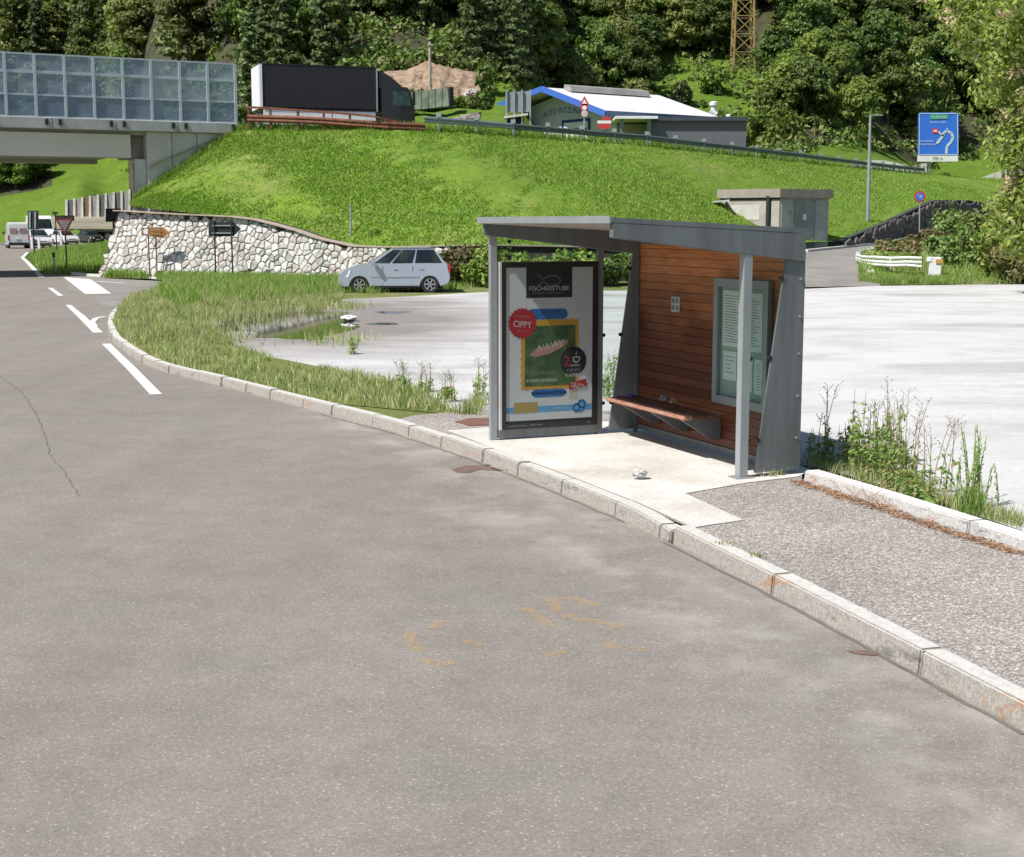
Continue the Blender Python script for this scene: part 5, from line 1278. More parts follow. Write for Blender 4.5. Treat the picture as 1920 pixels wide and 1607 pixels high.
# street lamp
p = D(1627, 411, 85.5); t_ = thing('street_lamp', 'slim grey street lamp with a short flat arm on the bank', 'street lamp', tuple(p))
tp = D(1632, 216, 85.5); MB().tube([p - Vector((0, 0, .5)), p.lerp(tp, .5), tp], [.12, .1, .065], 10).build('pole', M['steel'], t_, smooth=True)
MB().bar(tp, tp + Vector((.35, 0, .02)), .06, .06).build('arm', M['steel'], t_); MB().prism([tp + Vector(v) for v in ((.3, -.12, -.04), (.72, -.12, -.03), (.72, -.12, .03), (.3, -.12, .06))], (0, .24, 0)).build('lamp_head', M['steel'], t_, bevel=.01)
# no parking sign
p = D(1724, 458, 82); t_ = thing('no_parking_sign', 'round red and blue no waiting sign on a grey post beside the ramp', 'sign', tuple(p)); c = D(1725, 369, 82)
MB().tube([p - Vector((0, 0, .5)), c + Vector((0, .06, .3))], .035, 8).build('post', M['steel'], t_)
disc = lambda c, r, off, m, nm: MB().tube([c + Vector((0, off, 0)), c + Vector((0, off + .012, 0))], r, 24).build(nm, m, t_)
disc(c, .32, 0, M['red'], 'sign_border'); disc(c, .235, -.014, M['blue'], 'sign_face')
MB().bar(c + Vector((-.16, -.03, .16)), c + Vector((.16, -.03, -.16)), .06, .012, up=(0, 1, 0)).build('red_bar', mat('pale_worn_red', (.5, .3, .38), .5, scale=6), t_)
MB().bar(c + Vector((-.03, -.022, -.05)), c + Vector((.10, -.022, .08)), .05, .008, up=(0, 1, 0)).build('white_glint', M['white'], t_)
# big blue roundabout sign
d_ = 138.5; base = D(1732, 345, d_); t_ = thing('roundabout_sign', 'large blue roundabout direction sign with white route diagram on a thick post', 'sign', tuple(base))
def bs(px, py, off=0): return D(px, py, d_) + Vector((0, -off, 0))
X0, X1, Y0, Y1, Yw = 1721, 1797, 211, 290, 303
MB().prism([bs(X0, Y1), bs(X1, Y1), bs(X1 + 1, Y0 + 3), bs(X1 - 3, Y0), bs(X0 + 4, Y0), bs(X0 + 1, Y0 + 3)], (0, .1, 0)).build('sign_board', M['blue'], t_)
MB().prism([bs(X0 - 1, Yw), bs(X1 - 1, Yw), bs(X1, Y1 + .6), bs(X0, Y1 + .6)], (0, .1, 0)).build('distance_plate', M['white'], t_)
def bstroke(nm, pts, w_, m, off=.03):
    mb = MB(); P2 = [bs(x, y, off) for x, y in pts]
    for a, b_ in zip(P2[:-1], P2[1:]): mb.bar(a, b_, w_, .012, up=(0, 1, 0))
    return mb.build(nm, m, t_)
LBW = mat('sign_white_print', (.55, .66, .75), .5, scale=6)
bstroke('border_line', [(X0 + 2, Y1), (X0 + 3, Y0 + 2), (X1 - 2, Y0 + 2), (X1 - 1, Y1), (X0 + 2, Y1)], .07, LBW)
bstroke('route_line', [(1774, 288), (1775, 275), (1783, 266), (1787, 257), (1783, 249), (1776, 246), (1770, 248), (1767, 256), (1758, 267)], .24, LBW)
bstroke('route_line', [(1769, 255), (1759, 247)], .16, LBW); bstroke('route_line', [(1776, 247), (1776, 240)], .1, LBW)
MB().prism([bs(x, y, .03) for x, y in ((1754, 271), (1763, 267), (1758, 261))], (0, -.01, 0)).build('arrow_head', LBW, t_)
MB().prism([bs(x, y, .03) for x, y in ((1748, 250), (1759, 250), (1759, 241), (1748, 241))], (0, -.01, 0)).build('red_plate', M['red'], t_)
MB().prism([bs(x, y, .05) for x, y in ((1750, 247), (1757, 247), (1757, 244), (1750, 244))], (0, -.01, 0)).build('red_plate_bar', M['white'], t_)
MB().prism([bs(x, y, .03) for x, y in ((1743, 224), (1778, 223), (1778, 214), (1743, 214))], (0, -.01, 0)).build('green_plate', mat('sign_green', (.03, .36, .20), .5, scale=6), t_)
def blet(txt, x0, y0, x1, y1, m, off=.05): return lettering('lettering', txt, lambda a, b: bs(x0 + (x1 - x0) * a, y0 + (y1 - y0) * b, off), m, t_)
blet('A22 BRENNERO', 1745, 222, 1776, 217, LBW); blet('BOLZANO - BOZEN', 1744, 231, 1773, 227, LBW); blet('zona industriale', 1724, 266, 1750, 262, LBW); blet('Industriezone', 1724, 272, 1753, 268, LBW); blet('100 m', 1749, 299, 1767, 294, M['sign_back'])
for x, w_, m in ((1733, .55, M['far_kerb']), (1744, .16, M['steel'])):
    a = bs(x, 303 if x == 1744 else 306, -.3); MB().bar(Vector((a.x, a.y, 6.6)), a, w_, w_ * .8).build('post', m, t_)
# red and white road barrier with a small board at the bank top
d_ = 140; p = D(1770, 352, d_); t_ = thing('road_barrier', 'faded red and white road barrier at the crest beside the blue sign post', 'barrier', tuple(p))
for i, (x0, x1) in enumerate(((1752, 1766), (1767, 1776), (1777, 1784))):
    MB().prism([D(x0, 352 + i * 3, d_), D(x1, 356 + i * 3, d_), D(x1, 343, d_), D(x0, 342, d_)], (0, .1, 0)).build('board', [mat('faded_red_board', (.48, .11, .07), .6, scale=5), M['red'], mat('pinkish_board', (.5, .3, .3), .6, scale=4)][i], t_)
MB().prism([D(1785, 361, d_), D(1796, 361, d_), D(1796, 345, d_), D(1785, 345, d_)], (0, .1, 0)).build('end_board', mat('grey_violet_board', (.3, .3, .38), .6, scale=4), t_)
for x in (1757, 1780): a = D(x, 352, d_ + .2); MB().tube([(a.x, a.y, 6.2), a], .05, 8).build('leg', M['steel'], t_)
# warning signs on a post by the guard rail
d_ = 84; b0 = D(1096, 262, d_); t_ = thing('warning_sign', 'red bordered triangular warning signs stacked on one post before the workshop', 'sign', tuple(b0))
a = D(1096, 182, d_ + .06); MB().tube([(a.x, a.y, 6.6), a], .045, 8).build('post', M['steel'], t_)
def tr3(cx_, cy_, s, off): return [D(cx_, cy_ - s, d_ - off), D(cx_ - s * .9, cy_ + s * .55, d_ - off), D(cx_ + s * .9, cy_ + s * .55, d_ - off)]
MB().prism(tr3(1096, 191, 11, 0), (0, .03, 0)).build('sign_border', M['red'], t_); MB().prism(tr3(1096, 191.5, 5.5, .04), (0, .01, 0)).build('sign_face', M['white'], t_)
for cy_, r_, m in ((202, .23, M['red']), (202, .13, M['white']), (213, .19, mat('pale_sign', (.6, .5, .5), .6, scale=5))):
    c = D(1096, cy_, d_ - (.05 if r_ < .2 else 0)); MB().tube([c, c + Vector((0, .03, 0))], r_, 20).build('round_sign', m, t_)
# barrier tubes with pillar
p = col(1739, 59.6, .22); t_ = thing('gate_pillar', 'white painted concrete pillar with an orange patch at the ramp mouth', 'pillar', tuple(p))
MB().box((p.x, p.y, p.z + .36), (.48, .4, 1.06), R(-12)).box((p.x - .24, p.y, p.z + .8), (.2, .36, .2), R(-12)).build('pillar', M['white'], t_, bevel=.02)
MB().box((p.x + .1, p.y - .26, p.z + .72), (.28, .02, .17), R(-12)).build('orange_plate', mat('ochre_plate', (.5, .28, .06), .7, scale=6), t_)
t_ = thing('tube_barrier', 'curved white tubular barrier fixed to the white pillar', 'barrier', tuple(p))
for k, z in enumerate((.56, .40, .26)):
    a0 = D(1728, 484 + k * 8, 59.6); pts = [a0]
    for j, (x, y, d) in enumerate(((1700, 486, 59.8), (1670, 487, 60.4), (1640, 485, 61.8), (1618, 484, 64.2), (1606, 480, 66), (1608, 475, 68.5), (1625, 469, 71))):
        pts.append(D(x, y + [-3, 5, 11][k] * (1 - max(0, j - 2) / 5.5), d))
    MB().tube(pts, .055, 8).build('tube', M['white'], t_, smooth=True)
for x, y, d in ((1670, 500, 62), (1612, 487, 66)): a = D(x, y - 14, d); MB().tube([a - Vector((0, 0, .9)), a], .05, 8).build('support', M['white'], t_)

# ------------------------------------------------------------------ utility cabin
ca = D(1460, 440, 74.0); cabin = thing('utility_cabin', 'small grey concrete utility cabin with flat slab roof and metal doors in the bank', 'cabin', tuple(ca))
u1 = (Vector((-.80, .60, 0))).normalized(); u2 = Vector((.86, .51, 0)).normalized()
def Cb(a, b_, z): return Vector((ca.x, ca.y, 0)) + u1 * a + u2 * b_ + Vector((0, 0, z))
def cbx(a0_, a1_, b0_, b1_, z0, z1): return MB().hexa([Cb(a0_, b0_, z0), Cb(a1_, b0_, z0), Cb(a1_, b1_, z0), Cb(a0_, b1_, z0)], [Cb(a0_, b0_, z1), Cb(a1_, b0_, z1), Cb(a1_, b1_, z1), Cb(a0_, b1_, z1)])
zc0, zc1 = 1.0, zat(371, 74)
LA, LBb = 3.35, 3.35
cw = mat('cabin_concrete', (.45, .43, .38), .85, scale=1.2, c2=(.35, .33, .29), fine=.2)
cbx(0, LA, 0, LBb, zc0, zc1).build('wall', cw, cabin)
cbx(-.14, LA + .14, -.14, LBb + .14, zc1 + .002, zc1 + .46).build('roof', mat('cabin_roof_concrete', (.33, .30, .26), .9, scale=1.5, fine=.2), cabin, bevel=.02)
cbx(-.05, LA, -.05, -.01, zc1 - .08, zc1 - .002).build('fascia', M['sign_back'], cabin)
gm_ = mat('cabin_door_grey', (.25, .27, .26), .6, scale=2); gm2 = mat('cabin_panel_pale', (.36, .38, .38), .6, scale=2)
for a, b_, m in ((.1, .95, gm2), (.99, 2.35, gm_), (2.4, 3.2, gm2)): cbx(-.04, -.002, a, b_, zc0 + .1, zc1 - .1).build('door', m, cabin, bevel=.01)
cbx(-.06, -.041, 1.55, 1.75, 2.65, 2.95).build('warning_plate', M['white'], cabin)
cbx(.45, .62, -.16, -.002, zc0, zc1 + .1).build('downpipe', M['sign_back'], cabin)
cbx(1.1, 2.9, -.02, -.003, zc1 - 1.1, zc1 - .35).build('wall_patch', mat('fresh_plaster', (.56, .55, .52), .85, scale=1.5), cabin)
ca2 = Cb(LA + .35, .5, 0); MB().prism([D(1338, 377, 74.6), D(1368, 374, 74.6), D(1368, 378, 74.6), D(1338, 380, 74.6)], (0, 1.2, 0)).build('side_canopy', M['far_kerb'], cabin)

# ------------------------------------------------------------------ workshop beyond the guard rail
W0 = col(990, 112, 0); W1 = col(1150, 103.5, 0); wu = (W1 - W0); wu.z = 0; WLN = wu.length; wu.normalize(); wv = Vector((-wu.y, wu.x, 0))
shop = thing('workshop', 'grey car workshop with blue gable edge and bright white roof beyond the guard rail', 'building', tuple(W0 + Vector((0, 0, 7))))
def Wp(a, b_, z): return Vector((W0.x, W0.y, 0)) + wu * a + wv * b_ + Vector((0, 0, z))
def wbx(a0_, a1_, b0_, b1_, z0, z1): return MB().hexa([Wp(a0_, b0_, z0), Wp(a1_, b0_, z0), Wp(a1_, b1_, z0), Wp(a0_, b1_, z0)], [Wp(a0_, b0_, z1), Wp(a1_, b0_, z1), Wp(a1_, b1_, z1), Wp(a0_, b1_, z1)])
def fpt(px, py, off=0):       # pixel on the front face
    r = ray(px, py); n = wv; k = (Vector((W0.x, W0.y, 0)).dot(n) - off) / (r[0] * n.x + r[1] * n.y); q = Vector((r[0] * k, r[1] * k, CAM_H + r[2] * k)); return q
def fab(px, py): q = fpt(px, py); return (q - Vector((W0.x, W0.y, 0))).dot(wu), q.z
eaL = fab(1000, 193); rid = fab(1052, 170); eaR = fab(1158, 211)
g0 = 6.9; WD = 9.6
GW = mat('workshop_wall', (.54, .56, .55), .7, scale=.5, c2=(.49, .51, .505), stretch=(1, 1, .3))
mb = MB(); ft = [(0.1, g0), (WLN, g0), (WLN, eaR[1] - .3), (rid[0], rid[1] - .25), (0.1, eaL[1] - .3)]
mb.prism([Wp(a, 0, z) for a, z in ft], wv * WD); mb.build('wall', GW, shop)
ovh = 1.7
def roofpl(a, za, b_, zb, nm, m, th=.16): return MB().hexa([Wp(a, -ovh, za - th), Wp(b_, -ovh, zb - th), Wp(b_, WD, zb - th), Wp(a, WD, za - th)], [Wp(a, -ovh, za), Wp(b_, -ovh, zb), Wp(b_, WD, zb), Wp(a, WD, za)]).build(nm, m, shop)
WR = mat('white_metal_roof', (.66, .66, .66), .5, scale=.6, var=.04, stretch=(4, .3, 1))
sl_l = (rid[1] - eaL[1]) / (rid[0] - eaL[0]); sl_r = (rid[1] - eaR[1]) / (eaR[0] - rid[0])
aL = -3.6; aR = WLN + .9; zL = rid[1] + .15 - sl_l * (rid[0] - aL) * .8; zR = rid[1] + .15 - sl_r * (aR - rid[0])
roofpl(aL, zL, rid[0] - .002, rid[1] + .15, 'roof', WR); roofpl(rid[0] + .002, rid[1] + .15, aR, zR, 'roof', WR)
BE = mat('gable_blue', (.05, .14, .50), .5, scale=3, var=.04)
for a, za, b_, zb in ((aL, zL, rid[0], rid[1] + .15), (rid[0], rid[1] + .15, aR, zR)): MB().bar(Wp(a, -ovh - .06, za - .12), Wp(b_, -ovh - .06, zb - .12), .1, .42).build('gable_board', BE, shop)
MB().bar(Wp(aR + .05, -ovh, zR - .1), Wp(aR + .05, WD, zR - .1), .12, .4).build('eaves_board', mat('slate_blue_trim', (.10, .15, .24), .5, scale=3), shop)
MB().hexa([Wp(rid[0] + .3, 0, rid[1] + .05), Wp(rid[0] + 1.3, 0, rid[1] - .15), Wp(rid[0] + 1.3, 7.6, rid[1] - .15), Wp(rid[0] + .3, 7.6, rid[1] + .05)],
          [Wp(rid[0] + .4, 0, rid[1] + .42), Wp(rid[0] + 1.1, 0, rid[1] + .26), Wp(rid[0] + 1.1, 7.6, rid[1] + .26), Wp(rid[0] + .4, 7.6, rid[1] + .42)]).build('skylight', mat('skylight_grey', (.32, .32, .30), .5, scale=1), shop)
def onf(nm, x0, y0, x1, y1, m, th=.08, off=0.0, parent=None):
    a, z1_ = fab(x0, y0); b_, z0_ = fab(x1, y1); return wbx(a, b_, -th - off, -.003 - off, z0_, z1_).build(nm, m, parent or shop)
onf('door_frame', 1054, 226, 1107, 280, mat('navy_frame', (.02, .035, .22), .5, scale=4), .05)
dr_ = onf('door', 1059, 231, 1103, 280, M['white'], .04, .05)
for x0, x1 in ((1060, 1071), (1076, 1088), (1092, 1102)): onf('door_window', x0, 241, x1, 248, M['sign_back'], .02, .092, dr_)
onf('side_door', 1116, 247, 1140, 275, mat('navy_glass', (.012, .02, .07), .3, scale=4), .05)
onf('wall_lamp', 1114.5, 198, 1123, 209, M['white'], .12)
a, z1_ = fab(1019, 222); b_, z0_ = fab(1090, 212)
lettering('lettering', 'AUTO INTZUNA', lambda p_, q_: Wp(fab(1019, 0)[0] + (fab(1092, 0)[0] - fab(1019, 0)[0]) * p_, -.02, fab(1019, 222)[1] + (fab(1019, 211)[1] - fab(1019, 222)[1]) * q_ + .25 * math.sin(p_ * 3.14)), mat('letter_blue', (.05, .07, .40), .6, scale=4), shop)
# flat-roofed annexe
a0_ = WLN + .6; p2 = col(1387, 100.5, 0); AX = []
an = lambda px, py, d: D(px, py, d)
q1, q2 = col(1148, 100.5, 0), col(1385, 100.0, 0)
AG = mat('annexe_cladding', (.115, .125, .135), .6, scale=.5, var=.05, stretch=(6, 6, .2))
annex = thing('workshop_annexe', 'low dark grey flat roofed annexe to the right of the workshop', 'building', tuple(Vector((q1.x, q1.y, 6.9))))
def ab2(px0, px1, y0, y1, z0, z1, m, nm, bevel=0): A_, B_ = col(px0, y0, 0), col(px1, y0, 0); return MB().hexa([(A_.x, y0, z0), (B_.x, y0, z0), (B_.x, y1, z0), (A_.x, y1, z0)], [(A_.x, y0, z1), (B_.x, y0, z1), (B_.x, y1, z1), (A_.x, y1, z1)]).build(nm, m, annex, bevel=bevel)
zt = zat(228, 100.5)
ab2(1215, 1386, 100, 108, 6.8, zt, AG, 'wall'); ab2(1213, 1388, 99.7, 108.5, zt + .002, zt + .28, mat('annexe_fascia', (.05, .065, .085), .6, scale=2), 'roof')
ab2(1155, 1214, 103, 107, 6.8, zt, mat('beige_wall', (.42, .38, .30), .8, scale=1), 'wall')
ab2(1148, 1225, 99.2, 104, zat(222, 99), zat(217, 99), M['white'], 'canopy')
for x in (1157, 1206): ab2(x, x + 7, 99.6, 99.9, 6.8, zat(222, 99.5), mat('canopy_post', (.2, .24, .27), .5, .3, scale=2), 'canopy_post')
# red and white sign by the workshop
c0 = D(1133, 262, 98); sg = thing('shop_sign', 'small red and white sign board on a post before the workshop side door', 'sign', tuple(c0))
for (x0, y0, x1, y1), m in (((1122, 232, 1144, 241), M['red']), ((1120, 226, 1146, 231.5), M['white']), ((1129, 219, 1145, 225.5), M['red'])):
    MB().prism([D(x0, y1, 98), D(x1, y1, 98), D(x1, y0, 98), D(x0, y0, 98)], (0, .08, 0)).build('sign_board', m, sg)
a = D(1140, 232, 98.2); MB().tube([(a.x, a.y, 6.8), a], .05, 8).build('post', M['steel'], sg)
# chimney pipes on the roof end
for x, y0, y1, r, d in ((1338, 216, 190, .22, 115), (1366, 227, 214, .12, 101)):
    q = D(x, y0 + 6, d); t_ = MB().tube([q, D(x, y1 + 8, d)], r, 10).tube([D(x, y1 + 8, d), D(x, y1 + 2, d), D(x, y1, d)], [r * 1.5, r * 1.5, r * .6], 10).tube([D(x + (4 if r > .2 else 0), y0, d), D(x - (6 if r > .2 else 0), y0 - 8, d)], r * 1.3, 10).build('vent_pipe', M['white'], shop)
# hoarding frame seen from behind, left of the workshop
c0 = D(970, 258, 92); sg = thing('hoarding', 'large grey sign hoarding seen from behind on posts left of the workshop', 'hoarding', tuple(c0)); HM = mat('hoarding_grey', (.30, .35, .37), .6, .2, scale=2)
for i, (x0, x1) in enumerate(((951, 963), (965, 978), (980, 993))):
    MB().prism([D(x0, 211, 92), D(x1, 210, 92), D(x1, 172 - i, 92), D(x0, 174 - i, 92)], (0, .1, 0)).build('panel', HM, sg)
for x in (949.5, 964, 979, 994): MB().bar(D(x, 262, 91.9), D(x, 168, 91.9), .1, .1).build('post', M['steel'], sg)
MB().prism([D(945, 222, 91.7), D(990, 216, 91.7), D(990, 212, 91.7), D(945, 218, 91.7)], (0, .9, 0)).build('ledge', M['far_kerb'], sg)
MB().prism([D(950, 250, 92.3), D(982, 250, 92.3), D(982, 219, 92.3), D(950, 221, 92.3)], (0, .1, 0)).build('lower_panel', M['sign_back'], sg)
# gabion / netted retaining wall, wooden pole, rubble
t_ = thing('retaining_wall', 'netted grey green retaining wall below the slipped earth', 'wall', tuple(D(812, 205, 100)))
GB = mat('netted_stones', (.13, .155, .11), .95, scale=1.6, c2=(.055, .075, .05), bmp=.8, bscale=5)
def gq(a, b_, c, d_): return [D(a[0], a[1], 101), D(b_[0], b_[1], 99), D(c[0], c[1], 99.6), D(d_[0], d_[1], 101.6)]
for i in range(7):
    x0, x1 = 752 + i * 13, 764.6 + i * 13; f = lambda x: (x - 752) / 91
    MB().prism([D(x0, 210 - 10 * f(x0), 101 - 2 * f(x0)), D(x1, 210 - 10 * f(x1), 101 - 2 * f(x1)), D(x1, 174 - 11 * f(x1), 101.6 - 2 * f(x1)), D(x0, 174 - 11 * f(x0), 101.6 - 2 * f(x0))], (.1, .8, 0)).build('basket', GB, t_, bevel=.05)
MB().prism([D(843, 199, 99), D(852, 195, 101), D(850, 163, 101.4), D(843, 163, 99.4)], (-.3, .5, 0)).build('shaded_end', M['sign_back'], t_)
p = D(806, 166, 106); t_ = thing('utility_pole', 'pale wooden utility pole in front of the bare earth slope', 'pole', tuple(p)); PM = mat('weathered_pole', (.40, .35, .28), .9, scale=3)
MB().tube([p - Vector((0, 0, .8)), D(806, 78, 106)], [.13, .10], 10).build('pole', PM, t_); MB().bar(D(801, 84, 105.9), D(811, 84, 105.9), .1, .1).build('crossarm', PM, t_)
rg = random.Random(4); mb = MB(); cols3 = [mat('rubble_stone', c, .9, scale=4) for c in ((.32, .28, .26), (.42, .38, .35), (.2, .16, .14))]
for k in range(90):
    t = rg.random(); x = 835 + 62 * t + rg.gauss(0, 5); y = 234 - 18 * t + rg.uniform(-5, 5); d = 88 + (236 - y) * .25
    q = D(x, y, d); mb.m = rg.randrange(3); s = rg.uniform(.1, .3); mb.box((q.x, q.y, q.z), (s * 2, s, s), rg.uniform(0, 3))
tag(mb.build('rubble', cols3), 'low heap of stones and broken timber on the meadow behind the guard rail', 'rubble', kind='stuff')
for k, (x, y) in enumerate(((882, 180), (876, 184), (889, 177))): tag(crumple('boulder', 'pale boulder at the foot of the bare earth slope', 'rock', D(x, y + 3, 108), .28 + .1 * (k == 0), mat('pale_rock', (.5, .48, .45), .9, scale=3), k + 3, .8), group='boulders below the bare earth')
# lattice pylon
pb_ = col(1376, 150, hill_z(1376, 150)); py_ = thing('lattice_pylon', 'tall yellowish lattice power pylon on the meadow below the forest', 'pylon', tuple(pb_)); PYM = mat('pylon_steel', (.36, .27, .10), .7, .2, scale=3, c2=(.26, .16, .07))
HT = 16.0; wdt = lambda h: 1.05 - .35 * h / HT
crn = lambda k, h: pb_ + Vector(((-1, 1, 1, -1)[k] * wdt(h), (-1, -1, 1, 1)[k] * wdt(h), h - .5))
for k in range(4): MB().bar(crn(k, 0), crn(k, HT), .17, .17).build('leg', PYM, py_)
hs_ = [HT * i / 9 for i in range(10)]
for k in range(4):
    mb = MB()
    for a, b_ in zip(hs_[:-1], hs_[1:]):
        mb.bar(crn(k, a), crn((k + 1) % 4, b_), .08, .08); mb.bar(crn((k + 1) % 4, a), crn(k, b_), .08, .08); mb.bar(crn(k, b_), crn((k + 1) % 4, b_), .08, .08)
    mb.build('bracing', PYM, py_)
# panelled fence beyond the underpass
t_ = thing('panel_fence', 'noise fence of alternating grey and brown panels beyond the underpass', 'fence', tuple(D(190, 420, 108)))
fm = [mat('fence_' + n_, c, .8, scale=2) for n_, c in (('dark', (.10, .10, .11)), ('pale', (.28, .26, .27)), ('brown', (.17, .10, .05)))]
order = [0, 1, 2, 1, 0, 1, 0, 1, 0]; n_ = 9
for i in range(n_ + 1):
    x = 125 + (258 - 125) * i / n_; yt = 376 - 21 * i / n_; yb2 = 415; d = 192 - 2 * i / n_
    MB().bar(D(x, yb2 + 8, d), D(x, yt - 2, d), .3, .3).build('post', M['far_kerb'], t_)
    if i < n_:
        x1 = x + (258 - 125) / n_; MB().prism([D(x + 1.6, yb2, d), D(x1 - 1.6, yb2, d), D(x1 - 1.6, yt - 2, d - .3), D(x + 1.6, yt, d)], (0, .12, 0)).build('panel', fm[order[i]], t_)
# hydrant-like dark post and snow poles are left to the grass; low pale wall behind the waiting cars
t_ = thing('low_wall', 'low pale concrete wall edging the lay-by behind the cars', 'wall', tuple(D(180, 440, 186)))
MB().prism([D(130, 446, 195), D(214, 442, 195), D(214, 424, 195), D(130, 428, 195)], (0, .3, 0)).build('wall', M['far_kerb'], t_)
# ------------------------------------------------------------------ trees
rng = np.random.default_rng(5)
def ico(sub):
    bm = bmesh.new(); bmesh.ops.create_icosphere(bm, subdivisions=sub, radius=1); v = np.array([x.co[:] for x in bm.verts]); f = np.array([[q.index for q in p.verts] for p in bm.faces]); bm.free(); return v, f
IV, IF = ico(2)
def crown_mesh(kind, H, Rr, nleaf, leaf, rng, m):
    """leaf sprays on lumpy lobes around the trunk; prototype stands at the origin"""
    C, N, Q, lob = [], [], [], []
    if kind == 'broad':
        nl = 34; base = H * .22
        for i in range(nl):
            t = rng.uniform(0, 1); a = rng.uniform(0, 2 * np.pi); env = math.sin(min(1, .12 + t) * np.pi * .93) ** .6
            r = Rr * env * rng.uniform(.35, .85); lob.append((r * math.cos(a), r * math.sin(a), base + (H - base) * t * .93, Rr * rng.uniform(.26, .46)))
    elif kind == 'spruce':
        nl = 42; base = H * .08
        for i in range(nl):
            t = (i + .5) / nl; a = i * 2.4 + rng.uniform(-.4, .4); r = Rr * (1 - t) ** .8 * rng.uniform(.35, .75); lob.append((r * math.cos(a), r * math.sin(a), base + (H - base) * t, Rr * (.16 + .26 * (1 - t))))
    else:                                            # slim column with ragged sides (poplar, larch)
        nl = 30; base = H * .12
        for i in range(nl):
            t = rng.uniform(0, 1); a = rng.uniform(0, 2 * np.pi); r = Rr * .55 * math.sin(min(1, .15 + t) * 3.0) ** .5 * rng.uniform(.2, .9); lob.append((r * math.cos(a), r * math.sin(a), base + (H - base) * t, Rr * rng.uniform(.25, .42)))
    per = nleaf // len(lob); VV, FF = [], []; k0 = 0
    for (x, y, z, r) in lob:
        d = rng.normal(0, 1, (per, 3)); d /= np.linalg.norm(d, axis=1)[:, None]; d[:, 2] = np.where(d[:, 2] < -.3, -d[:, 2] * .4, d[:, 2])
        rad = r * rng.uniform(.72, 1.12, per)[:, None] * (1 + .15 * np.sin(d[:, :1] * 7 + x)) ; sc = np.array([1, 1, .55 if kind == 'spruce' else .85])
        C.append(np.array([x, y, z]) + d * rad * sc); nn = d.copy(); nn[:, 2] += .35; N.append(nn)
        core = IV * r * .52 * sc * (1 + .22 * np.sin(IV[:, [1]] * 5 + x * 3) * np.cos(IV[:, [2]] * 4)) + np.array([x, y, z]); VV.append(core); FF.append(IF + k0); k0 += len(core)
    v, f = leaves_arr(np.concatenate(C), np.concatenate(N), leaf, rng, .55, 1.35)
    tri = np.concatenate([f[:, [0, 1, 2]], f[:, [0, 2, 3]]]); VVc = np.concatenate(VV); FFc = np.concatenate(FF)
    V = np.concatenate([v, VVc]); F = np.concatenate([tri, FFc + len(v)])
    return V, F, len(tri)
def tree_proto(kind, H, Rr, nleaf, leaf, m, rng, seed, limbs=6):
    root = bpy.data.objects.new('tree', None)
    V, F, nl = crown_mesh(kind, H, Rr, nleaf, leaf, rng, m)
    c = np_mesh('crown', V, F, m, root, mi=None)
    rg = random.Random(seed); mb = MB(); tr = H * .017 + .05
    mb.tube([(0, 0, -1), (.05, 0, H * .3), (rg.uniform(-.2, .2), rg.uniform(-.2, .2), H * .6), (0, 0, H * .93)], [tr * 1.5, tr, tr * .6, tr * .15], 7)
    for k in range(limbs):
        a = k * 2.4; z = H * (.25 + .5 * k / limbs); L = Rr * .7 * (1 - .4 * k / limbs)
        mb.tube([(0, 0, z), (L * .5 * math.cos(a), L * .5 * math.sin(a), z + L * .35), (L * math.cos(a), L * math.sin(a), z + L * .6)], [tr * .5, tr * .3, tr * .1], 5)
    t = mb.build('trunk', M['bark'], root)
    return root
LM = dict(
    spruce=crown_mat('spruce_needles', [(.070, .105, .040), (.092, .138, .050), (.115, .165, .062), (.14, .19, .075)], .2),
    broad=crown_mat('broad_leaves', [(.095, .155, .032), (.125, .205, .042), (.16, .245, .052), (.20, .275, .068)], .3),
    olive=crown_mat('olive_green_leaves', [(.115, .15, .042), (.15, .19, .052), (.185, .225, .068), (.225, .25, .09)], .28),
    deep=crown_mat('deep_green_leaves', [(.075, .135, .034), (.10, .17, .042), (.13, .205, .052), (.165, .235, .066)], .28),
    dry=crown_mat('reddish_dry_leaves', [(.20, .12, .065), (.24, .15, .08), (.14, .11, .06)], .2),
)
def unlink(o):
    pass
PROTO = {
 'spruce': [tree_proto('spruce', 13, 2.7, 3400, .42, LM['spruce'], rng, 1, 5), tree_proto('spruce', 11, 2.3, 3000, .40, LM['spruce'], rng, 2, 5)],
 'olive': [tree_proto('broad', 8.5, 3.1, 3600, .42, LM['olive'], rng, 3), tree_proto('column', 10, 2.4, 3000, .40, LM['olive'], rng, 4)],
 'broad': [tree_proto('broad', 9, 3.4, 4000, .44, LM['broad'], rng, 5), tree_proto('broad', 7.5, 3.3, 3800, .40, LM['broad'], rng, 6)],
 'deep': [tree_proto('broad', 8, 3.3, 4000, .42, LM['deep'], rng, 7), tree_proto('broad', 9.5, 3.0, 3800, .42, LM['deep'], rng, 8)],
}
def put_tree(proto, name, label, group, loc, sc, rz, sz=1.0, cat='tree'):
    r = proto.copy(); COL.objects.link(r); r.name = name; r.location = loc; r.scale = (sc, sc, sc * sz); r.rotation_euler = (0, 0, rz)
    tag(r, label, cat, group)
    for ch in proto.children:
        c = ch.copy(); COL.objects.link(c); c.parent = r
    return r
rg = random.Random(17)
placed = []
ORD = ['first', 'second', 'third', 'fourth', 'fifth', 'sixth', 'seventh', 'eighth', 'ninth', 'tenth', 'eleventh', 'twelfth', 'thirteenth']
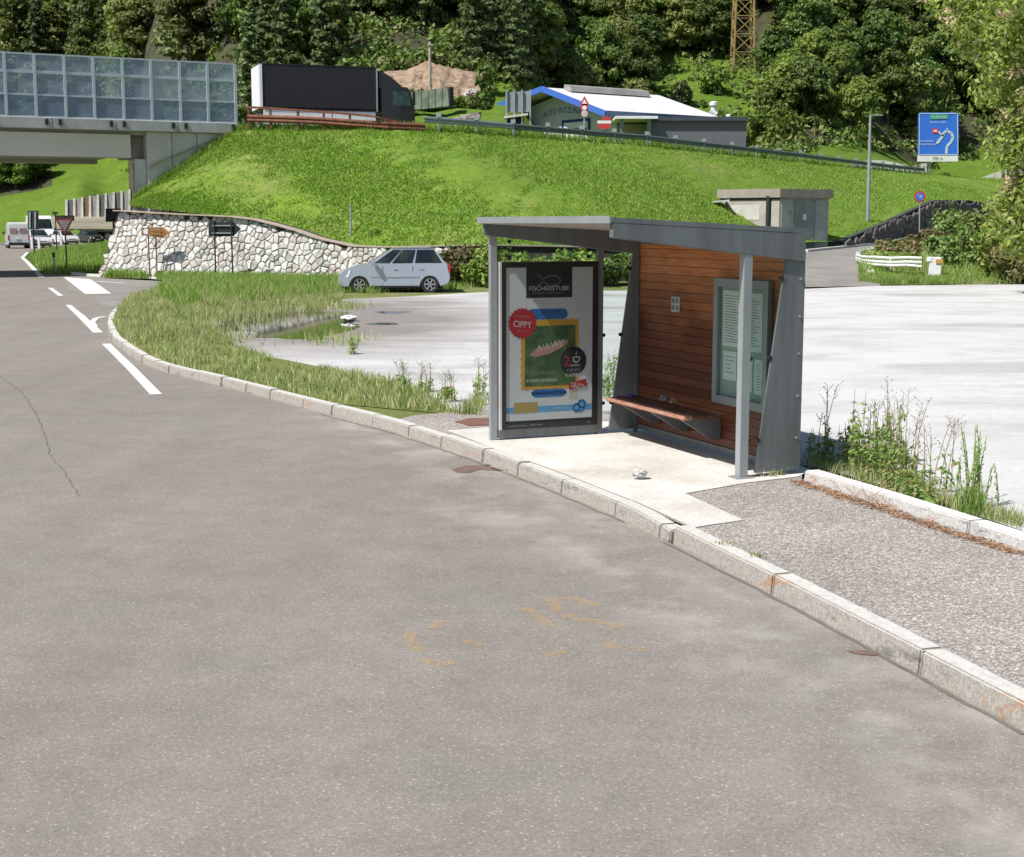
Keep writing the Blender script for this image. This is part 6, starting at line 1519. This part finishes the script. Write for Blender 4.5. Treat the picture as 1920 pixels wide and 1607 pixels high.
LMK = [(510, 'above the white tail of the lorry'), (600, 'above the rear half of the black curtain'), (710, 'above the front half of the black curtain'), (770, 'above the lorry cab'), (830, 'behind the wooden utility pole'),
       (905, 'above the boulders of the bare slope'), (950, 'over the meadow beside the hoarding'), (1005, 'behind the grey hoarding'), (1075, 'behind the workshop gable peak'), (1130, 'behind the near half of the skylight'), (1190, 'behind the far half of the skylight'),
       (1260, 'over the meadow past the white roof'), (1330, 'above the white vent pipe'), (1420, 'beside the lattice pylon'), (1480, 'just past the pylon foot'), (1540, 'midway between pylon and street lamp'), (1600, 'just before the street lamp'),
       (1660, 'behind the street lamp'), (1715, 'between street lamp and blue sign'), (1800, 'behind the blue sign'), (9999, 'behind the large pale tree')]
USED = set()
def spot(px):
    if px < 459: return 'above the %s barrier bay from the lorry' % ORD[min(12, int((459 - px) / 52))]
    return next(t for lim, t in LMK if px < lim)
def try_tree(px, d, d0, kinds, lab, smin=.8, smax=1.25, gap=2.6, sz=1.0):
    z = hill_z(px, d); p = col(px, d, z)
    for q in placed:
        if (q[0] - p.x) ** 2 + (q[1] - p.y) ** 2 < gap * gap: return False
    placed.append((p.x, p.y)); k = rg.choice(kinds); s = rg.uniform(smin, smax)
    nm = 'spruce_tree' if k == 'spruce' else 'broadleaf_tree'
    u = (s - smin) / (smax - smin); size = 'small ' if u < .33 else ('big ' if u > .67 else '')
    row = 'at forest edge ' if d - d0 < 7 else ('in second row ' if d - d0 < 17 else 'higher up ')
    kd = {'spruce': 'dark spruce ', 'olive': 'olive green tree ', 'broad': 'bright green tree ', 'deep': 'deep green tree '}[k]
    lb = size + kd + (row + spot(px) if 'underpass' not in lab else lab)
    tw = rg.uniform(.9, 1.15)
    if lb in USED: lb = ('slender ' if tw > 1.02 else 'squat ') + lb
    USED.add(lb)
    put_tree(rg.choice(PROTO[k]), nm, lb, 'trees ' + lab, (p.x, p.y, z - .3), s, rg.uniform(0, 6.28), sz * tw)
    return True
zones = [  # px0, px1, d0, d1, count, kinds, group/label, smin, smax, gap
 (-180, 255, 236, 262, 52, ('spruce', 'olive', 'deep', 'olive'), 'on the far slope above the viaduct barrier', 0.99, 1.52, 3.59),
 (-60, 95, 216, 232, 18, ('deep', 'broad'), 'seen through the underpass', 0.61, 0.95, 2.81),
 (350, 470, 136, 165, 46, ('spruce', 'olive', 'deep', 'spruce'), 'on the slope above the clear barrier panes', 0.68, 1.03, 2.81),
 (330, 470, 186, 225, 18, ('spruce', 'deep'), 'high on the slope behind the viaduct end', 0.99, 1.44, 3.90),
 (470, 650, 118, 150, 52, ('spruce', 'spruce', 'olive', 'deep'), 'on the slope above the black lorry', 0.57, 0.84, 2.42),
 (650, 900, 131, 160, 52, ('spruce', 'olive', 'spruce', 'deep'), 'above the slip of bare earth', 0.53, 0.84, 2.42),
 (900, 1010, 119, 150, 27, ('spruce', 'deep', 'spruce'), 'between the bare earth and the workshop roof', 0.57, 0.84, 2.34),
 (1010, 1190, 131, 160, 40, ('olive', 'deep', 'olive'), 'on the slope behind the white workshop roof', 0.61, 0.87, 2.57),
 (1190, 1400, 155, 185, 40, ('olive', 'broad', 'deep'), 'on the slope around the lattice pylon', 0.65, 0.95, 2.81),
 (1425, 1590, 132, 148, 26, ('broad', 'deep', 'broad'), 'behind the guard rail left of the street lamp top', 0.49, 0.76, 2.50),
 (1400, 1740, 152, 200, 62, ('deep', 'broad', 'deep', 'olive'), 'on the slope between the pylon and the blue sign', 0.68, 0.99, 3.04),
 (1740, 2150, 166, 205, 40, ('deep', 'broad'), 'on the slope behind the blue sign', 0.68, 1.03, 3.28),
 (228, 356, 190, 262, 60, ('spruce', 'olive', 'deep'), 'on the slope above the middle barrier panes', 1.0, 1.5, 2.9),
]
for (p0, p1, d0, d1, n, kinds, lab, s0, s1, gap) in zones:
    c = 0
    for _ in range(n * 14):
        if c >= n: break
        px, d = rg.uniform(p0, p1), d0 + (d1 - d0) * rg.random() ** 1.2
        if 1325 < px < 1430 and d < 166: continue
        if px > 1640 and d < 150: continue
        if p0 == 228 and not 15 < hill_z(px, d) < 62: continue
        if try_tree(px, d, d0, kinds, lab, s0, s1, gap): c += 1
print('hill trees', len(placed))
for lst in PROTO.values():                         # the prototypes themselves are not part of the place
    for r in lst:
        for ch in list(r.children): bpy.data.objects.remove(ch)
        bpy.data.objects.remove(r)
# fill further up so that the forest goes on behind the first rows: one mass nobody could count
C, N = [], []
for _ in range(1500):
    px = rg.uniform(-350, 2250); d = rg.uniform(140, 260)
    if px < 262 and d < 262: d = rg.uniform(262, 330)
    elif 262 <= px < 360: d = rg.uniform(248, 300)
    elif px < 1010: d = max(d, 158)
    elif px < 1400: d = max(d, 178)
    else: d = max(d, 196)
    z = hill_z(px, d); p = col(px, d, z); r = rg.uniform(1.8, 3.4); h = rg.uniform(2, 6)
    n = 46; dv = rng.normal(0, 1, (n, 3)); dv /= np.linalg.norm(dv, axis=1)[:, None]; dv[:, 2] = abs(dv[:, 2])
    C.append(np.array([p.x, p.y, z + h * .4]) + dv * r * np.array([1, 1, 1.5])); N.append(dv)
v, f = leaves_arr(np.concatenate(C), np.concatenate(N), 1.5, rng, .5, 1.2)
tag(np_mesh('forest', v, f, LM['deep']), 'dense mixed forest running on up the steep hillside', 'forest', kind='stuff')
# undergrowth along the forest edge
C, N = [], []
for _ in range(1500):
    px = rg.uniform(-200, 2100)
    if px < 262: d = rg.uniform(228, 262)
    elif px < 335: d = rg.uniform(205, 240)
    elif px < 640: d = rg.uniform(114, 150)
    elif px < 960: d = rg.uniform(117, 140)
    elif px < 1190: d = rg.uniform(128, 150)
    elif px < 1400: d = rg.uniform(150, 175) if rg.random() < .7 else rg.uniform(134, 150)
    else: d = start_d(px) + rg.uniform(11, 34)
    z = hill_z(px, d); p = col(px, d, z); r = rg.uniform(.4, 1.3); n = 34
    dv = rng.normal(0, 1, (n, 3)); dv /= np.linalg.norm(dv, axis=1)[:, None]; dv[:, 2] = abs(dv[:, 2]); C.append(np.array([p.x, p.y, z]) + dv * r); N.append(dv)
for _ in range(260):
    x = rg.uniform(640, 915); e = rg.random()
    y = float(np.interp(x, [652, 690, 740, 770, 800, 850, 905], [132, 138, 128, 124, 108, 122, 132])) + rg.gauss(-3, 4) if e < .6 else float(np.interp(x, [652, 700, 800, 870, 905], [152, 165, 176, 192, 196])) + rg.gauss(4, 5)
    if e > .9: x = rg.gauss(905, 8); y = rg.uniform(125, 200)
    p = D(x, y, 114.5 if e < .6 else 106.4); r = rg.uniform(.15, .75) if e < .6 else rg.uniform(.1, .4); n = 30
    dv = rng.normal(0, 1, (n, 3)); dv /= np.linalg.norm(dv, axis=1)[:, None]; C.append(np.array([p.x, p.y, p.z]) + dv * r * np.array([1.5, 1, .8])); N.append(dv)
v, f = leaves_arr(np.concatenate(C), np.concatenate(N), .42, rng, .6, 1.3)
tag(np_mesh('undergrowth', v, f, crown_mat('undergrowth_leaves', [(.06, .11, .025), (.09, .16, .03), (.13, .20, .045), (.17, .17, .07)], .2)), 'low scrub and brambles under the hillside trees', 'undergrowth', kind='stuff')

# shrubs: a bushy proto by size, each its own object
def shrub(name, label, loc, r, h, m, n=1600, leaf=.16, group=None, cat='shrub', droop=0, seed=0):
    rs = np.random.default_rng(seed + 100); C, N = [], []; nl = 14
    for i in range(nl):
        a = rs.uniform(0, 6.28); q = rs.uniform(0, .75) * r; z = h * rs.uniform(.2, .8); lr = r * rs.uniform(.25, .45); k = n // nl
        dv = rs.normal(0, 1, (k, 3)); dv /= np.linalg.norm(dv, axis=1)[:, None]
        C.append(np.array([q * math.cos(a), q * math.sin(a), z]) + dv * lr * rs.uniform(.4, 1.1, (k, 1)) * np.array([1, 1, h / r * .7])); N.append(dv + np.array([0, 0, .4]))
    v, f = leaves_arr(np.concatenate(C), np.concatenate(N), leaf, rs, .7, 1.5)
    v[:, 2] = np.maximum(v[:, 2], 0.0)
    root = thing(name, label, cat, tuple(loc), group); o = np_mesh('foliage', v, f, m, root)
    mb = MB()
    for k in range(6): a = k * 1.05; mb.tube([(0, 0, -.1), (r * .35 * math.cos(a), r * .35 * math.sin(a), h * .4), (r * .6 * math.cos(a), r * .6 * math.sin(a), h * .75)], [.03, .02, .008], 5)
    mb.build('stem', M['bark'], root, local=True)
    return root
SHR = crown_mat('bramble_leaves', [(.10, .17, .035), (.14, .24, .05), (.19, .29, .065), (.25, .27, .10)], .3)
SHR2 = crown_mat('reddish_bramble_leaves', [(.09, .12, .035), (.14, .16, .05), (.18, .15, .07), (.22, .16, .09)], .2)
for i, (px, d, r, h, lab) in enumerate(((838, 54.6, 1.0, 1.5, 'leafy bramble bush directly behind the tail of the silver hatchback'), (868, 53.8, 1.1, 1.7, 'tall reddish bramble bush right of the silver hatchback'), (900, 53.6, 1.1, 1.6, 'bramble bush meeting the front post of the shelter'),
      (940, 54, 1.1, 1.5, 'bramble seen through the upper glass of the shelter'), (985, 54, 1.1, 1.4, 'bramble behind the advertising panel'), (1035, 54, 1.1, 1.4, 'bramble behind the middle of the shelter'), (1090, 54, 1.1, 1.5, 'bramble behind the shelter just before the side glass'),
      (1145, 54.3, 1.1, 1.4, 'bramble seen through the narrow side glass of the shelter'), (1200, 55, 1.2, 1.4, 'bramble hidden behind the timber wall'), (1270, 56.5, 1.3, 1.3, 'bramble behind the shelter roof'), (815, 55.5, .9, 1.2, 'low bush between the hatchback roof and the wall'), (770, 56.6, .8, .8, 'low green bush behind the hatchback windows'))):
    shrub('bramble_bush', lab, col(px, d, LZ), r, h, SHR2 if i == 1 else SHR, group='brambles along the wall foot', seed=i)
# greenery beside and above the white tubular barrier
HB = crown_mat('pale_shrub_leaves', [(.10, .17, .05), (.14, .23, .06), (.19, .28, .08), (.24, .27, .12)], .3)
for i, (px, d, r, h, m, lab) in enumerate(((1688, 68, 1.5, 1.3, SHR2, 'low scrub between the ramp kerb and the tubular barrier'), (1645, 67, 1.1, .7, SHR, 'low scrub above the white tubes near the ramp bend'), (1755, 67, 1.2, 1.5, HB, 'pale green bush just behind the white pillar'),
      (1790, 63, 1.2, 1.9, HB, 'feathery pale bush right of the white pillar'), (1810, 64, 1.7, 2.6, HB, 'tall feathery pale bush left of the large tree'), (1850, 60, 1.6, 2.2, SHR, 'mid green bush under the large tree edge'), (1895, 58.5, 1.7, 1.9, SHR2, 'brownish bush at the yard edge below the large tree'),
      (1960, 59, 2.2, 2.8, HB, 'bush beyond the picture edge behind the yard'), (1780, 76, 1.8, 2.2, HB, 'bush behind the no waiting sign'), (1880, 70, 2.3, 3.2, SHR, 'broad bush behind the brownish one'), (1720, 74, 1.2, 1.2, SHR2, 'scrub at the foot of the no waiting sign'))):
    p = col(px, d, 0); z = LZ + (d - 57) * .055; shrub('bush', lab, (p.x, p.y, max(0, z - .1)), r, h, m, n=2600, leaf=.17, group='bushes on the mound by the ramp', seed=30 + i)
for i, (px, d, r, h, lab) in enumerate(((1270, 138, 1.6, 2.3, 'dark narrow bush on the meadow behind the workshop roof'), (1400, 128, 2.2, 3.0, 'bright bush at the end of the annexe'), (1450, 126, 2.3, 2.8, 'bright bush above the guard rail right of the annexe'), (1325, 142, 2.0, 2.3, 'bush on the meadow left of the pylon foot'), (1425, 140, 2.4, 3.4, 'bush right of the pylon foot'))):
    p = col(px, d, hill_z(px, d)); shrub('bush', lab, p, r, h, LM['broad'] if i else LM['spruce'], n=2200, leaf=.3, seed=60 + i)
p = col(708, 61.6, 1.5); shrub('bush', 'small dark round bush growing on top of the stone wall behind the hatchback', p, .42, .75, LM['deep'], n=1200, leaf=.1, seed=77)

# large leafy tree on the right
bt = thing('tree', 'large pale green leafy tree with hanging sprays on the right edge of the yard', 'tree', tuple(col(1955, 49, .1)))
rs = np.random.default_rng(42); C, N, T = [], [], []
def silh(z):     # left-hand reach of the crown at height z, in metres from the trunk
    return float(np.interp(z, [1.2, 2.6, 4.0, 5.6, 6.8, 8.2, 10, 13], [1.4, 2.0, 1.5, 2.0, 2.6, 3.4, 4.9, 3.4]))
lobes = []
for i in range(150):
    z = rs.uniform(1.6, 12.6); a = rs.uniform(0, 6.28); R0 = silh(z) * (1 if math.cos(a) < .2 else .95); q = R0 * math.sqrt(rs.uniform(.12, 1)) * .86; lobes.append((q * math.cos(a), q * math.sin(a) * .9, z, rs.uniform(.55, 1.05)))
for x, y, z, r in lobes:
    k = 330; dv = rs.normal(0, 1, (k, 3)); dv /= np.linalg.norm(dv, axis=1)[:, None]; pts = np.array([x, y, z]) + dv * r * rs.uniform(.35, 1.15, (k, 1)) * np.array([1, 1, .9]); pts[:, 2] -= .35 * rs.random(k) ** 2
    C.append(pts); N.append(dv + np.array([0, 0, .2]))
v, f = leaves_arr(np.concatenate(C), np.concatenate(N), .15, rs, .8, 1.7)
BIG = crown_mat('large_tree_leaves', [(.17, .21, .07), (.24, .31, .085), (.31, .40, .10), (.38, .47, .11), (.37, .37, .19)], .45)
np_mesh('crown', v, f, BIG, bt)
mb = MB(); mb.tube([(0, 0, -.3), (.1, 0, 2.5), (-.2, .2, 6), (0, 0, 11.5)], [.34, .27, .18, .04], 10)
for k, (x, y, z, r) in enumerate(lobes[:40]): mb.tube([(0, 0, z * .55), (x * .5, y * .5, z * .8), (x, y, z)], [.07, .045, .012], 5)
mb.build('trunk', M['bark'], bt, local=True)
C, N = [], []
for k in range(16):
    z = rs.uniform(3.5, 11); a = rs.uniform(2.2, 4.1); q = silh(z) * .95; n = 40; dv = rs.normal(0, .17, (n, 3)); C.append(np.array([q * math.cos(a), q * math.sin(a), z]) + dv); N.append(dv * 5)
v, f = leaves_arr(np.concatenate(C), np.concatenate(N), .12, rs, .8, 1.3); np_mesh('blossom', v, f, crown_mat('pinkish_seed_clusters', [(.42, .30, .22), (.48, .40, .28), (.34, .27, .18)], .3), bt)

# ------------------------------------------------------------------ grass
GB_ = isl_mat('bank_grass_blades', [(.18, .32, .045), (.21, .36, .05), (.24, .39, .055), (.28, .42, .07), (.39, .42, .16)], .8, .45, grain=(.22, .3))
GV_ = isl_mat('verge_grass_blades', [(.15, .24, .06), (.22, .33, .08), (.30, .40, .12), (.42, .44, .20), (.58, .53, .31), (.64, .56, .38), (.72, .64, .46)], .8, .4, grain=(.8, .35))
GV2 = isl_mat('tall_grass_blades', [(.14, .27, .04), (.20, .38, .06), (.27, .46, .08), (.38, .48, .15), (.56, .50, .27)], .8, .4, grain=(.6, .4))
rs = np.random.default_rng(8)
def bank_points(n, p0, p1, t0=0, t1=1):
    P = np.empty((n, 3)); px = rs.uniform(p0, p1, n); t = rs.uniform(t0, t1, n)
    for i in range(n):
        q = bank_pt(px[i], t[i]); P[i] = q
    return P
P = bank_points(130000, 262, 1860)
tag(blades('bank_grass', P, .05, .14, .05, GB_, rs, 1.5), 'bright green grass covering the motorway bank', 'grass')
P = bank_points(9000, 266, 1760, .97, 1.03); P[:, 2] -= .03
tag(blades('crest_grass', P, .15, .5, .04, GB_, rs, .6), 'longer grass along the crest under the rails', 'grass')
def poly_pts(poly, n, z): q = scatter_in([(p[0], p[1]) for p in poly], n, rs); return np.column_stack([q, np.full(len(q), z)])
# verge: dense along the kerb and in the island, thinner towards the yard
P = poly_pts(VERGE, 75000, VZ)
nz = np.array([mnoise.noise(Vector((p[0] * .9, p[1] * .45, 0))) for p in P[:, :3]])
far = np.clip((P[:, 1] - 20) / 22, 0, 1); thin = rs.random(len(P)) < np.interp(P[:, 1], [17, 19, 24, 30], [.45, .6, .85, 1])
hb = .07 + .12 * np.clip(nz + .55, 0, 1) + .16 * far * np.clip(nz + .4, 0, 1)
n2 = np.array([mnoise.noise(Vector((p[0] * 2.6, p[1] * 1.2, 5))) for p in P[:, :3]])
keep = (nz + n2 * .8 > -.25) | ((far > .75) & (n2 > -.35)); hb = hb * (1 + 1.3 * np.clip(n2, 0, 1) ** 1.3 * rs.random(len(hb)) * 2)
keep &= thin; P = P[keep]; hb = hb[keep] * .88
tag(blades('verge_grass', P, hb, None, .013, GV_, rs, 1.0), 'rough grass and seed heads on the verge between kerb and yard', 'grass')
# tall patch at the tip of the island and by the wall foot
tip = [G(x, y, 0) for x, y in ((330, 530), (420, 536), (560, 545), (640, 552), (640, 562), (520, 570), (420, 582), (345, 590), (300, 572), (300, 548))]
tag(blades('tall_grass', poly_pts(tip, 16000, VZ), .10, .48, .022, GV2, rs, .9), 'tall green grass at the far tip of the verge before the wall', 'grass')
foot_ = [col(205, 66.0, 0), col(330, 63.9, 0), col(470, 62.3, 0), col(640, 60, 0), col(640, 55, 0), G(480, 542, 0), G(335, 529, 0), G(232, 519, 0)]
P = poly_pts(foot_, 16000, .05); tag(blades('wall_foot_grass', P, .15, .5, .025, GV2, rs, .45), 'grass at the foot of the pale stone wall', 'grass')
structure(sheet('grass_strip', foot_, .03, M['verge']))
tri_ = [G(x, y, 0) for x, y in ((64, 497), (56, 478), (90, 468), (200, 457), (205, 505), (195, 512), (140, 514), (84, 512))]
tag(blades('roadside_grass', poly_pts(tri_, 16000, -.02), .15, .5, .03, GV2, rs, .4), 'grass triangle between the main road and the wall end', 'grass')
strip = [G(x, y, 0) for x, y in ((640, 556), (700, 557), (760, 553), (840, 551), (900, 547))] + [col(900, 55.5, 0), col(760, 58, 0), col(640, 60.3, 0)]
tag(blades('strip_grass', poly_pts(strip, 7000, LZ), .12, .4, .025, GV2, rs, .4), 'grass under and behind the parked hatchback', 'grass')
P = []
for x, y in ((392, 602), (420, 597), (450, 592), (480, 590), (520, 586), (560, 582), (600, 580), (400, 622), (430, 640), (640, 640), (600, 575), (650, 578), (500, 580), (470, 600), (380, 610)):
    c_ = G(x, y, LZ)
    for _ in range(260): P.append((c_.x + rs.normal(0, .35), c_.y + rs.normal(0, .7), LZ))
tag(blades('puddle_grass', np.array(P), .05, .3, .016, GV_, rs, .8), 'thin ragged grass along the edge of the puddle', 'grass')
# mound by the ramp
n = 26000; px = rs.uniform(1600, 2300, n); t = rs.uniform(0, 1, n)
d1 = np.interp(px, [1570, 1605, 1640, 1740, 1880, 2600], [58.5, 70.3, 74.8, 87.6, 99.5, 112]); d = 57.3 + (d1 - 57.3) * t + .5 * np.sin(px * .09) * (1 - t) ** 3
z1 = np.interp(px, [1570, 1605, 1640, 1740, 1880, 2600], [.12, 1.0, 1.2, 1.8, 2.3, 2.5]); z = LZ - .04 + (z1 - LZ) * t ** .8 + .25 * np.sin(t * 3.14) * np.minimum(1, (px - 1570) / 170)
P = np.column_stack([(px - CX) / FPX * d * 1.012, d, z]); P = P[~((px > 1595) & (px < 1765) & (d < 60.5))]; tag(blades('mound_grass', P, .12, .45, .032, GV2, rs, .8), 'rough tall grass on the mound beside the ramp', 'grass')
n = 9000; px = rs.uniform(1600, 1775, n); d = 57.2 + 3.8 * rs.random(n) + .3 * np.sin(px * .13)
P = np.column_stack([(px - CX) / FPX * d * 1.012, d, LZ + (d - 57.5) * .06 + .05]); tag(blades('mound_grass', P, .06, .24, .022, GV2, rs, 1.0), 'short grass under the white tubular barrier', 'grass')
# cracks and edges near the shelter: little tufts
def tufts(pts, n, h, name, lab, spread=.08, m=None):
    P = []
    for (x, y, z) in pts:
        for _ in range(n): P.append((x + rs.normal(0, spread), y + rs.normal(0, spread), z))
    tag(blades(name, np.array(P), h * .4, h, .007, m or GV_, rs, .6), lab, 'grass')
tufts([tuple(G(x, y, PZ)) for x, y in ((872, 776), (878, 773), (884, 770), (895, 762), (905, 758), (890, 766))], 70, .22, 'grass_tuft', 'grass tufts at the pavement end beside the shelter post')
tufts([tuple(G(x, y, PZ)) for x, y in ((1355, 1022), (1362, 1025), (1412, 1043), (1420, 1047))], 22, .05, 'grass_tuft', 'tiny green tufts behind the kerb stones', .03)
tufts([tuple(G(x, y, PZ)) for x, y in ((1450, 893), (1463, 891), (1425, 893))], 26, .09, 'grass_tuft', 'little weeds at the foot of the shelter side panel', .025)
# dry litter along the inner kerb
P = []
for t in np.linspace(0, 1, 260):
    q = IN[0].lerp(IN[3], t); P.append((q.x - .06 + rs.normal(0, .04), q.y - .05 + rs.normal(0, .03), PZ))
DL = isl_mat('dry_red_litter', [(.26, .13, .07), (.34, .18, .10), (.42, .30, .18), (.2, .1, .06)], .9)
V_, F_l = leaves_arr(np.repeat(np.array(P), 9, axis=0) + rs.normal(0, .03, (260 * 9, 3)) * [1, 1, .06] + [0, 0, .004], np.tile([0, 0, 1.], (260 * 9, 1)), .016, rs, .22, 2.6)
V_[:, 2] = np.maximum(V_[:, 2], PZ + .001); tag(np_mesh('dry_litter', V_, F_l, DL), 'reddish dry needles and leaves collected along the inner kerb', 'leaf litter', kind='stuff')
P = [(tuple(G(rs.uniform(1600, 1700), rs.uniform(0, 1), PZ))) for _ in range(1)]
pp = np.array([tuple(G(1590 + 75 * t + rs.normal(0, 5), 925 + 28 * t + rs.normal(0, 3), PZ)) for t in rs.random(60)])
tag(blades('straw', pp, .08, .2, .006, isl_mat('pale_straw', [(.5, .36, .22), (.42, .25, .15)], .9), rs, 3.0), 'loose dry straw stalks lying by the inner kerb', 'straw')

# ------------------------------------------------------------------ weeds behind the pale kerb, each plant by itself
WL = isl_mat('weed_leaves', [(.16, .26, .07), (.22, .35, .09), (.29, .43, .12), (.36, .44, .18), (.40, .31, .17)], .7, .45)
WS = mat('weed_stems', (.20, .22, .08), .8, scale=20, c2=(.24, .14, .07)); WH = isl_mat('seed_heads', [(.18, .15, .10), (.30, .26, .16), (.12, .10, .07)], .9)
HT_ = mat('horsetail_stems', (.24, .38, .10), .7, scale=20, c2=(.12, .18, .04))
def weed(name, label, base, h, nst, leafn, kind, seed, group=None, spread=.12):
    rg = random.Random(seed); rs2 = np.random.default_rng(seed)
    leafn = int(leafn * (1.15 if kind == 'bushy' else 1.2)); nst = int(nst * 1.0); h = h * (.80 if kind == 'bushy' else (.72 if kind == 'seed' else .95))
    root = thing(name, label, 'weed', tuple(base), group); st = MB(); LC, LN, HC = [], [], []
    for k in range(nst):
        a = rg.uniform(0, 6.28); q = spread * math.sqrt(rg.random()); x0, y0 = q * math.cos(a), q * math.sin(a); hh = h * rg.uniform(.55, 1.1); ln = rg.uniform(.02, .22) * hh; b_ = rg.uniform(0, 6.28)
        pts = [(x0 + ln * math.cos(b_) * t ** 1.6, y0 + ln * math.sin(b_) * t ** 1.6, hh * t) for t in (0, .35, .7, 1)]
        st.tube(pts, [.0045, .0038, .003, .0018] if kind != 'reed' else [.006, .006, .005, .003], 4)
        if kind == 'bushy':
            for j in range(leafn):
                t = rg.uniform(.03, .85); c = Vector(pts[0]).lerp(Vector(pts[-1]), t); r = rg.uniform(.01, .09) * (1.1 - t); aa = rg.uniform(0, 6.28); LC.append((c.x + r * math.cos(aa), c.y + r * math.sin(aa), c.z)); LN.append((math.cos(aa) * .4, math.sin(aa) * .4, 1))
        elif kind == 'reed':
            for j in range(leafn):
                t = .1 + .85 * j / leafn; c = Vector(pts[0]).lerp(Vector(pts[-1]), t); aa = rg.uniform(0, 6.28); LC.append((c.x + .012 * math.cos(aa), c.y + .012 * math.sin(aa), c.z)); LN.append((math.cos(aa), math.sin(aa), .4))
        else:
            for j in range(leafn):
                t = rg.uniform(.0, .5); c = Vector(pts[0]).lerp(Vector(pts[-1]), t); aa = rg.uniform(0, 6.28); r = rg.uniform(.0, .06); LC.append((c.x + r * math.cos(aa), c.y + r * math.sin(aa), c.z)); LN.append((math.cos(aa), math.sin(aa), .8))
            for j in range(7):
                t = rg.uniform(.6, 1); c = Vector(pts[2]).lerp(Vector(pts[-1]), (t - .6) / .4); aa = rg.uniform(0, 6.28); r = rg.uniform(.02, .09); e = Vector((c.x + r * math.cos(aa), c.y + r * math.sin(aa), c.z + r * .9)); st.tube([c, e], .0015, 3); HC.append(tuple(e))
    st.build('stem', WS if kind != 'reed' else HT_, root, local=True)['kind'] = 'stuff'
    lf = {'bushy': .035, 'reed': .019, 'seed': .036}[kind]
    v, f = leaves_arr(np.array(LC), np.array(LN, float), lf, rs2, .5, 1.9); v[:, 2] = np.maximum(v[:, 2], -.01); np_mesh('leaves', v, f, WL, root)['kind'] = 'stuff'
    if HC: v, f = leaves_arr(np.repeat(np.array(HC), 3, axis=0), rs2.normal(0, 1, (len(HC) * 3, 3)), .016, rs2, .8, 1.0); np_mesh('seed_head', v, f, WH, root)['kind'] = 'stuff'
    return root
g_ = 'weeds growing behind the pale inner kerb'
def wb(x, y): return G(x, y, LZ)
WEEDS = [(1528, 868, .42, 7, 26, 'bushy', 'small leafy weed in the shade at the shelter corner'), (1560, 868, .5, 9, 30, 'bushy', 'leafy weed at the start of the pale kerb'),
 (1598, 882, .72, 12, 36, 'bushy', 'dense leafy weed in the dark shadow beside the shelter'), (1630, 888, .95, 14, 34, 'bushy', 'tallest dense green weed in the shadow of the shelter'), (1655, 896, .9, 12, 30, 'bushy', 'bushy weed with reddish base in the middle of the clump'),
 (1668, 905, .55, 10, 30, 'bushy', 'low spreading weed close to the pale kerb'), (1690, 905, 1.15, 6, 12, 'seed', 'tall seeding stalk standing over the green weeds'), (1718, 915, 1.25, 5, 12, 'seed', 'highest bare seeding stalk above the kerb joint'),
 (1640, 872, 1.1, 6, 10, 'seed', 'thin seeding stalks behind the dense weeds'), (1555, 850, .95, 5, 6, 'seed', 'sparse dark seed stalks by the shelter corner'), (1700, 922, .4, 9, 30, 'bushy', 'low bright weed behind the kerb before the joint'),
 (1742, 935, .8, 5, 16, 'seed', 'upright reddish weed just before the kerb joint'), (1762, 925, .9, 6, 12, 'seed', 'thin seeding weed between the clump and the rushes'), (1735, 945, .3, 8, 24, 'bushy', 'low weed touching the kerb joint')]
for i, (x, y, h, ns, nl_, kd, lab) in enumerate(WEEDS): weed('weed', lab, wb(x, y), h, ns, nl_, kd, 200 + i, g_, spread=.24 if kd == 'bushy' else .15)
weed('horsetail_clump', 'upright clump of pale green horsetail stalks at the far end of the kerb weeds', wb(1822, 958), .72, 13, 26, 'reed', 300, None, .17)
weed('horsetail_clump', 'thin horsetail stalks beside the upright clump', wb(1850, 945), .66, 4, 24, 'reed', 301, None, .12)
P = np.array([tuple(wb(1822 + rs.normal(0, 12), 962 + rs.normal(0, 3))) for _ in range(260)]); tag(blades('clump_grass', P, .1, .3, .008, GV2, rs, .5), 'bright grass around the foot of the horsetail clump', 'grass')
P = []
for x0, y0, x1, y1 in ((1520, 872, 1760, 940), (1760, 942, 1920, 985)):
    for _ in range(900): t = rs.random(); P.append(tuple(wb(x0 + (x1 - x0) * t + rs.normal(0, 8), y0 + (y1 - y0) * t + rs.normal(0, 5))))
tag(blades('kerb_grass', np.array(P), .04, .16, .007, GV_, rs, .6), 'short grass and moss behind the pale kerb', 'grass')
# tall weeds beside the shelter's road-side post and in the verge
for i, (x, y, h, ns, nl_, kd, lab) in enumerate(((898, 756, .62, 5, 20, 'bushy', 'upright leafy weed at the front post of the shelter'), (905, 742, .7, 4, 14, 'seed', 'thin stalk just behind the front post of the shelter'), (800, 735, .6, 8, 16, 'seed', 'seeding weed at the yard side of the verge'),
      (840, 750, .5, 8, 20, 'seed', 'pale seeding weed in the verge near the shelter'), (760, 728, .55, 8, 16, 'seed', 'straw coloured weed in the thin verge grass'), (655, 664, .45, 6, 24, 'bushy', 'small green plant alone on the yard surface'), (1150, 730, .7, 7, 26, 'bushy', 'leafy weed seen through the narrow side glass'), (1140, 745, .6, 6, 26, 'bushy', 'second leafy weed low behind the side glass'))):
    weed('weed', lab, G(x, y, LZ if y < 740 else VZ), h, ns, nl_, kd, 400 + i, None, .1)
# scrap of white litter by the puddle
crumple('plastic_bag', 'white scrap of plastic lying at the edge of the puddle', 'bag', G(655, 602, LZ), .2, mat('white_scrap', (.75, .76, .78), .5, scale=7, var=.03), 14, .35)
print('objects', len(bpy.data.objects))
